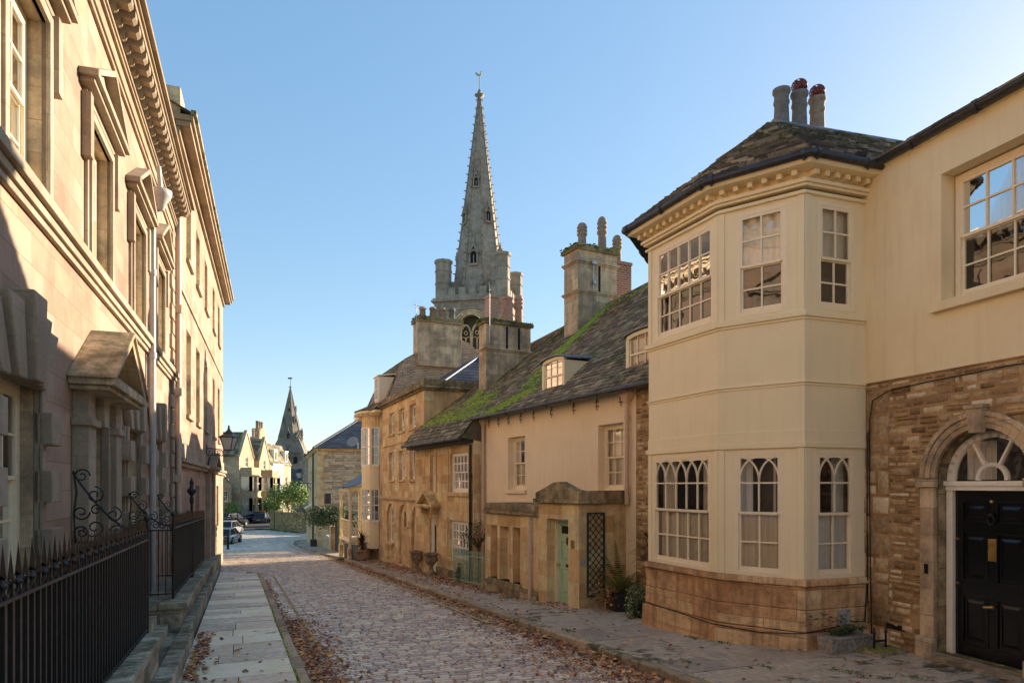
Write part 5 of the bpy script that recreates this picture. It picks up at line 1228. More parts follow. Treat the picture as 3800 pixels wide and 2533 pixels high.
bar_path(m, vs_, [(-O1+.1+.5*(1-math.cos(i*math.pi/16)), .95+.8*math.sin(i*math.pi/16)) for i in range(9)], -.06, .05, .05)
m.build('bracket', 'cream_boards', ver)
m = MB(); m.box(S, A0+.12, A1-.07, O1-.09, O1-.03, .28, .34); m.box(S, A0+.12, A1-.07, O1-.09, O1-.03, -.66, -.6)
x = A0+.12
while x < A1-.3:
    bar_path(m, S, [(x, -.6), (min(x+.5, A1-.08), -.6+.88*min(1, (A1-.08-x)/.5))], O1-.06, .03, .02); bar_path(m, S, [(x, .28), (min(x+.5, A1-.08), .28-.88*min(1, (A1-.08-x)/.5))], O1-.05, .03, .02); x += .2
sdv = S.sidef(A0+.05, 0)
m.box(sdv, -O1+.08, -.03, -.06, 0, .28, .34); m.box(sdv, -O1+.08, -.03, -.06, 0, -.66, -.6)
for i in range(6): bar_path(m, sdv, [(-O1+.08+i*.17, -.6), (min(-O1+.5+i*.17, -.05), .28)], -.02, .028, .02); bar_path(m, sdv, [(-O1+.08+i*.17, .28), (min(-O1+.5+i*.17, -.05), -.6)], -.04, .028, .02)
m.build('balustrade', 'cream_boards', ver)
m = MB(); m.box(S, A0-.05, A1+.1, .0, O1+.02, zd-.05, zd+.05); m.build('deck', 'cream_boards', ver)
m = MB(); n = 8
prf = [(O1+.35-(O1+.35)*i/n, zt+.0+.75*(i/n)**2.0) for i in range(n+1)]
for i in range(n): (o0, z0), (o1, z1) = prf[i], prf[i+1]; m.prism([S.P(A0-.3, o0, z0), S.P(A1+.35-.0*i, o0, z0), S.P(A1+.35, o0, z0-.03), S.P(A0-.3, o0, z0-.03)], [S.P(A0-.3, o1, z1), S.P(A1+.35-.2*(i/n), o1, z1), S.P(A1+.35-.2*(i/n), o1, z1-.03), S.P(A0-.3, o1, z1-.03)], 0, None, False)
m.box(S, A0-.3, A1+.35, O1+.28, O1+.37, zt-.05, zt+.02); m.build('roof', 'dark_lead', ver)
m = MB()
for a in (A1, A0+.05): m.box(S, a-.12, a+.12, O1-.18, O1+.05, -2.7, zd-.4)
m.box(S, A0+.1, A1-.1, .02, .3, -2.9, zd-.06)
m.build('pier', 'porch_ashlar', ver, bevel=.01)
m = MB(); bx = S.P(A0-.0, O1+.25, 0); m.box(S, A0+.5, A0+1.3, O1+.12, O1+.55, -2.2, -1.62); tag(m.build('stone_mounting_step', 'mossy_stone', bevel=.02), 'worn mossy stone block step beside the verandah pier', 'step')
# ---- dark picket fence and low rail in front of the bow house
def pickets(name, F, a0, a1, o, zb0, zb1, h, mat, label, cat, sp=.11, solid=False, finial=0, group=None):
    n = max(2, int(abs(a1-a0)/sp)); p = F.P((a0+a1)/2, o, 0); rt = thing(name, (p[0], p[1], min(zb0, zb1)), label, cat, group)
    m = MB()
    for hh in (.12, h-.1):
        m.prism([F.P(a0, o-.012, zb0+hh), F.P(a1, o-.012, zb1+hh), F.P(a1, o+.012, zb1+hh), F.P(a0, o+.012, zb0+hh)], [F.P(a0, o-.012, zb0+hh+.025), F.P(a1, o-.012, zb1+hh+.025), F.P(a1, o+.012, zb1+hh+.025), F.P(a0, o+.012, zb0+hh+.025)])
    m.build('rail', mat, rt)
    b = MB(); w_ = sp*.43 if solid else .009
    b.box(WORLD, -w_, w_, -.009, .009, 0, h)
    if finial: b.lathe((0, 0, h), [(.018, 0), (.014, .02), (.02, .03), (.001, .10)], 6)
    b0 = b.build('bar', mat, None, origin=(0, 0, 0)); b0.parent = rt; rz = math.atan2(F.d[1], F.d[0])
    for i in range(n+1):
        t = i/n; q = F.P(a0+(a1-a0)*t, o, zb0+(zb1-zb0)*t); r0 = WL[rt.name]; loc = (q[0]-r0[0], q[1]-r0[1], q[2]-r0[2])
        if i == 0: b0.location = loc; b0.rotation_euler = (0, 0, rz)
        else: child_copy(b0, rt, loc, rz)
    return rt
pickets('picket_fence', S, 8.1, 11.9, 1.02, -1.75, -1.95, .95, 'dark_wood', 'dark close-boarded fence below the verandah balustrade', 'fence', sp=.12, solid=True)
pickets('iron_railing', S, 6.9, 8.0, .85, -1.45, -1.52, .85, 'black_iron', 'short thin iron railing beside the potted cordyline', 'railing', sp=.12)
pickets('garden_railing', C, 4.97, 7.95, .86, -.86, -.98, 1.0, 'green_paint', 'sage green iron railing with spear tops around the clipped bay tree', 'railing', sp=.11, finial=1)
pickets('garden_railing', C.sidef(8.0, 0), -.86, -.42, 0, -.98, -.98, 1.0, 'green_paint', 'short return of green spear-topped railing beside the black downpipe', 'railing', sp=.11, finial=1)
m = MB(); m.box(C, 4.95, 8.1, .36, .96, -1.7, -.92); tag(m.build('planting_kerb', 'mossy_stone', bevel=.02), 'mossy low stone kerb under the green railing', 'kerb')
# ================================================================== LEFT SIDE: two-storey terrace with pedimented windows
B1 = Fr(-4.73, 6.3, 597, -1); LB = 13.85
lt = thing('pedimented_townhouse', base(B1, 5), 'warm stone two-storey townhouse with pedimented upper windows and a deep bracketed cornice', 'house')
UW = [(-2.8, -1.5), (.0, 1.3), (3.42, 4.74), (6.8, 8.1), (9.8, 11.1)]; GW = [(-.35, 1.0), (6.2, 7.45), (9.25, 10.5)]
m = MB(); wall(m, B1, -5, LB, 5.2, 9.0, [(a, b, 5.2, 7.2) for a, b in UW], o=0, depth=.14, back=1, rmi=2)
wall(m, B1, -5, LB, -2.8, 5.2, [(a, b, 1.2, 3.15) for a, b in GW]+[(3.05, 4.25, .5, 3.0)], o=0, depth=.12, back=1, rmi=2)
m.box(B1, -24, -5.01, -6, 0, -2.8, 9.7); m.box(B1, -4.9, LB, -6.1, -6, -2.8, 9.5); m.box(B1, LB-.1, LB, -6, -.01, -2.8, 9.5)  # first box: unseen run behind the camera, added to bounce warm sunlight across
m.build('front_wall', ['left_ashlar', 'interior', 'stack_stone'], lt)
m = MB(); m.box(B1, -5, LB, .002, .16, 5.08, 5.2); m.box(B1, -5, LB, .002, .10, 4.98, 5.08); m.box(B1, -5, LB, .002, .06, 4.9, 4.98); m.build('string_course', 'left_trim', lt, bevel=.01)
m = MB()
for q in ((.0, .05, 8.85, 8.93), (.0, .08, 8.93, 9.04), (.0, .05, 9.04, 9.22), (0, .10, 9.22, 9.28), (.0, .13, 9.28, 9.34), (.0, .44, 9.56, 9.66), (.0, .48, 9.66, 9.72), (.0, .56, 9.72, 9.80)): m.box(B1, -5, LB-.55, q[0]+.002, q[1], q[2], q[3])
m.box(B1, -5, LB-.55, -.3, .50, 9.80, 9.84)
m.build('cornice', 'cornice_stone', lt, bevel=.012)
pr = [(.08, 9.34), (.16, 9.34), (.21, 9.37), (.22, 9.42), (.27, 9.43), (.37, 9.41), (.42, 9.46), (.42, 9.555), (.08, 9.555)]
m = MB(); m.oz(B1, [(p_[0], p_[1]) for p_ in pr], -.09, .09)
md0 = m.build('modillion', 'cornice_stone', lt, origin=(B1.P(0, 0, 9.34)))
wl = WL[lt.name]; md0.parent = lt; k = 0; a = -4.7
while a < LB-.6:
    q = B1.P(a, 0, 9.34); loc = (q[0]-wl[0], q[1]-wl[1], q[2]-wl[2])
    if k == 0: md0.location = loc
    else: child_copy(md0, lt, loc)
    a += .36; k += 1
# quoins
m = MB(); z = -1.
k = 0
while z < 8.7:
    wq = .62 if k % 2 else .42; m.box(B1, 13.25-wq, 13.25, .002, .07, z, z+.36); z += .40; k += 1
m.build('quoin', 'left_trim', lt, bevel=.018)
for a, b in UW:
    s = MB(); 
    for w_, o_ in ((.20, .05), (.12, .085)): 
        s.box(B1, a-w_, a, .002, o_, 5.2, 7.2+w_); s.box(B1, b, b+w_, .002, o_, 5.2, 7.2+w_); s.box(B1, a, b, .002, o_, 7.2, 7.2+w_)
    s.box(B1, a-.36, a-.2, .002, .12, 6.55, 7.42); s.box(B1, b+.2, b+.36, .002, .12, 6.55, 7.42); s.box(B1, a-.3, b+.3, .002, .06, 7.4, 7.5)
    s.build('architrave', 'left_trim', lt, bevel=.008)
    p = MB(); pediment(p, B1, a-.52, b+.52, 7.56, .66, .002, .24, .09); p.build('pediment', 'left_trim', lt, bevel=.008)
    window(lt, B1, a, b, 5.2, 7.2, -.145, 3, (2, 2), .5, curtain='sides', cmat='net_curtain', fw=.09)
def gibbs(a, b, z0, z1):
    s = MB()
    s.box(B1, a-.2, a, .002, .05, z0, z1); s.box(B1, b, b+.2, .002, .05, z0, z1)
    for w_ in (.07, .14): s.box(B1, a-w_, a, .05, .05+w_*.25, z0, z1); s.box(B1, b, b+w_, .05, .05+w_*.25, z0, z1)
    s.box(B1, a-.3, b+.3, .002, .15, z0-.14, z0)
    z = z0+.1
    while z < z1-.3: s.box(B1, a-.4, a+.0, .003, .17, z, z+.34); s.box(B1, b-.0, b+.4, .003, .17, z, z+.34); z += .62
    s.build('rusticated_surround', 'left_trim', lt, bevel=.02)
    s = MB(); c = (a+b)/2; n = 5; W0 = (b-a)/n; W1 = (b-a+.95)/n
    for i in range(n):
        x0 = a+i*W0; y0 = c-(b-a+.95)/2+i*W1; h = (.62, .70, .82, .70, .62)[i]; oo = (.13, .18, .25, .18, .13)[i]
        s.az(B1, [(x0+.012, z1-.04), (x0+W0-.012, z1-.04), (y0+W1-.015, z1+h), (y0+.015, z1+h)], .003, oo)
    s.build('voussoirs', 'left_trim', lt, bevel=.02)
for a, b in GW:
    gibbs(a, b, 1.2, 3.15); window(lt, B1, a, b, 1.2, 3.15, -.13, 3, (2, 2), .5, curtain='half', cmat='net_curtain', fw=.09)
# doorcase
m = MB(); zt_ = 2.95
for a, b in ((2.55, 2.95), (4.35, 4.75)):
    m.box(B1, a, b, .002, .20, .35, zt_); m.box(B1, a-.04, b+.04, .002, .24, .2, .42); m.box(B1, a-.05, b+.05, .002, .25, zt_-.08, zt_+.02); m.box(B1, a+.03, b-.03, .002, .19, zt_+.02, 3.38)
m.box(B1, 2.95, 4.35, .003, .10, 3.0, 3.38); m.box(B1, 2.95, 3.05, .003, .12, .5, 3.0); m.box(B1, 4.25, 4.35, .003, .12, .5, 3.0)
m.az(B1, [(3.52, 2.93), (3.78, 2.93), (3.86, 3.38), (3.44, 3.38)], .1, .2)
m.build('doorcase', 'left_trim', lt, bevel=.012)
m = MB(); pediment(m, B1, 2.35, 4.95, 3.38, .78, .002, .52, .13); m.az(B1, [(2.3, 3.5), (3.65, 4.32), (5.0, 3.5), (5.0, 3.46), (3.65, 4.26), (2.3, 3.46)], .0, .56)
m.build('door_pediment', 'stack_stone', lt, bevel=.012)
dd = panel_door(lt, B1, 3.07, 4.23, .5, 2.95, -.16, 'dark_wood', 2, [(.62, 1.3), (1.45, 2.2), (2.35, 2.8)], st=.12)
m = MB(); m.sphere(B1.P(3.18, -.15, 1.4), .035, .035, .035); m.build('handle', 'brass', dd)
m = MB(); a = 8.62; m.tube([B1.P(a, .13, -2.2), B1.P(a, .13, 7.9)], .062, 12)
for z in (6.6, 4.85, 2.9, .9): m.tube([B1.P(a, .13, z-.06), B1.P(a, .13, z+.06)], .08, 12)
m.tube([B1.P(a, .13, 7.85), B1.P(a, .25, 8.0)], .062, 10); q = B1.P(a, .28, 7.93); m.lathe(q, [(.06, 0), (.1, .08), (.13, .18), (.2, .28), (.22, .34), (.22, .42), (.14, .42)], 14); m.tube([B1.P(a, .28, 8.35), B1.P(a, .24, 8.85)], .05, 8)
m.build('downpipe', 'white_pipe', lt)
m = MB(); m.quad(B1.P(-5, .3, 9.84), B1.P(LB, .3, 9.84), B1.P(LB, -4, 11.6), B1.P(-5, -4, 11.6)); m.build('roof', 'stone_slates', lt, recalc=False)
# sunken area behind the railings
m = MB(); m.quad(ST.P(-2, -1.12, -2.7), ST.P(24.5, -1.12, -3.2), ST.P(24.5, -2.4, -3.2), ST.P(-2, -2.4, -2.7)); m.build('area_floor', 'dark_slabs', lt, recalc=False)
m = MB()
for i in range(6): z = .44-.15*i; v0 = -1.75+.17*i; m.box(ST, 9.75, 12.5, -2.4, v0, -1.0, z)
m.build('doorstep', 'plinth_stone', lt, bevel=.012)
def slopebox(m, s0, s1, v0, v1, t0, t1, b=-.5):
    c = [(s0, v0), (s1, v0), (s1, v1), (s0, v1)]; T = [t0, t1, t1, t0]
    m.prism([ST.P(s, v, g(s)+b) for s, v in c], [ST.P(s, v, z) for (s, v), z in zip(c, T)])
pl = thing('area_plinth', ST.P(5, -1, g(5)), 'weathered low stone plinth and step carrying the nearest black railing', 'plinth')
m = MB(); slopebox(m, -1, 9.5, -1.2, -.92, g(-1)+.66, g(9.5)+.66, -3); m.build('wall', 'plinth_stone', pl, bevel=.01)
m = MB()
for i in range(7): s = -1+i*1.5; slopebox(m, s+.005, s+1.495, -1.24, -.86, g(s)+.76, g(s+1.5)+.76, .66)
m.build('coping', 'plinth_stone', pl, bevel=.02)
m = MB()
for i in range(8): s = -1+i*1.7; slopebox(m, s+.004, s+1.696, -.92, -.70, g(s)+.34+ru(-.01, .01), g(s+1.7)+.34, -.3)
m.build('step', 'plinth_stone', pl, bevel=.02)
pl = thing('area_plinth', ST.P(20, -1, g(20)), 'dark mossy stone plinth with rounded coping under the farther railing', 'plinth')
m = MB(); slopebox(m, 12.55, 25.2, -1.9, -.90, g(12.55)+.68, g(25.2)+.68, -.5); slopebox(m, 12.2, 33, -.9, -.74, g(12.2)+.40, g(33)+.34, -.3); slopebox(m, 25.2, 40, -1.6, -.80, g(25.2)+.78, g(40)+.5, -.5); m.build('wall', 'plinth_stone', pl, bevel=.02)
m = MB()
for i in range(9): s = 12.5+i*1.42; slopebox(m, s+.004, s+1.416, -1.24, -.80, g(s)+.80, g(s+1.42)+.80, .68)
slopebox(m, 12.5, 12.9, -1.95, -1.24, g(12.5)+.80, g(12.9)+.80, .68)
m.build('coping', 'plinth_stone', pl, bevel=.03)
# black railings: one bar with its spear head, copied
def railing(label, F, a0, a1, o, zb, zt, sp, group=None, scrolls=True):
    q = F.P((a0+a1)/2, o, zb((a0+a1)/2)); rt = thing('iron_railing', q, label, 'railing', group); wl = WL[rt.name]
    m = MB()
    def rail(z0, z1, w_, h): m.prism([F.P(a0, o-w_, z0), F.P(a1, o-w_, z1), F.P(a1, o+w_, z1), F.P(a0, o+w_, z0)], [F.P(a0, o-w_, z0+h), F.P(a1, o-w_, z1+h), F.P(a1, o+w_, z1+h), F.P(a0, o+w_, z0+h)])
    rail(zt(a0), zt(a1), .028, .018); m.build('top_rail', 'black_iron', rt, bevel=.003)
    m = MB(); rail(zb(a0), zb(a1), .02, .014); m.build('bottom_rail', 'black_iron', rt)
    rz = math.atan2(F.d[1], F.d[0]); n = int(abs(a1-a0)/sp)
    protos = []
    for kd in (0, 1):
        b = MB(); b.box(WORLD, -.011, .011, -.011, .011, -.04, 1.0)
        protos.append(b)
    fin = []
    f0 = MB(); f0.lathe((0, 0, 0), [(.012, 0), (.02, .02), (.012, .035), (.012, .05), (.026, .06), (.026, .07), (.012, .08), (.012, .10)], 8)
    f0.add([(0, -.016, .10), (.040, 0, .125), (0, .016, .10), (-.040, 0, .125), (0, 0, .28)], [(0, 1, 4), (1, 2, 4), (2, 3, 4), (3, 0, 4), (0, 3, 2, 1)])
    f1_ = MB(); f1_.box(WORLD, -.012, .012, -.012, .012, 0, .08); f1_.add([(0, -.018, .06), (.044, 0, .11), (0, .018, .06), (-.044, 0, .11), (0, 0, .24)], [(0, 1, 4), (1, 2, 4), (2, 3, 4), (3, 0, 4), (0, 3, 2, 1)])
    bar = protos[0].build('bar', 'black_iron', None, origin=(0, 0, 0)); fins = [f0.build('spear_head', 'black_iron', None, origin=(0, 0, 0)), f1_.build('spear_head', 'black_iron', None, origin=(0, 0, 0))]
    used = [False, False, False]
    sc = MB()
    for i in range(n+1):
        a = a0+(a1-a0)*i/n; q = F.P(a, o, zb(a)); h = zt(a)-zb(a); loc = (q[0]-wl[0], q[1]-wl[1], q[2]-wl[2]); loc2 = (loc[0], loc[1], loc[2]+h+.016)
        for src, L, s_, ix in ((bar, loc, (1, 1, h), 0), (fins[i % 2], loc2, (1, 1, 1), 1+i % 2)):
            if not used[ix]: src.parent = rt; src.location = L; src.rotation_euler = (0, 0, rz); src.scale = s_; used[ix] = True
            else: child_copy(src, rt, L, rz, s_)
        if scrolls and i < n:
            am = a+(a1-a0)/n/2; z = zt(am)+.055; r_ = sp*.42
            sc.tube([F.P(am+r_*math.cos(t_*math.pi/5), o, z+r_*.8*math.sin(t_*math.pi/5)) for t_ in range(10)], .008, 4, closed=True)
    if scrolls: sc.build('scroll_band', 'black_iron', rt)
    for k in range(0, n, 14):
        pass
    return rt
railing('nearest black iron railing with spear heads at the left edge', ST, 1.2, 9.4, -1.06, lambda s: .33+.046*(9.4-s), lambda s: 1.43+.0185*(9.4-s), .125)
railing('farther black iron railing with spear heads beyond the doorsteps', ST, 13.2, 24.6, -1.06, lambda s: .22-.045*(s-13.2), lambda s: 1.36-.029*(s-13.2), .125)
def scrollgate(s, label, v0, v1, zb, zt, hi, n=6):
    F = ST.sidef(s, 0)       # a' = -v
    rt = thing('scrolled_handrail', ST.P(s, (v0+v1)/2, zb), label, 'handrail')
    m = MB(); m.tube([F.P(-v1, 0, zt), F.P(-v0, 0, zt)], .014, 6); m.tube([F.P(-v1, 0, zb+.03), F.P(-v0, 0, zb+.03)], .012, 6); m.build('rail', 'black_iron', rt)
    m = MB(); m.tube([F.P(-v1, 0, zb-.3), F.P(-v1, 0, zt+.22)], .022, 6); m.sphere(F.P(-v1, 0, zt+.27), .04, .04, .05); m.build('post', 'black_iron', rt)
    L = v1-v0
    for i in range(n-1):
        x = -v1+L*(i+1)/n; b = MB(); b.tube([F.P(x, 0, zb), F.P(x, 0, zt)], .009, 5); b.build('bar', 'black_iron', rt)
    w_ = MB(); H = hi-zt; A = -v1+.03; B = -v0
    def sp(a, z, r, st=0, cw=1, tn=1.4): w_.tube(spiral(F, a, z, 0, r, tn, R(st), cw, 22), .010, 5)
    def ln(pts): w_.tube([F.P(a, 0, z) for a, z in pts], .013, 5)
    ln([(A, zt+.02)]+[(A+L*.05+(L*.9)*i/10, zt+H*(.12+.86*(i/10)**1.7)) for i in range(11)])
    ln([(B-.04, zt), (B-.02, zt+H*.4), (B-.05, zt+H*.7), (B-.02, zt+H)])
    sp(B-L*.13, zt+H*.93, L*.11, 180, -1); sp(B-L*.3, zt+H*.66, L*.13, 90, 1); sp(B-L*.12, zt+H*.42, L*.12, 180, 1); sp(B-L*.3, zt+H*.2, L*.15, 0, -1)
    sp(B-L*.55, zt+H*.38, L*.12, 90, 1); sp(B-L*.6, zt+H*.14, L*.11, 0, 1); sp(A+L*.2, zt+H*.14, L*.1, 90, 1); sp(B-L*.13, zt+H*.14, L*.1, 0, 1); sp(B-L*.32, zt+H*.45, L*.09, 200, -1)
    w_.build('scrollwork', 'black_iron', rt)
    return rt
scrollgate(9.55, 'nearest ornate scrolled black handrail rising to the pedimented doorway', -1.86, -1.06, .3, 1.42, 2.28)
scrollgate(13.2, 'second scrolled black handrail beside the white downpipe', -1.75, -1.06, .2, 1.33, 1.98)
scrollgate(17.6, 'farthest small scrolled black handrail next to the urn-topped post', -1.75, -1.1, .0, 1.2, 1.9)
m = MB(); q = ST.P(18.2, -1.06, 0); m.lathe((q[0], q[1], -.1), [(.05, 0), (.05, 1.3), (.03, 1.34), (.03, 1.75), (.05, 1.8), (.05, 1.9), (.03, 1.95), (.10, 2.05), (.11, 2.1), (.05, 2.15), (.04, 2.22), (.06, 2.26), (.02, 2.36), (.001, 2.42)], 10)
tag(m.build('railing_post', 'black_iron'), 'tall black cast iron post topped with an urn finial above the railing', 'post')

# ================================================================== three-storey terrace beyond
B2 = Fr(-9.4, 19.1, 623, -1); L2 = 19.65
tw = thing('tall_townhouse', base(B2, 10), 'taller plain three-storey stone townhouse with overhanging eaves and deep-set windows', 'house')
X2 = [(2.45, 3.78), (5.4, 6.72), (8.7, 10.0), (12.6, 13.85), (15.8, 17.1)]
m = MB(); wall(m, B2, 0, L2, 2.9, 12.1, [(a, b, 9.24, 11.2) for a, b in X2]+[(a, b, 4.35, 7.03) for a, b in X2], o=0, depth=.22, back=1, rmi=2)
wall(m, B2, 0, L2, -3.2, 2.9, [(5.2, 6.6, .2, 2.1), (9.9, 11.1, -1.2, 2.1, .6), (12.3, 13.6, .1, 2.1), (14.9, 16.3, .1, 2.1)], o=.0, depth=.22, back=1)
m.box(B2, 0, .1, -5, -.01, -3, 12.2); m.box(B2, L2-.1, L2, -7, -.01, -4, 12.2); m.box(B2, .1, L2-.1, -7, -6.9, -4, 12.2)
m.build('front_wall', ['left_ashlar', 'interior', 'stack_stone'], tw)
m = MB(); m.box(B2, 0, L2, .002, .05, 7.84, 7.96); m.box(B2, -.05, L2+.05, .002, .20, 2.78, 2.9); m.box(B2, -.02, L2, .002, .12, 2.66, 2.78); m.box(B2, 0, L2, .002, .06, 2.9, 3.35)
for a, b in X2: m.box(B2, a-.05, b+.12, .002, .10, 9.12, 9.24); m.box(B2, a-.05, b+.12, .002, .10, 4.22, 4.35)
m.build('string_course', 'left_trim', tw, bevel=.012)
m = MB(); m.box(B2, -.05, L2+.1, .002, .10, 11.95, 12.15); m.box(B2, -.1, L2+.3, .002, .38, 12.15, 12.3); m.box(B2, -.15, L2+.5, -.3, .46, 12.3, 12.46); m.build('cornice', 'cornice_stone', tw, bevel=.012)
m = MB(); m.quad(B2.P(-.2, .52, 12.47), B2.P(L2+.55, .52, 12.47), B2.P(L2+.5, -4, 14.6), B2.P(-.2, -4, 14.6)); m.box(B2, -.2, L2+.55, .40, .54, 12.46, 12.58); rf2 = m.build('roof', 'stone_slates', tw, recalc=False)
m = MB(); m.box(B2, -.05, .95, -.75, .12, 12.5, 13.25); m.build('chimney', 'stack_stone', rf2, bevel=.02)
m = MB(); m.box(B2, 11.4, 12.6, -.6, .35, 12.5, 13.0); m.box(B2, 11.4, 12.6, -.3, .4, 12.9, 13.12); m.build('chimney', 'stack_stone', rf2, bevel=.02)
for a, b in X2:
    window(tw, B2, a, b, 9.24, 11.2, -.22, 3, (2, 2), .5, glassm='far_glass'); window(tw, B2, a, b, 4.35, 7.03, -.22, 3, (2, 2), .5, glassm='far_glass')
for a, b, z in ((5.2, 6.6, .2), (12.3, 13.6, .1), (14.9, 16.3, .1)): window(tw, B2, a, b, z, 2.1, -.22, 3, (2, 2), .5, glassm='far_glass')
m = MB(); pediment(m, B2, 8.9, 12.1, 2.78, .62, .12, .42, .12)
for a in (9.2, 11.4): m.box(B2, a, a+.4, .002, .18, -2, 2.66); m.box(B2, a-.05, a+.45, .002, .24, -2.6, -1.2)
m.build('doorcase', 'left_trim', tw, bevel=.012)
m = MB(); m.box(B2, 9.9, 11.1, -.2, -.15, -1.3, 1.5); m.box(B2, 9.9, 11.1, -.2, -.17, 1.5, 2.0); m.build('door', 'dark_wood', tw)
m = MB(); a = -.12; m.tube([B2.P(a, .08, -1), B2.P(a, .08, 9.5)], .07, 10)
for z in (6.9, 4.6, 2.2): m.box(B2, a-.1, a+.1, .0, .17, z, z+.22)
m.build('downpipe', 'peach_pipe', tw, bevel=.004)
# lamp on a wrought bracket
def lantern(m, c, h, w_, mg, mi0=0, mi1=1):
    x, y, z = c; k = w_/2
    def fr(r0, z0, r1, z1, mi, n=4):
        vb = [(x+r0*math.cos(math.pi/4+i*math.pi/2), y+r0*math.sin(math.pi/4+i*math.pi/2), z+z0) for i in range(4)]; vt = [(x+r1*math.cos(math.pi/4+i*math.pi/2), y+r1*math.sin(math.pi/4+i*math.pi/2), z+z1) for i in range(4)]
        m.prism(vb, vt, mi); return vb, vt
    fr(k*.7, 0, k*.72, h*.04, mi0); b, t_ = fr(k*.66, h*.04, k*1.22, h*.50, mi1)
    for p, q in zip(b, t_): m.tube([p, q], .018*w_/.5, 4, mi0)
    fr(k*1.45, h*.50, k*1.5, h*.53, mi0); fr(k*1.4, h*.53, k*.62, h*.66, mi0); fr(k*.66, h*.66, k*.66, h*.69, mi0)
    m.lathe((x, y, z+h*.69), [(k*.5, 0), (k*.42, h*.06), (k*.2, h*.11), (k*.26, h*.13), (k*.12, h*.16), (k*.16, h*.2), (k*.1, h*.24), (k*.14, h*.26), (.002, h*.31)], 10, mi0)
lr = thing('wall_lantern', B2.P(9.35, .8, 3.0), 'large square black lantern on a scrolled iron bracket on the left terrace', 'street lamp')
m = MB(); q = B2.P(9.35, .86, 3.55); lantern(m, q, 1.06, .60, 0); m.build('lantern', ['cast_gutter', 'lamp_glass'], lr)
bf = B2.sidef(9.35, 0)
m = MB(); m.tube([bf.P(0, 0, 3.66), bf.P(-.6, 0, 3.58)], .018, 6); m.tube([bf.P(0, 0, 3.34), bf.P(-.86, 0, 3.34), bf.P(-.86, 0, 3.58)], .018, 6); m.tube([bf.P(0, 0, 3.2), bf.P(0, 0, 3.8)], .025, 6)
for i in range(6): m.tube([bf.P(-.08-.10*i+.05*math.cos(t_*math.pi/6), 0, 3.49-.01*i+.12*math.sin(t_*math.pi/6)) for t_ in range(12)], .011, 5, closed=True)
for i in range(5): m.tube([bf.P(-.14-.12*i+.04*math.cos(t_*math.pi/5), 0, 3.48+.05*math.sin(t_*math.pi/5)) for t_ in range(10)], .009, 5, closed=True)
m.build('bracket', 'black_iron', lr)
# ================================================================== corner stone house with slate roof (cross street)
VX, VY = -15.06, 52.9
Vf = Fr(VX, VY, d=(-19.9-VX, 66.7-VY), side=1)      # street front
Vs = Vf.sidef(0, 0)                                 # side wall facing the camera
vh = thing('corner_stone_house', base(Vf, 6, -4), 'coursed rubble two-storey corner house with hipped blue slate roof and a satellite dish', 'house')
m = MB(); wall(m, Vs, 0, 9.5, -3.6, 4.95, [], o=0); m.box(Vs, 9.4, 9.5, -14, -.01, -3.6, 4.95); m.build('side_wall', 'coursed_stone', vh)
m = MB(); stonework(m, Vs, .5, 9.3, -3.2, 4.75, .0, (.15, .30), (.3, .85), .04, gap=.014); m.build('stone_facing', 'corner_blocks', vh)
m = MB(); n = 18
for i in range(n): z = -3.0+i*.44; wq = .75 if i % 2 else .45; m.box(Vs, -.03, wq, .002, .04, z, z+.42)
m.build('quoin', 'porch_ashlar', vh, bevel=.01)
m = MB(); wall(m, Vf, 0, 14.5, -3.6, 4.95, [(1.5, 2.5, 1.2, 3.4), (6, 7, 1.2, 3.4), (10, 11, 1.2, 3.4), (1.5, 2.6, -1.8, .1), (9.5, 10.5, -1.8, .1), (5.6, 6.8, -2.8, -.2)], o=0, depth=.15, back=1)
m.box(Vf, 14.4, 14.5, -9.4, -.01, -3.6, 4.95); m.build('front_wall', ['porch_ashlar', 'interior'], vh)
for a, b, z0, z1 in ((1.5, 2.5, 1.2, 3.4), (6, 7, 1.2, 3.4), (10, 11, 1.2, 3.4), (1.5, 2.6, -1.8, .1), (9.5, 10.5, -1.8, .1)): window(vh, Vf, a, b, z0, z1, -.1, 2, (2, 2), .5, mat='bright_white_paint', glassm='far_glass', sill=(.1, .1, 'porch_ashlar'))
m = MB()
for q in ((.16, 4.80, 4.9), (.28, 4.9, 4.98)): m.box(Vf, -q[0], 14.5+q[0], -.2, q[0], q[1], q[2]); m.box(Vs, .0, 9.6, .003, q[0], q[1], q[2])
m.build('eaves_moulding', 'porch_ashlar', vh, bevel=.01)
m = MB()
for a in (5.2, 6.85): m.box(Vf, a, a+.35, .002, .5, -3, -.05)
m.box(Vf, 5.1, 7.3, .002, .6, -.05, .12); m.box(Vf, 5.0, 7.4, .002, .72, .12, .2); m.oz(Vf, [(.003, .62), (.003, .2), (.72, .2)], 5.0, 7.4); m.build('porch', 'cream_boards', vh)
c = [Vs.P(-.35, .35, 5.0), Vs.P(9.9, .35, 5.0), Vf.P(14.9, -9.9, 5.0), Vf.P(14.9, .35, 5.0)]; t0, t1 = Vf.P(4.6, -4.6, 8.35), Vf.P(10, -4.6, 8.35)
m = MB(); tile_patch(m, c[0], c[1], t0, t0, tw=.4, th=.3, thick=.02, jit=.4); tile_patch(m, c[3], c[0], t0, t1, tw=.5, th=.4, thick=.02, jit=.4); m.quad(c[1], c[2], t1, t0); m.quad(c[2], c[3], t1)
vr = m.build('roof', 'welsh_slates', vh, recalc=False)
m = MB()
for p, q in ((c[0], t0), (c[1], t0), (t0, t1), (c[3], t1)):
    p, q = Vector(p), Vector(q); k = 22
    for i in range(k): m.tube([tuple(p.lerp(q, i/k)), tuple(p.lerp(q, (i+.93)/k))], .10, 6)
m.build('hip_tile', 'welsh_slates', vr)
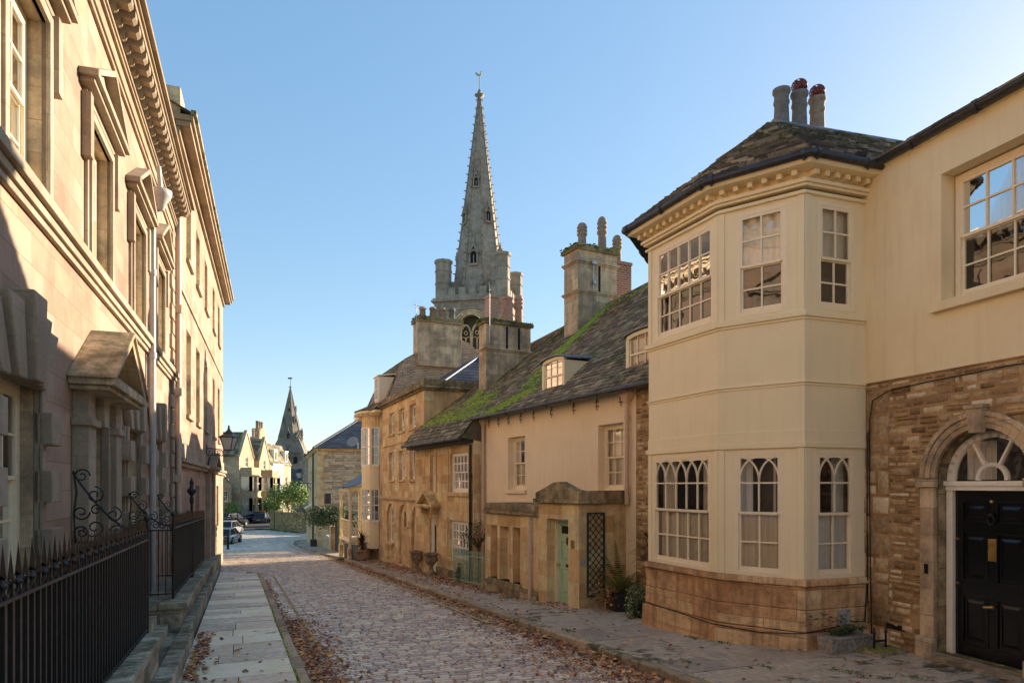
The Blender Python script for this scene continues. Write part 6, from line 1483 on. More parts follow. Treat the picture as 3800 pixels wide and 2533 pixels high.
m = MB(); m.box(Vf, 13.2, 13.9, -.8, -.3, 5, 5.7); m.build('chimney', 'stack_stone', vr)
m = MB(); m.tube([Vs.P(3.0, .4, 4.9), Vs.P(3.0, .4, 5.75)], .04, 6); dsh = Vector(Vs.P(2.6, .55, 5.55)); dn = Vector((-.35, -.9, .3)).normalized(); dx = dn.cross(Vector((0, 0, 1))).normalized(); dy = dn.cross(dx)
vs_ = [tuple(dsh-dn*.12)]; 
for r_, k in ((.25, -.08), (.48, 0)):
    vs_ += [tuple(dsh+dn*k+(dx*math.cos(i*math.pi/8)*1.1+dy*math.sin(i*math.pi/8)*.85)*r_) for i in range(16)]
m.add(vs_, [(0, 1+i, 1+(i+1) % 16) for i in range(16)]+[(1+i, 17+i, 17+(i+1) % 16, 1+(i+1) % 16) for i in range(16)]); m.tube([tuple(dsh), tuple(dsh+dn*.45)], .015, 5); m.build('satellite_dish', 'satellite_grey', vh, recalc=False)
m = MB(); m.box(Vs, 3.6, 4.2, .003, .05, 2.1, 2.7); m.build('blank_plaque', 'cream_boards', vh)
m = MB(); m.tube([Vf.P(4.3, .12, -3), Vf.P(4.3, .12, 4.8)], .07, 8); m.build('downpipe', 'black_iron', vh)
# lamp on the corner house
lr = thing('wall_lantern', Vf.P(8.5, .9, 2.3), 'white-topped black lantern on a bracket of the corner stone house', 'street lamp')
q = Vf.P(8.6, 1.05, 2.75); m = MB(); lantern(m, q, .95, .6, 0); m.build('lantern', ['cast_gutter', 'lamp_glass'], lr)
m = MB(); m.tube([Vf.P(8.6, 0, 2.3), Vf.P(8.6, 1.05, 2.3), Vf.P(8.6, 1.05, 2.78)], .035, 6); m.tube([Vf.P(8.6, 0, 1.7), Vf.P(8.6, .5, 2.25)], .025, 6); m.build('bracket', 'black_iron', lr)
# linking wall, gate and hedge between corner house and verandah
lw = Fr(S.P(12.3, .5, 0)[0], S.P(12.3, .5, 0)[1], d=(VX-S.P(12.3, .5, 0)[0]+.6, VY-S.P(12.3, .5, 0)[1]-.3), side=1)
Lw = math.dist(lw.o, (VX, VY))
gt = thing('garden_gate', base(lw, 5, 0), 'black boarded garden gate between a mossy post and a stone pier', 'gate')
m = MB()
for i in range(16): a = 5.6+i*.19; z = g(sv(*lw.P(a, 0, 0)[:2])[0]); m.box(lw, a+.01, a+.18, -.02, .02, z+.1, z+1.95-.15*math.sin(math.pi*i/15))
m.box(lw, 5.6, 8.6, -.05, -.021, -1.2, -1.05); m.build('board', 'dark_wood', gt)
m = MB(); m.box(lw, 5.1, 5.5, -.15, .18, -2.8, .7); m.build('post', 'mossy_post', gt, bevel=.02)
m = MB(); m.box(lw, 8.7, 9.6, -.3, .3, -3.1, -.6); m.build('pier', 'porch_ashlar', gt, bevel=.03)
gw = MB(); gw.box(lw, 9.6, Lw-.6, -.2, .15, -3.4, -1.5); tag(gw.build('garden_wall', 'coursed_stone'), 'short coursed stone wall joining the gate pier to the corner house', 'wall')
m = MB(); leafball(m, lw.P(7.8, .2, .1), (2.0, 1.1, .75), 3000, .13, clump=20); leafball(m, lw.P(11.0, .3, -.1), (2.0, 1.1, .85), 3200, .13, clump=20)
tr_ = m.build('foliage', 'leaf_dark', None); 
hd = thing('climbing_shrub', base(lw, 9, 0), 'dark green rounded shrub spilling over the garden gate pier', 'shrub'); tr_.parent = hd; tr_.location = Vector(WL[tr_.name])-Vector(WL[hd.name])
m = MB(); m.tube([lw.P(9.0, .2, -3.2), lw.P(8.9, .15, -1), lw.P(8.6, 0, .3)], [.08, .07, .05], 6); m.build('stem', 'bark', hd)
m = MB(); m.box(lw, 9.3, 10.1, .2, .6, .9, 1.6); tag(m.build('floodlight_box', 'cast_gutter', bevel=.03), 'small dark floodlight box above the shrub on the corner house', 'light fitting')
tag(MB().box(Vf, .6, 1.5, .05, .5, -3.1, -2.1).build('waste_bin', 'cast_gutter', bevel=.05), 'dark box-shaped bin against the foot of the corner house', 'bin')

# ================================================================== far street: retaining wall, bush, lamp post
def gz(x, y): return gxy(x, y)
wl_pts = [(-29.6, 83.5), (-26.5, 77.5), (-21.5, 73.6), (-12, 70.5), (2, 67)]
m = MB()
for (x0, y0), (x1, y1) in zip(wl_pts[:-1], wl_pts[1:]):
    F = Fr(x0, y0, d=(x1-x0, y1-y0), side=-1); L = math.dist((x0, y0), (x1, y1)); m.box(F, -.02, L, -.4, 0, -4.2, -.95); m.box(F, -.02, L+.05, -.45, .05, -.95, -.85)
tag(m.build('retaining_wall', 'garden_wall_stone', bevel=.02), 'mossy stone retaining wall curving round the bend under the leafy bushes', 'wall')
m = MB()
for i in range(500): t_ = rnd(); x = -30.2+t_*8; y = 82.5-t_*9.5-.2; leaf(m, Vector((x+ru(-.5, .3), y+ru(-.9, 0), gz(x, y)+.05)), Vector((ru(-.6, .6), ru(-.6, .6), 1)).normalized(), ru(.1, .3))
tag(m.build('verge_grass', 'weed_green', recalc=False), kind='stuff')
def bush(name, spec, trunk, label, mat='leaf_light', cat='bush', group=None):
    c = spec[0][0]; rt = thing(name, (c[0], c[1], trunk[0][2]), label, cat, group)
    m = MB()
    for cc, rad, n, s in spec: leafball(m, cc, rad, n, s, clump=11)
    m.build('foliage', mat, rt, recalc=False)
    m = MB(); m.tube(trunk, [.14]+[.08]*(len(trunk)-1), 6)
    for i in range(5): e = spec[i % len(spec)][0]; m.tube([trunk[-1], (e[0]+ru(-.8, .8), e[1]+ru(-.5, .5), e[2]+ru(-.3, .8))], [.07, .02], 5)
    m.build('stem', 'bark', rt); return rt
bush('flowering_bush', [((-26.5, 80.5, .7), (3.0, 2.4, 2.3), 2600, .26), ((-28, 82.5, -.2), (2.2, 1.8, 1.3), 900, .26), ((-24.6, 79.5, 1.0), (1.8, 1.6, 1.3), 900, .24)], [(-26.5, 80.8, -3.2), (-26.4, 80.6, -1), (-26.5, 80.5, .2)], 'large pale green bush with blossom above the retaining wall at the bend')
bush('garden_shrub', [((-22.8, 77.5, -.3), (2.2, 1.6, 1.3), 1400, .24), ((-20.5, 76, -.6), (2, 1.4, .7), 700, .24)], [(-22.5, 77.8, -3.2), (-22.6, 77.6, -1.2)], 'darker green shrub behind the retaining wall right of the large bush', 'leaf_dark')
bush('garden_shrub', [((-39.6, 97, -1.2), (1.5, 1.9, 1.3), 1300, .24)], [(-39.6, 97, -3.4), (-39.6, 97, -1.5)], 'silvery green shrub in front of the small far cottage', 'leaf_light')
bush('garden_shrub', [((-38.6, 107.5, -1.0), (1.9, 2.0, 1.6), 1500, .24)], [(-38.6, 107.5, -3.4), (-38.6, 107.5, -1.5)], 'dark shrub in front of the second far gabled house', 'leaf_dark')
m = MB(); bx_ = (-26.8, 77.0); m.tube([(bx_[0], bx_[1], -3.3), (bx_[0], bx_[1], 1.4)], .06, 6); m.box(WORLD, bx_[0]-.3, bx_[0]+.2, bx_[1]-.1, bx_[1], .9, 1.45); tag(m.build('sign_post', 'mossy_post'), 'slim grey post with a small sign standing before the retaining wall', 'sign post')
# far houses on the bend; their fronts face +x
def farhouse(label, y0, y1, zt, zr, front_ops, side_ops=(), x=-41., depth=9, mat='far_stone', roofm='stone_slates', gable=True, name='far_house'):
    F = Fr(x, y0, d=(0, 1), side=-1); Sd = F.sidef(0, 0); rt = thing(name, (x-depth/2, (y0+y1)/2, -3.4), label, 'house', 'houses along the far bend'); L = y1-y0
    m = MB(); wall(m, F, 0, L, -3.6, zt, front_ops, o=0, depth=.15, back=1, room=.4)
    if gable: m.az(F, [(0, zt), (L, zt), (L/2, zr)], -.3, 0); m.az(F, [(-.12, zt-.15), (.1, zt-.15), (L/2, zr-.1), (L-.1, zt-.15), (L+.12, zt-.15), (L/2, zr+.3)], -.4, .12)
    wall(m, Sd, 0, depth, -3.6, zt, side_ops, o=.002, depth=.15, back=1, room=.4); m.box(F, L-.1, L, -depth, -.31, -3.6, zt); m.box(F, .1, L-.1, -depth, -depth+.1, -3.6, zt)
    m.build('wall', [mat, 'interior'], rt)
    r_ = MB()
    if gable:
        tile_patch(r_, F.P(-.2, -depth, zt-.1), F.P(-.2, -.3, zt-.1), F.P(L/2, -.3, zr), F.P(L/2, -depth, zr), tw=.6, th=.4, thick=.03); tile_patch(r_, F.P(L+.2, -.3, zt-.1), F.P(L+.2, -depth, zt-.1), F.P(L/2, -depth, zr), F.P(L/2, -.3, zr), tw=.6, th=.4, thick=.03)
        r_.az(F, [(0, zt), (L, zt), (L/2, zr-.05)], -depth, -depth+.1)
    else:
        tile_patch(r_, F.P(-.2, -depth, zt), F.P(-.2, .2, zt), F.P(1.2, -1.0, zr), F.P(1.2, -depth+1, zr), tw=.6, th=.4, thick=.03); tile_patch(r_, F.P(-.2, .2, zt), F.P(L+.2, .2, zt), F.P(L-.4, -1.6, zr), F.P(1.2, -1.6, zr), tw=.6, th=.4, thick=.03)
        r_.quad(F.P(1.2, -1.6, zr), F.P(L-.4, -1.6, zr), F.P(L, -depth, zr), F.P(1.2, -depth, zr)); r_.box(F, L-.6, L, -depth, -1.6, zt, zr)
    rf = r_.build('roof', roofm, rt, recalc=False)
    for q in front_ops: window(rt, F, q[0], q[1], q[2], q[3], -.1, 2, (1, 1), .5, mat='bright_white_paint', glassm='far_glass', bw=.05)
    for q in side_ops: window(rt, Sd, q[0], q[1], q[2], q[3], -.1, 2, (1, 1), .5, mat='bright_white_paint', glassm='far_glass', bw=.05)
    return rt, F, rf
def baywin(rt, F, a0, a1, z0, z1, o=1.3, levels=()):
    m = MB(); e = .7; P_ = [(a0, 0), (a0+e*.6, o), (a1-e*.6, o), (a1, 0)]
    zs = [z0]+[z for l in levels for z in l]+[z1]
    for i in range(0, len(zs), 2): m.ao(F, P_, zs[i], zs[i+1])
    for l in levels:
        m.ao(F, [(a0-.1, 0), (a0+e*.6-.05, o+.12), (a1-e*.6+.05, o+.12), (a1+.1, 0)], l[0]-.12, l[0]); m.ao(F, [(a0-.1, 0), (a0+e*.6-.05, o+.12), (a1-e*.6+.05, o+.12), (a1+.1, 0)], l[1], l[1]+.14)
        for (p, q) in zip(P_[:-1], P_[1:]):
            n = 2 if p[1] == q[1] else 1
            for k in range(n+1): t_ = k/n; a, o_ = p[0]+(q[0]-p[0])*t_, p[1]+(q[1]-p[1])*t_; m.box(F, a-.26, a+.26, o_-.3, o_+.01, l[0], l[1])
    b = m.build('bay_window', 'far_stone', rt)
    g_ = MB()
    for l in levels:
        for (p, q) in zip(P_[:-1], P_[1:]): g_.quad(F.P(p[0], p[1]-.12, l[0]), F.P(q[0], q[1]-.12, l[0]), F.P(q[0], q[1]-.12, l[1]), F.P(p[0], p[1]-.12, l[1]))
    g_.build('pane', 'far_glass', b, recalc=False)
    g_ = MB()
    for l in levels: g_.ao(F, [(a0+.15, -.05), (a0+.45, o-.35), (a1-.45, o-.35), (a1-.15, -.05)], l[0]+.01, l[1]-.01); 
    for l in levels:
        zc = (l[0]+l[1])/2
        for (p, q) in zip(P_[:-1], P_[1:]): g_.prism([F.P(p[0], p[1]-.1, zc), F.P(q[0], q[1]-.1, zc), F.P(q[0], q[1]-.06, zc), F.P(p[0], p[1]-.06, zc)], [F.P(p[0], p[1]-.1, zc+.07), F.P(q[0], q[1]-.1, zc+.07), F.P(q[0], q[1]-.06, zc+.07), F.P(p[0], p[1]-.06, zc+.07)])
    g_.build('blind', 'net_curtain', b)
farhouse('small far cream cottage with a low roof at the left end of the bend', 93, 101, 2.4, 4.2, [(5.5, 6.9, -.2, 1.4)], x=-41.5, depth=8)
rt, F, rf = farhouse('far gabled stone house with two-storey bay window, leftmost of the pair', 102.6, 108.4, 6.6, 10.4, [(2.3, 3.5, 4.95, 6.55)], depth=11)
baywin(rt, F, .6, 5.2, -3.6, 4.9, 1.5, ((-1.75, .25), (1.3, 3.5)))
rt, F, rf = farhouse('far gabled stone house with two-storey bay window, rightmost of the pair', 110.8, 115.4, 6.4, 9.9, [(1.7, 2.8, 4.7, 6.35)], depth=12)
baywin(rt, F, .5, 4.6, -3.6, 4.7, 1.8, ((-1.75, .2), (1.2, 3.4)))
m = MB(); m.box(F, 4.9, 6.2, -3.4, -1.8, 3, 10.4); cc = m.build('chimney', 'stack_stone', rf)
for o in (-3.1, -2.2): mp = MB(); pot(mp, F.P(5.5, o, 10.4), 1.3, .22, kind=2); mp.build('chimney_pot', 'terracotta', cc)
rt, F, rf = farhouse('far mansard-roofed house with a pale blue front and dormers', 118.5, 129.6, 5.9, 9.6, [(3.0, 5.2, 2.2, 4.0), (2.8, 5.2, -1.5, 1.2), (8.0, 9.2, 2.0, 3.8), (8.0, 9.2, -1.4, .6)], x=-42, depth=8, gable=False)
m = MB(); m.box(F, .9, 6.3, .004, .06, 4.05, 5.9); m.box(F, .9, 2.9, .004, .06, -3.6, 4.05); m.box(F, 5.3, 6.3, .004, .06, -3.6, 4.05); m.box(F, 2.9, 5.3, .004, .06, 1.25, 2.15); m.box(F, .8, 6.5, .06, .3, 5.7, 6.0); m.build('painted_front', 'blue_white_render', rt)
for a in (2.3, 8.2):
    m = MB(); m.box(F, a, a+1.5, -1.6, -.1, 6.3, 8.4); m.box(F, a-.15, a+1.65, -1.8, 0, 8.4, 8.55); m.box(F, a+.1, a+1.4, -.1, -.04, 6.5, 8.3); dm = m.build('dormer', 'bright_white_paint', rf); m = MB(); m.quad(F.P(a+.3, -.03, 6.7), F.P(a+1.2, -.03, 6.7), F.P(a+1.2, -.03, 8.1), F.P(a+.3, -.03, 8.1)); m.build('pane', 'car_glass', dm, recalc=False)
m = MB(); m.box(F, 5.2, 8.0, -5, -3.6, 8, 12.2); m.box(F, 5.1, 8.1, -5.1, -3.5, 12.2, 12.5); cc = m.build('chimney', 'stack_stone', rf)
for a in (5.6, 6.6, 7.6): mp = MB(); pot(mp, F.P(a, -4.3, 12.5), 1.4, .3, kind=2); mp.build('chimney_pot', 'buff_pot', cc)
# dark-roofed range and grey stone building further round
fb = thing('dark_roofed_cottage', (-41, 142, -3.4), 'low far cottage with a steep dark roof and cream end wall', 'house')
m = MB(); m.box(WORLD, -46, -37, 138, 146, -3.5, .9); m.build('wall', 'pale_render', fb); m = MB(); tile_patch(m, (-46.4, 137.7, .9), (-36.6, 137.7, .9), (-36.6, 142, 5.6), (-46.4, 142, 5.6), tw=.7, th=.5, thick=.03); m.quad((-46, 142, 5.6), (-37, 142, 5.6), (-37, 146, .9), (-46, 146, .9)); m.add([(-37, 138, .9), (-37, 146, .9), (-37, 142, 5.4), (-36.8, 138, .9), (-36.8, 146, .9), (-36.8, 142, 5.4)], [(0, 1, 2), (3, 4, 5)]); m.build('roof', 'welsh_slates', fb, recalc=False)
fg = thing('grey_stone_building', (-38, 150, -3.4), 'grey far stone building with a plain gable behind the dark roof', 'house')
m = MB(); m.box(WORLD, -48, -36, 150, 160, -3.5, 6.8); m.az(Fr(-48, 150, d=(1, 0), side=-1), [(0, 6.8), (12, 6.8), (8, 9.6)], -10, 0); m.build('wall', 'spire_stone', fg)
fg = thing('grey_stone_building', (-29, 105, -3.4), 'narrow grey far stone house end with a chimney beside the corner house', 'house')
m = MB(); m.box(WORLD, -31.9, -26, 104, 112, -3.5, 6.6); m.box(WORLD, -32.1, -26, 103.7, 112.3, 6.6, 6.9); m.box(WORLD, -31.8, -31.0, 106, 107, 6.9, 7.5); m.build('wall', 'spire_stone', fg)
m = MB(); m.box(WORLD, -29.6, -22, 92, 92.6, -3.5, .1); m.box(WORLD, -29.8, -22, 91.8, 92.8, .1, .6)
for i in range(14): m.sphere((-29.3+i*.5, 92.3, .8), .55, .5, ru(.4, .9), 7, 5)
tag(m.build('rock_topped_wall', 'spire_stone'), 'grey wall topped with dark rockery stones behind the bushes', 'wall')
bk = MB()
for i in range(3):
    c = ((-39.7, 104.2, -.2), (-39.3, 111.0, .0), (-38.6, 115.0, .1))[i]; b_ = MB(); leafball(b_, c, (.45, .45, .4), 120, .2, clump=4); b_.lathe((c[0], c[1], c[2]-.45), [(.1, 0), (.35, .3), (.38, .4)], 8)
    tag(b_.build('hanging_basket', 'yellow_bloom', recalc=False), ('yellow hanging flower basket left of the first far bay window', 'yellow hanging flower basket between the two far gabled houses', 'yellow hanging flower basket right of the second far bay window')[i], 'flower basket')
# ================================================================== parked cars (built in their own frame: x forward, rear towards the camera)
def car(x, y, rz, paint, label, L=4.3, Wd=1.8, H=1.5, suv=False):
    z = gz(x, y); rt = thing('parked_car', (x, y, z), label, 'car', 'cars parked at the far bend'); rt.rotation_euler = (0, 0, rz)
    def put(m, name, mats, par=rt, bevel=0):
        o = m.build(name, mats, None, origin=(0, 0, 0)); o.parent = par
        if bevel: b = o.modifiers.new('Bevel', 'BEVEL'); b.width = bevel; b.segments = 3
        return o
    h1 = H*.58; hw = Wd/2
    prof = [(-L/2, .35, h1*.8), (-L/2+.08, .22, h1*.98), (-L/2+.9, .2, h1*1.02), (L/2-1.5, .2, h1), (L/2-.5, .2, h1*.86), (L/2-.05, .25, h1*.68), (L/2, .35, h1*.55)]
    m = MB(); vs = []
    for i, (px, b, t_) in enumerate(prof):
        k = .86 if i in (0, len(prof)-1) else (.96 if i in (1, len(prof)-2) else 1)
        vs += [(px, -hw*k*.9, b), (px, -hw*k, b+.2), (px, -hw*k, t_-.12), (px, -hw*k*.9, t_), (px, hw*k*.9, t_), (px, hw*k, t_-.12), (px, hw*k, b+.2), (px, hw*k*.9, b)]
    fs = [tuple(range(8))[::-1], tuple(8*(len(prof)-1)+i for i in range(8))]
    for i in range(len(prof)-1):
        for k in range(8): fs.append((8*i+k, 8*i+(k+1) % 8, 8*i+8+(k+1) % 8, 8*i+8+k))
    m.add(vs, fs, 0, None, True)
    xr0 = -L/2+(.12 if suv else .25); xr1 = -L/2+(.5 if suv else .8); xf1 = L*.08; xf0 = L*.26
    m.add([(xr1, -hw*.72, H-.02), (xr1, hw*.72, H-.02), (xf1, hw*.74, H), (xf1, -hw*.74, H), (xr1-.02, -hw*.74, H-.07), (xr1-.02, hw*.74, H-.07), (xf1+.08, hw*.76, H-.06), (xf1+.08, -hw*.76, H-.06)], [(0, 1, 2, 3), (0, 4, 5, 1), (1, 5, 6, 2), (2, 6, 7, 3), (3, 7, 4, 0)])
    for sg in (-1, 1):
        for (p, q) in (((xr0, hw*.88, h1), (xr1, hw*.73, H-.05)), ((xf0+.25, hw*.88, h1), (xf1+.05, hw*.75, H-.05)), ((-.1, hw*.9, h1), (-.1, hw*.75, H-.05))): m.tube([(p[0], sg*p[1], p[2]), (q[0], sg*q[1], q[2])], .035, 5)
    bd = put(m, 'body', paint, bevel=.02)
    m = MB(); m.add([(xr0, -hw*.86, h1-.02), (xr0, hw*.86, h1-.02), (xf0+.25, hw*.86, h1-.02), (xf0+.25, -hw*.86, h1-.02), (xr1, -hw*.72, H-.05), (xr1, hw*.72, H-.05), (xf1, hw*.73, H-.05), (xf1, -hw*.73, H-.05)], [(0, 1, 5, 4), (1, 2, 6, 5), (2, 3, 7, 6), (3, 0, 4, 7)]); put(m, 'window', 'car_glass')
    for sx in (-L*.31, L*.32):
        for sy in (-1, 1):
            m = MB(); m.tube([(sx, sy*(hw-.2), .32), (sx, sy*(hw+.01), .32)], .32, 18); w_ = put(m, 'wheel', 'tyre'); m = MB(); m.tube([(sx, sy*(hw+.0), .32), (sx, sy*(hw+.022), .32)], .2, 12)
            for k in range(5): m.tube([(sx, sy*(hw+.025), .32), (sx+.18*math.cos(k*1.257), sy*(hw+.025), .32+.18*math.sin(k*1.257))], .02, 4)
            put(m, 'rim', 'rim', w_)
    for sy in (-1, 1): m = MB(); m.box(WORLD, -L/2-.015, -L/2+.12, sy*hw*.62-.16, sy*hw*.62+.18*1, h1*.72, h1*.92) if not suv else m.box(WORLD, -L/2-.01, -L/2+.1, sy*hw*.78-.1, sy*hw*.78+.1, h1*.7, h1*1.05); put(m, 'tail_light', 'tail_light')
    m = MB(); m.box(WORLD, -L/2-.03, -L/2+.02, -.26, .26, h1*.5, h1*.62); put(m, 'number_plate', 'plate_yellow')
    m = MB(); m.box(WORLD, -L/2-.05, -L/2+.2, -hw*.84, hw*.84, .28, .46); put(m, 'bumper', 'cast_gutter', bevel=.03)
    for sy in (-1, 1): m = MB(); m.box(WORLD, L*.17, L*.22, sy*(hw+.02), sy*(hw+.2), h1, h1+.13); put(m, 'wing_mirror', paint)
    return rt
def pxy(px, Y): return ((px-CX)/f_*Y, Y)
car(*pxy(519, 58.5), R(98), 'car_silver', 'silver convertible nearest behind the left terrace corner', L=4.1, H=1.35)
car(*pxy(526, 70), R(96), 'car_white', 'white hatchback parked behind the silver car')
car(*pxy(528, 78), R(96), 'car_maroon', 'dark maroon hatchback third in the left row', H=1.5)
car(*pxy(534.5, 87.5), R(80), 'car_black', 'tall black estate car with its far side against the left houses', L=4.7, Wd=1.9, H=1.75, suv=True)
car(*pxy(565, 98.5), R(62), 'car_blue', 'dark blue-grey sport utility car parked at an angle in the middle', L=4.4, Wd=1.85, H=1.65, suv=True)
car(*pxy(590, 104), R(80), 'car_black', 'black car partly hidden between the blue and the rightmost cars', H=1.5)
car(*pxy(602, 98.5), R(97), 'car_black', 'black hatchback with red tail lights, rightmost of the parked cars', L=4.2, H=1.5)
m = MB(); q = pxy(523.5, 52); m.lathe((q[0], q[1], gz(*q)), [(.12, 0), (.10, .1), (.10, .85), (.13, .88), (.13, .94), (.08, .98), (.10, 1.06), (.03, 1.14)], 10); tag(m.build('bollard', 'black_iron'), 'black cast iron bollard at the kerb beside the silver car', 'bollard')

# ================================================================== churches
def spire_church(rt, c, rot, Rb, zb, za, luc, crockets, mat, nface=8, tw=.5):
    m = MB(); rr = rot; vb = [(c[0]+Rb*math.cos(rr+i*math.pi/4), c[1]+Rb*math.sin(rr+i*math.pi/4), zb) for i in range(8)]; vt = [(c[0]+.12*math.cos(rr+i*math.pi/4), c[1]+.12*math.sin(rr+i*math.pi/4), za) for i in range(8)]
    m.prism(vb, vt)
    for p, q in zip(vb, vt):
        m.tube([p, q], [tw*.16, tw*.05], 5)
        if crockets:
            P_, Q = Vector(p), Vector(q); out = Vector((p[0]-c[0], p[1]-c[1], 0)).normalized()
            for k in range(crockets):
                t_ = (k+.5)/crockets; x = P_.lerp(Q, t_); s_ = tw*.22*(1-.45*t_)
                m.prism([tuple(x+out*0+Vector((dx*s_*.4, dy*s_*.4, -s_*.5))) for dx, dy in ((-1, -1), (1, -1), (1, 1), (-1, 1))], [tuple(x+out*s_*1.4+Vector((dx*s_*.5, dy*s_*.5, s_*.4))) for dx, dy in ((-1, -1), (1, -1), (1, 1), (-1, 1))])
    m.lathe((c[0], c[1], za-.1), [(.12, 0), (.28*tw*2, .2), (.15, .4), (.22, .6), (.05, .9)], 8)
    sp_ = m.build('spire', mat, rt)
    for fi, zl, w_, h_ in luc:
        an = rr+math.pi/8+fi*math.pi/4; t_ = (zl-zb)/(za-zb); ap_ = Rb*math.cos(math.pi/8)*(1-t_)+.11*t_
        n = (math.cos(an), math.sin(an)); d = (-n[1], n[0]); F = Fr(c[0]+n[0]*ap_, c[1]+n[1]*ap_, d=d, side=-1)
        if F.n[0]*n[0]+F.n[1]*n[1] < 0: F = Fr(c[0]+n[0]*ap_, c[1]+n[1]*ap_, d=d, side=1)
        m = MB(); k = w_/2
        m.box(F, -k, -k*.72, -.5*w_, .28*w_, zl, zl+h_*.6); m.box(F, k*.72, k, -.5*w_, .28*w_, zl, zl+h_*.6); m.box(F, -k*.09, k*.09, -.3*w_, .22*w_, zl, zl+h_*.5)
        ap2 = arch_pts(-k, k, zl+h_*.82, 8, h_*.3); api = arch_pts(-k*.7, k*.7, zl+h_*.72, 8, h_*.22)
        for i in range(8): m.az(F, [ap2[i], ap2[i+1], api[i+1], api[i]], -w_*.9, .28*w_)
        m.az(F, [(-k*1.3, zl+h_*.6), (-k*.9, zl+h_*.6), (0, zl+h_*1.0), (k*.9, zl+h_*.6), (k*1.3, zl+h_*.6), (0, zl+h_*1.22)], -w_*1.1, .34*w_); m.box(F, -k*.14, k*.14, -.1, .2*w_, zl+h_*1.15, zl+h_*1.45)
        m.box(F, -k*1.05, k*1.05, -.6*w_, .3*w_, zl-.12*h_, zl)
        l = m.build('lucarne', mat, sp_)
        m = MB(); m.box(F, -k*.7, k*.7, -.5*w_, .12*w_, zl, zl+h_*.7); m.build('opening', 'dark_void', l)
    return sp_
# All Saints: tower face seen slightly turned
TA = (-8.13, 71.6); TBn = (-.58, 70.0); tl = math.dist(TA, TBn); AF = Fr(TBn[0], TBn[1], d=(TA[0]-TBn[0], TA[1]-TBn[1]), side=1)
if AF.n[1] > 0: AF = Fr(TBn[0], TBn[1], d=(TA[0]-TBn[0], TA[1]-TBn[1]), side=-1)
tc = AF.P(tl/2, -tl/2, 0)
ch = thing('church_tower', (tc[0], tc[1], -3), 'tall grey stone church tower with a crocketed spire and cockerel weathervane', 'church')
m = MB()
wall(m, AF, 0, tl, -3, 20.5, [(2.55, 5.0, 14.0, 19.8, 1.25)], o=0, depth=.5, back=1, room=.6)
m.box(AF, 0, tl, -tl, -1.4, -3, 20.5); m.box(AF, 0, .2, -1.5, -.001, -3, 20.5); m.box(AF, tl-.2, tl, -1.5, -.001, -3, 20.5)
for z, o in ((20.4, .1), (21.3, .3), (21.5, .16)): m.box(AF, -o, tl+o, -tl-o, o, z, z+.2)
m.box(AF, -.02, tl+.02, -tl-.02, .02, 20.6, 21.3)
for i in range(22): a = .3+i*(tl-.6)/22; m.box(AF, a, a+.12, .02, .08, 20.65, 21.25); m.sphere(AF.P(a+.23, .03, 20.95), .11, .05, .14, 6, 4)
sr = AF.sidef(0, 0)
sr2 = Fr(TBn[0], TBn[1], d=(-AF.n[0], -AF.n[1]), side=-1)
if sr2.n[0] < 0: sr2 = Fr(TBn[0], TBn[1], d=(-AF.n[0], -AF.n[1]), side=1)
for F_ in (AF, sr2):
    m.box(F_, .9, tl-.9, -.28, .0, 21.6, 22.0)
    for i in range(5): a = 1.0+i*(tl-2.6)/4.6; m.box(F_, a, a+.75, -.28, -.0, 22.0, 22.75)
m.build('tower', ['spire_stone', 'interior'], ch)
m = MB()
for i in range(3): bar_path(m, AF, [(x, z) for x, z in arch_pts(2.55-.28*i-.1, 5.0+.28*i+.1, 19.9+.2*i, 14, 1.4+.2*i)], .03, .14, .18-.04*i)
for x0, x1 in ((2.62, 3.72), (3.82, 4.93)):
    bar_path(m, AF, [(x0, 14), (x0, 17.6)]+[(x0+(x1-x0)/2*(1-math.cos(i*math.pi/12)), 17.6+1.2*math.sin(i*math.pi/12)) for i in range(7)]+[(x1-(x1-x0)/2*(1-math.cos(i*math.pi/12)), 17.6+1.2*math.sin(i*math.pi/12)) for i in range(6, -1, -1)]+[(x1, 14)], -.3, .16, .3); xm = (x0+x1)/2
    bar_path(m, AF, [(xm, 14), (xm, 17.4)], -.3, .09, .2)
    for c_ in (-1, 1): bar_path(m, AF, [(xm+c_*.27+.25*math.cos(i*math.pi/6), 17.3+.28*math.sin(i*math.pi/6)) for i in range(7)], -.3, .07, .15)
    bar_path(m, AF, [(xm+.18*math.cos(i*math.pi/5), 18.0+.2*math.sin(i*math.pi/5)) for i in range(11)], -.3, .06, .12)
m.build('belfry_tracery', 'porch_ashlar', ch)
for a, o, zt_ in ((tl-.75, -.75, 25.8), (.55, -.55, 26.1), (.55, -tl+.55, 26.0), (tl-.75, -tl+.6, 25.2)):
    q = AF.P(a, o, 0); m = MB(); w_ = .80 if a < 1 else .85
    m.lathe((q[0], q[1], 20.9), [(w_, 0), (w_, zt_-20.9-.35)], 8, 0, False); 
    for z in (21.6, 23.3, 24.6): m.lathe((q[0], q[1], z), [(w_+.07, 0), (w_+.07, .14)], 8, 0, False)
    m.lathe((q[0], q[1], zt_-.4), [(w_, 0), (w_+.13, .15), (w_+.13, .4)], 8, 0, False); m.build('turret', 'spire_stone', ch)
luc = []
sp0 = spire_church(ch, tc[:2], math.atan2(AF.n[1], AF.n[0])+math.pi/8, 3.05, 20.9, 44.6, [(7, 25.6, .95, 1.8), (0, 30.4, .75, 1.5), (7, 34.2, .6, 1.3), (1, 25.6, .95, 1.8), (5, 25.6, .95, 1.8), (6, 30.4, .75, 1.5), (2, 30.4, .75, 1.5)], 26, 'spire_stone', tw=1.)
m = MB()
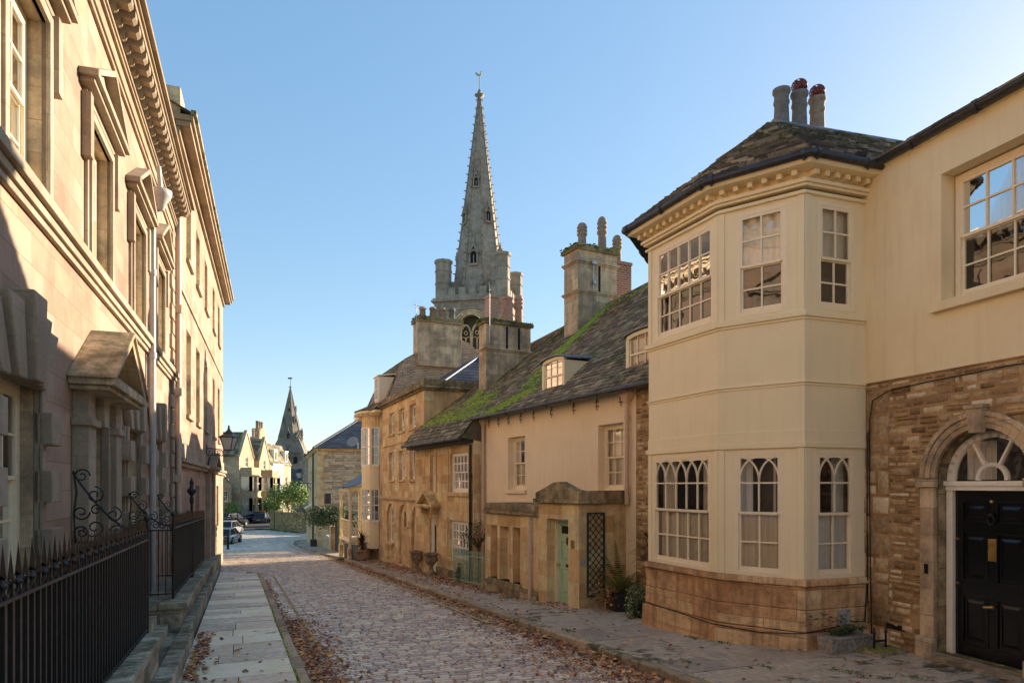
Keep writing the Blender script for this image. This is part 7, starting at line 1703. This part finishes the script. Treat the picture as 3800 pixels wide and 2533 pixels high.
for a, o, e in ((tl-.9, -.9, 1), (.8, -.8, 1), (.8, -tl+.8, 1)):
    q = Vector(AF.P(a, o, 0)); c = Vector(tc); dr = (c-q).normalized(); p0 = q+dr*.5; p1 = q+dr*2.6; sd_ = Vector((-dr.y, dr.x, 0))*.2
    m.prism([tuple(p0-sd_+Vector((0, 0, 22.4))), tuple(p1-sd_+Vector((0, 0, 21.4))), tuple(p1+sd_+Vector((0, 0, 21.4))), tuple(p0+sd_+Vector((0, 0, 22.4)))], [tuple(p0-sd_+Vector((0, 0, 23.6))), tuple(p1-sd_+Vector((0, 0, 24.4))), tuple(p1+sd_+Vector((0, 0, 24.4))), tuple(p0+sd_+Vector((0, 0, 23.6)))])
m.build('flying_buttress', 'spire_stone', ch)
m = MB(); x, y = tc[0], tc[1]; m.tube([(x, y, 45.2), (x, y, 46.9)], .05, 6); ck = Fr(x, y, d=(1, 0), side=1)
m.az(ck, [(-.37, 46.95), (-.45, 47.07), (-.42, 47.22), (-.3, 47.17), (-.17, 47.02), (-.02, 46.97), (.1, 47.05), (.15, 47.22), (.14, 47.32), (.21, 47.36), (.28, 47.27), (.24, 47.15), (.21, 46.97), (.1, 46.85), (-.1, 46.82), (-.25, 46.87)], -.04, .04)
m.build('weathervane', 'brass', sp0)
# St Mary's, far away down the hill
sm = thing('church_tower', (-77.9, 240, -4), 'distant broach-spired church rising over the far rooftops', 'church')
C2 = (-77.9, 240); m = MB(); SF = Fr(C2[0]-6, C2[1]-5, d=(1, .12), side=-1)
m.prism([(C2[0]+7.3*math.cos(R(45+8)+i*math.pi/2)*1., C2[1]+7.3*math.sin(R(45+8)+i*math.pi/2), -4) for i in range(4)], [(C2[0]+7.3*math.cos(R(45+8)+i*math.pi/2), C2[1]+7.3*math.sin(R(45+8)+i*math.pi/2), 13.4) for i in range(4)])
m.prism([(C2[0]+7.7*math.cos(R(45+8)+i*math.pi/2), C2[1]+7.7*math.sin(R(45+8)+i*math.pi/2), 13.4) for i in range(4)], [(C2[0]+7.7*math.cos(R(45+8)+i*math.pi/2), C2[1]+7.7*math.sin(R(45+8)+i*math.pi/2), 14.0) for i in range(4)])
for fi in range(4):
    an = R(8)+fi*math.pi/2; n = (math.cos(an), math.sin(an)); F = Fr(C2[0]+n[0]*5.17, C2[1]+n[1]*5.17, d=(-n[1], n[0]), side=-1)
    for a in (-2.6, 0, 2.6): bar_path(m, F, arch_pts(a-1, a+1, 12.4, 10, 1.0), .15, .35, .4) 
    for k in range(9): m.box(F, -4.2+k*1.0, -3.8+k*1.0, -.1, .5, 12.9, 13.4)
m.build('tower', 'church_far_stone', sm)
for fi in range(4):
    m = MB()
    an = R(8)+fi*math.pi/2; n = (math.cos(an), math.sin(an)); F = Fr(C2[0]+n[0]*5.2, C2[1]+n[1]*5.2, d=(-n[1], n[0]), side=-1)
    for a in (-2.6, 0, 2.6): m.az(F, [(a-.7, 9.5)]+arch_pts(a-.7, a+.7, 12.1, 8, .8)+[(a+.7, 9.5)], -.1, .06)
    m.build('opening', 'dark_void', sm)
# broaches: square base drawn up into the octagon
sp1 = spire_church(sm, C2, R(8)+math.pi/8, 5.1, 14.0, 36.6, [(i, z, w_, h_) for i in (4, 5, 6, 7) for z, w_, h_ in ((18.3 if i % 2 else 17.3, 1.3, 2.8),)]+[(i, 24.0, .9, 2.0) for i in (4, 6)]+[(i, 28.0, .7, 1.6) for i in (5, 7)], 0, 'church_far_stone', tw=1.3)
m = MB()
for i in range(4):
    an = R(45+8)+i*math.pi/2; cor = (C2[0]+7.6*math.cos(an), C2[1]+7.6*math.sin(an), 14.0)
    a1, a2 = an-math.pi/4+math.pi/8, an+math.pi/4-math.pi/8
    l = (C2[0]+4.85*math.cos(a1), C2[1]+4.85*math.sin(a1), 14.0); r_ = (C2[0]+4.85*math.cos(a2), C2[1]+4.85*math.sin(a2), 14.0); k = .52; R1 = 4.85*(1-k)*math.cos(math.pi/8)
    tp = (C2[0]+R1*math.cos(an)*1.02, C2[1]+R1*math.sin(an)*1.02, 14+22.6*k*.62); R1 = 5.1*(1-k*.62)*math.cos(math.pi/8); tp = (C2[0]+R1*math.cos(an), C2[1]+R1*math.sin(an), 14+22.6*k*.62)
    m.add([cor, (C2[0]+5.37*math.cos(an-math.pi/4), C2[1]+5.37*math.sin(an-math.pi/4), 14.0), (C2[0]+5.37*math.cos(an+math.pi/4), C2[1]+5.37*math.sin(an+math.pi/4), 14.0), tp], [(0, 1, 3), (0, 3, 2), (0, 2, 1), (1, 2, 3)])
m.build('broach', 'church_far_stone', sp1)
m = MB(); m.tube([(C2[0], C2[1], 37), (C2[0], C2[1], 40)], .09, 5); m.box(WORLD, C2[0]-.9, C2[0]+.6, C2[1]-.05, C2[1]+.05, 39.6, 40.1); m.build('weathervane', 'black_iron', sp1)

# ================================================================== plants and pots
def urn(F, a, o, z, label, s=1.0):
    q = F.P(a, o, z); rt = thing('stone_urn', q, label, 'urn', 'carved garden urns'); x, y, z = q
    m = MB(); m.prism([(x-.2*s, y-.2*s, z), (x+.2*s, y-.2*s, z), (x+.2*s, y+.2*s, z), (x-.2*s, y+.2*s, z)], [(x-.18*s, y-.18*s, z+.08*s), (x+.18*s, y-.18*s, z+.08*s), (x+.18*s, y+.18*s, z+.08*s), (x-.18*s, y+.18*s, z+.08*s)])
    m.lathe((x, y, z), [(k_*.74*s, h_*s) for k_, h_ in ((.24, .08), (.24, .13), (.14, .22), (.10, .33), (.13, .38), (.14, .41), (.25, .48), (.31, .6), (.325, .76), (.40, .80), (.41, .86), (.34, .88), (.3, .84))], 20)
    for i in range(8): t_ = i*math.pi/4; m.sphere((x+.22*s*math.cos(t_), y+.22*s*math.sin(t_), z+.62*s), .05*s, .05*s, .07*s, 7, 5)
    m.build('bowl', 'urn_stone', rt, bevel=.006); m = MB(); m.lathe((x, y, z+.83*s), [(.22*s, 0), (.15*s, .03), (.01, .04)], 12); m.build('soil', 'soil', rt)
q1, q2 = (-3.58, 25.62), (-2.82, 23.74)
for (x, y), lb in ((q1, 'carved stone urn on a pedestal, farther of the pair by the white door'), (q2, 'carved stone urn on a pedestal, nearer of the pair by the white door')): urn(WORLD, x, y, gz(x, y)+.12, lb, .92)
# cordyline in terracotta pot
def cordy(x, y, z, label, pr=.38, ph=.55, H=.75, n=90, L=.95, name='cordyline'):
    rt = thing(name, (x, y, z), label, 'potted plant'); m = MB(); m.lathe((x, y, z), [(pr*.75, 0), (pr*.95, ph*.85), (pr*1.08, ph*.86), (pr*1.08, ph), (pr*.9, ph), (pr*.88, ph*.85)], 18); m.build('pot', 'terracotta', rt)
    m = MB(); m.tube([(x, y, z+ph*.8), (x+.02, y, z+ph+H*.4)], .05, 7); m.build('trunk', 'bark', rt)
    m = MB()
    for i in range(n):
        t_ = ru(0, 2*math.pi); e = ru(-.35, 1.4); strap(m, (x+.02, y, z+ph+H*.35+ru(0, H*.35)), (math.cos(t_)*math.cos(e), math.sin(t_)*math.cos(e), math.sin(e)), L*ru(.7, 1.1), .035, ru(.2, .7))
    m.build('leaves', 'cordyline_leaf', rt, recalc=False)
cx_, cy_ = -7.0, 31.8; cordy(cx_, cy_, gz(cx_, cy_)+.3, 'spiky dark red cordyline in a terracotta pot by the verandah fence', .27, .42, .6, 150, .62)
cordy(2.92, 14.35, -.5, 'spiky dark cordyline half hidden behind the bay house corner', .25, .4, 1.4, 60, .75)
# clipped bay tree in the green railing
bt = thing('bay_tree', C.P(6.9, .45, -.93), 'small gnarled tree growing inside the green railing', 'tree')
m = MB(); m.tube([C.P(6.9, .5, -1.0), C.P(6.88, .5, -.1), C.P(6.95, .5, .35)], [.05, .04, .03], 7)
for i in range(16): t_ = ru(0, 6.28); m.tube([C.P(6.93, .5, ru(.1, .35)), C.P(6.93+.22*math.cos(t_), .55+.18*math.sin(t_), ru(.4, .6)), C.P(6.93+.45*math.cos(t_), .6+.36*math.sin(t_), ru(.45, .9))], [.02, .013, .006], 4)
m.build('trunk', 'bark', bt); m = MB(); leafball(m, C.P(6.95, .62, .62), (.58, .48, .45), 260, .07, clump=22); m.build('crown', 'leaf_dark', bt, recalc=False)
m = MB(); leafball(m, C.P(7.6, .84, -.5), (.22, .2, .45), 260, .06, clump=8); tag(m.build('railing_creeper', 'leaf_dark', recalc=False), 'leafy green creeper climbing through the green railing', 'creeper')
# square planter with ferns
pz = -.62; P0 = Fr(2.12, 14.1, d=(.9, .2), side=-1)
rt = thing('fern_planter', (2.35, 14.3, pz), 'square black lead planter with brown and green ferns beside the porch', 'potted plant')
m = MB(); m.box(P0, 0, .52, -.52, 0, pz, pz+.45); m.box(P0, -.02, .54, -.54, .02, pz+.41, pz+.47); m.box(P0, .04, .48, .001, .012, pz+.05, pz+.38); m.tube([P0.P(.26+.13*math.cos(i*math.pi/8), .015, pz+.21+.13*math.sin(i*math.pi/8)) for i in range(16)], .012, 5, closed=True); m.tube([P0.P(.26+.07*math.cos(i*math.pi/8), .015, pz+.21+.07*math.sin(i*math.pi/8)) for i in range(16)], .01, 5, closed=True)
m.build('planter', 'black_planter', rt, bevel=.008)
def frond(m, p0, d, L, w_, droop, k=18):
    p = Vector(p0); d = Vector(d).normalized()
    for i in range(k):
        t_ = i/k; sd_ = d.cross(Vector((0, 0, 1))).normalized(); l = w_*math.sin(math.pi*min(1, .12+t_*.88))*(1-.25*t_)+.01; r_ = ru(0, .7)
        for sg in (-1, 1):
            q = p+sd_*sg*l+d*l*.35-Vector((0, 0, l*.2)); m.add([tuple(p), tuple(p+d*L/k*.8), tuple(q)], [(0, 1, 2)], 0, r_)
        d = (d+Vector((0, 0, -droop/k))).normalized(); p = p+d*L/k
m = MB(); cc = P0.P(.26, -.26, pz+.45)
for i in range(30): t_ = ru(0, 6.28); e = ru(.25, 1.4); frond(m, cc, (math.cos(t_)*math.cos(e), math.sin(t_)*math.cos(e), math.sin(e)), ru(.6, 1.05), ru(.09, .14), ru(.5, 1.7))
frond(m, cc, (-.1, .15, 1), 1.15, .15, .1, 26)
m.build('ferns', 'fern_leaf', rt, recalc=False)
rt = thing('ivy_pot', (2.42, 13.3, pz), 'trailing variegated ivy hiding its pot at the foot of the bay house', 'potted plant')
m = MB(); m.lathe((2.5, 13.35, -.6), [(.13, 0), (.2, .4), (.22, .42), (.2, .42)], 12); m.build('pot', 'black_planter', rt)
m = MB(); leafball(m, (2.44, 13.3, -.05), (.30, .28, .26), 700, .055, clump=10); leafball(m, (2.36, 13.15, -.4), (.18, .16, .28), 300, .05, clump=6); m.build('foliage', 'ivy_leaf', rt, recalc=False)
m = MB(); leafball(m, (1.95, 14.3, -.2), (.3, .3, .5), 160, .07, clump=6)
for i in range(14): strap(m, (1.95, 14.35, -.6), (ru(-1, 1), ru(-1, 1), ru(.4, 1.5)), ru(.5, 1), .012, .3)
tag(m.build('dried_stems', 'leaf_litter', recalc=False), 'tangle of dry brown stems climbing the lower trellis', 'plant')
# trough planter, mossy slab and boot scraper before the wing wall
tz = -.26; TF = Fr(4.42, 9.45, d=(.93, .36), side=-1)
rt = thing('trough_planter', TF.P(.4, -.12, tz), 'aged lead trough with gothic arcading and an untidy green plant', 'potted plant')
m = MB(); L = .78; m.prism([TF.P(.02, 0, tz), TF.P(L-.02, 0, tz), TF.P(L-.02, -.24, tz), TF.P(.02, -.24, tz)], [TF.P(0, .02, tz+.24), TF.P(L, .02, tz+.24), TF.P(L, -.26, tz+.24), TF.P(0, -.26, tz+.24)])
for k in range(9): bar_path(m, TF, [(.04+k*.083, tz+.03), (.04+k*.083, tz+.13)]+[(.04+k*.083+.0415*(1-math.cos(i*math.pi/4)), tz+.13+.06*math.sin(i*math.pi/4)) for i in range(1, 5)], .018, .011, .015)
m.box(TF, -.01, L+.01, .0, .035, tz+.22, tz+.25); m.build('trough', 'aged_lead', rt, bevel=.004)
m = MB()
for i in range(16):
    d = Vector((ru(-.8, 1.1), ru(-.6, .4), ru(.5, 1.3))).normalized(); p = Vector(TF.P(ru(.15, .6), -.12, tz+.22)); L_ = ru(.25, .75)
    for k in range(16): q = p+d*L_*k/16+Vector((0, 0, -.2*(k/16)**2)); leaf(m, q+Vector((ru(-.05, .05), ru(-.05, .05), ru(-.03, .03))), Vector((ru(-1, 1), ru(-1, 1), 1)).normalized(), ru(.03, .06))
leafball(m, TF.P(.35, -.12, tz+.3), (.28, .12, .12), 260, .05, clump=6)
m.build('foliage', 'leaf_dark', rt, recalc=False)
m = MB(); SF_ = Fr(4.93, 9.25, d=(.93, .36), side=-1); m.prism([SF_.P(0, .05, -.28), SF_.P(.62, .0, -.28), SF_.P(.6, -.42, -.28), SF_.P(.03, -.4, -.28)], [SF_.P(.02, .03, -.17), SF_.P(.6, -.02, -.165), SF_.P(.58, -.4, -.16), SF_.P(.05, -.38, -.17)]); tag(m.build('stone_slab', 'mossy_stone', bevel=.02), 'low moss-covered stone slab beside the trough planter', 'stone block')
m = MB()
for i in range(240): q = SF_.P(ru(.05, .55), ru(-.36, 0), -.165); blob_ = None; leaf(m, Vector(q), Vector((ru(-.5, .5), ru(-.5, .5), 1)).normalized(), ru(.015, .04))
tag(m.build('slab_moss', 'moss_green', recalc=False), kind='stuff')
m = MB(); q0, q1_ = SF_.P(.2, -.2, -.16), SF_.P(.42, -.2, -.16)
for q in (q0, q1_): m.lathe(q, [(.016, 0), (.014, .2), (.026, .21), (.026, .23), (.012, .24), (.02, .26), (.004, .29)], 8)
m.prism([SF_.P(.2, -.205, -.08), SF_.P(.42, -.205, -.08), SF_.P(.42, -.195, -.08), SF_.P(.2, -.195, -.08)], [SF_.P(.2, -.205, -.05), SF_.P(.42, -.205, -.05), SF_.P(.42, -.195, -.05), SF_.P(.2, -.195, -.05)])
tag(m.build('boot_scraper', 'black_iron'), 'small black iron boot scraper standing on the mossy slab', 'boot scraper')
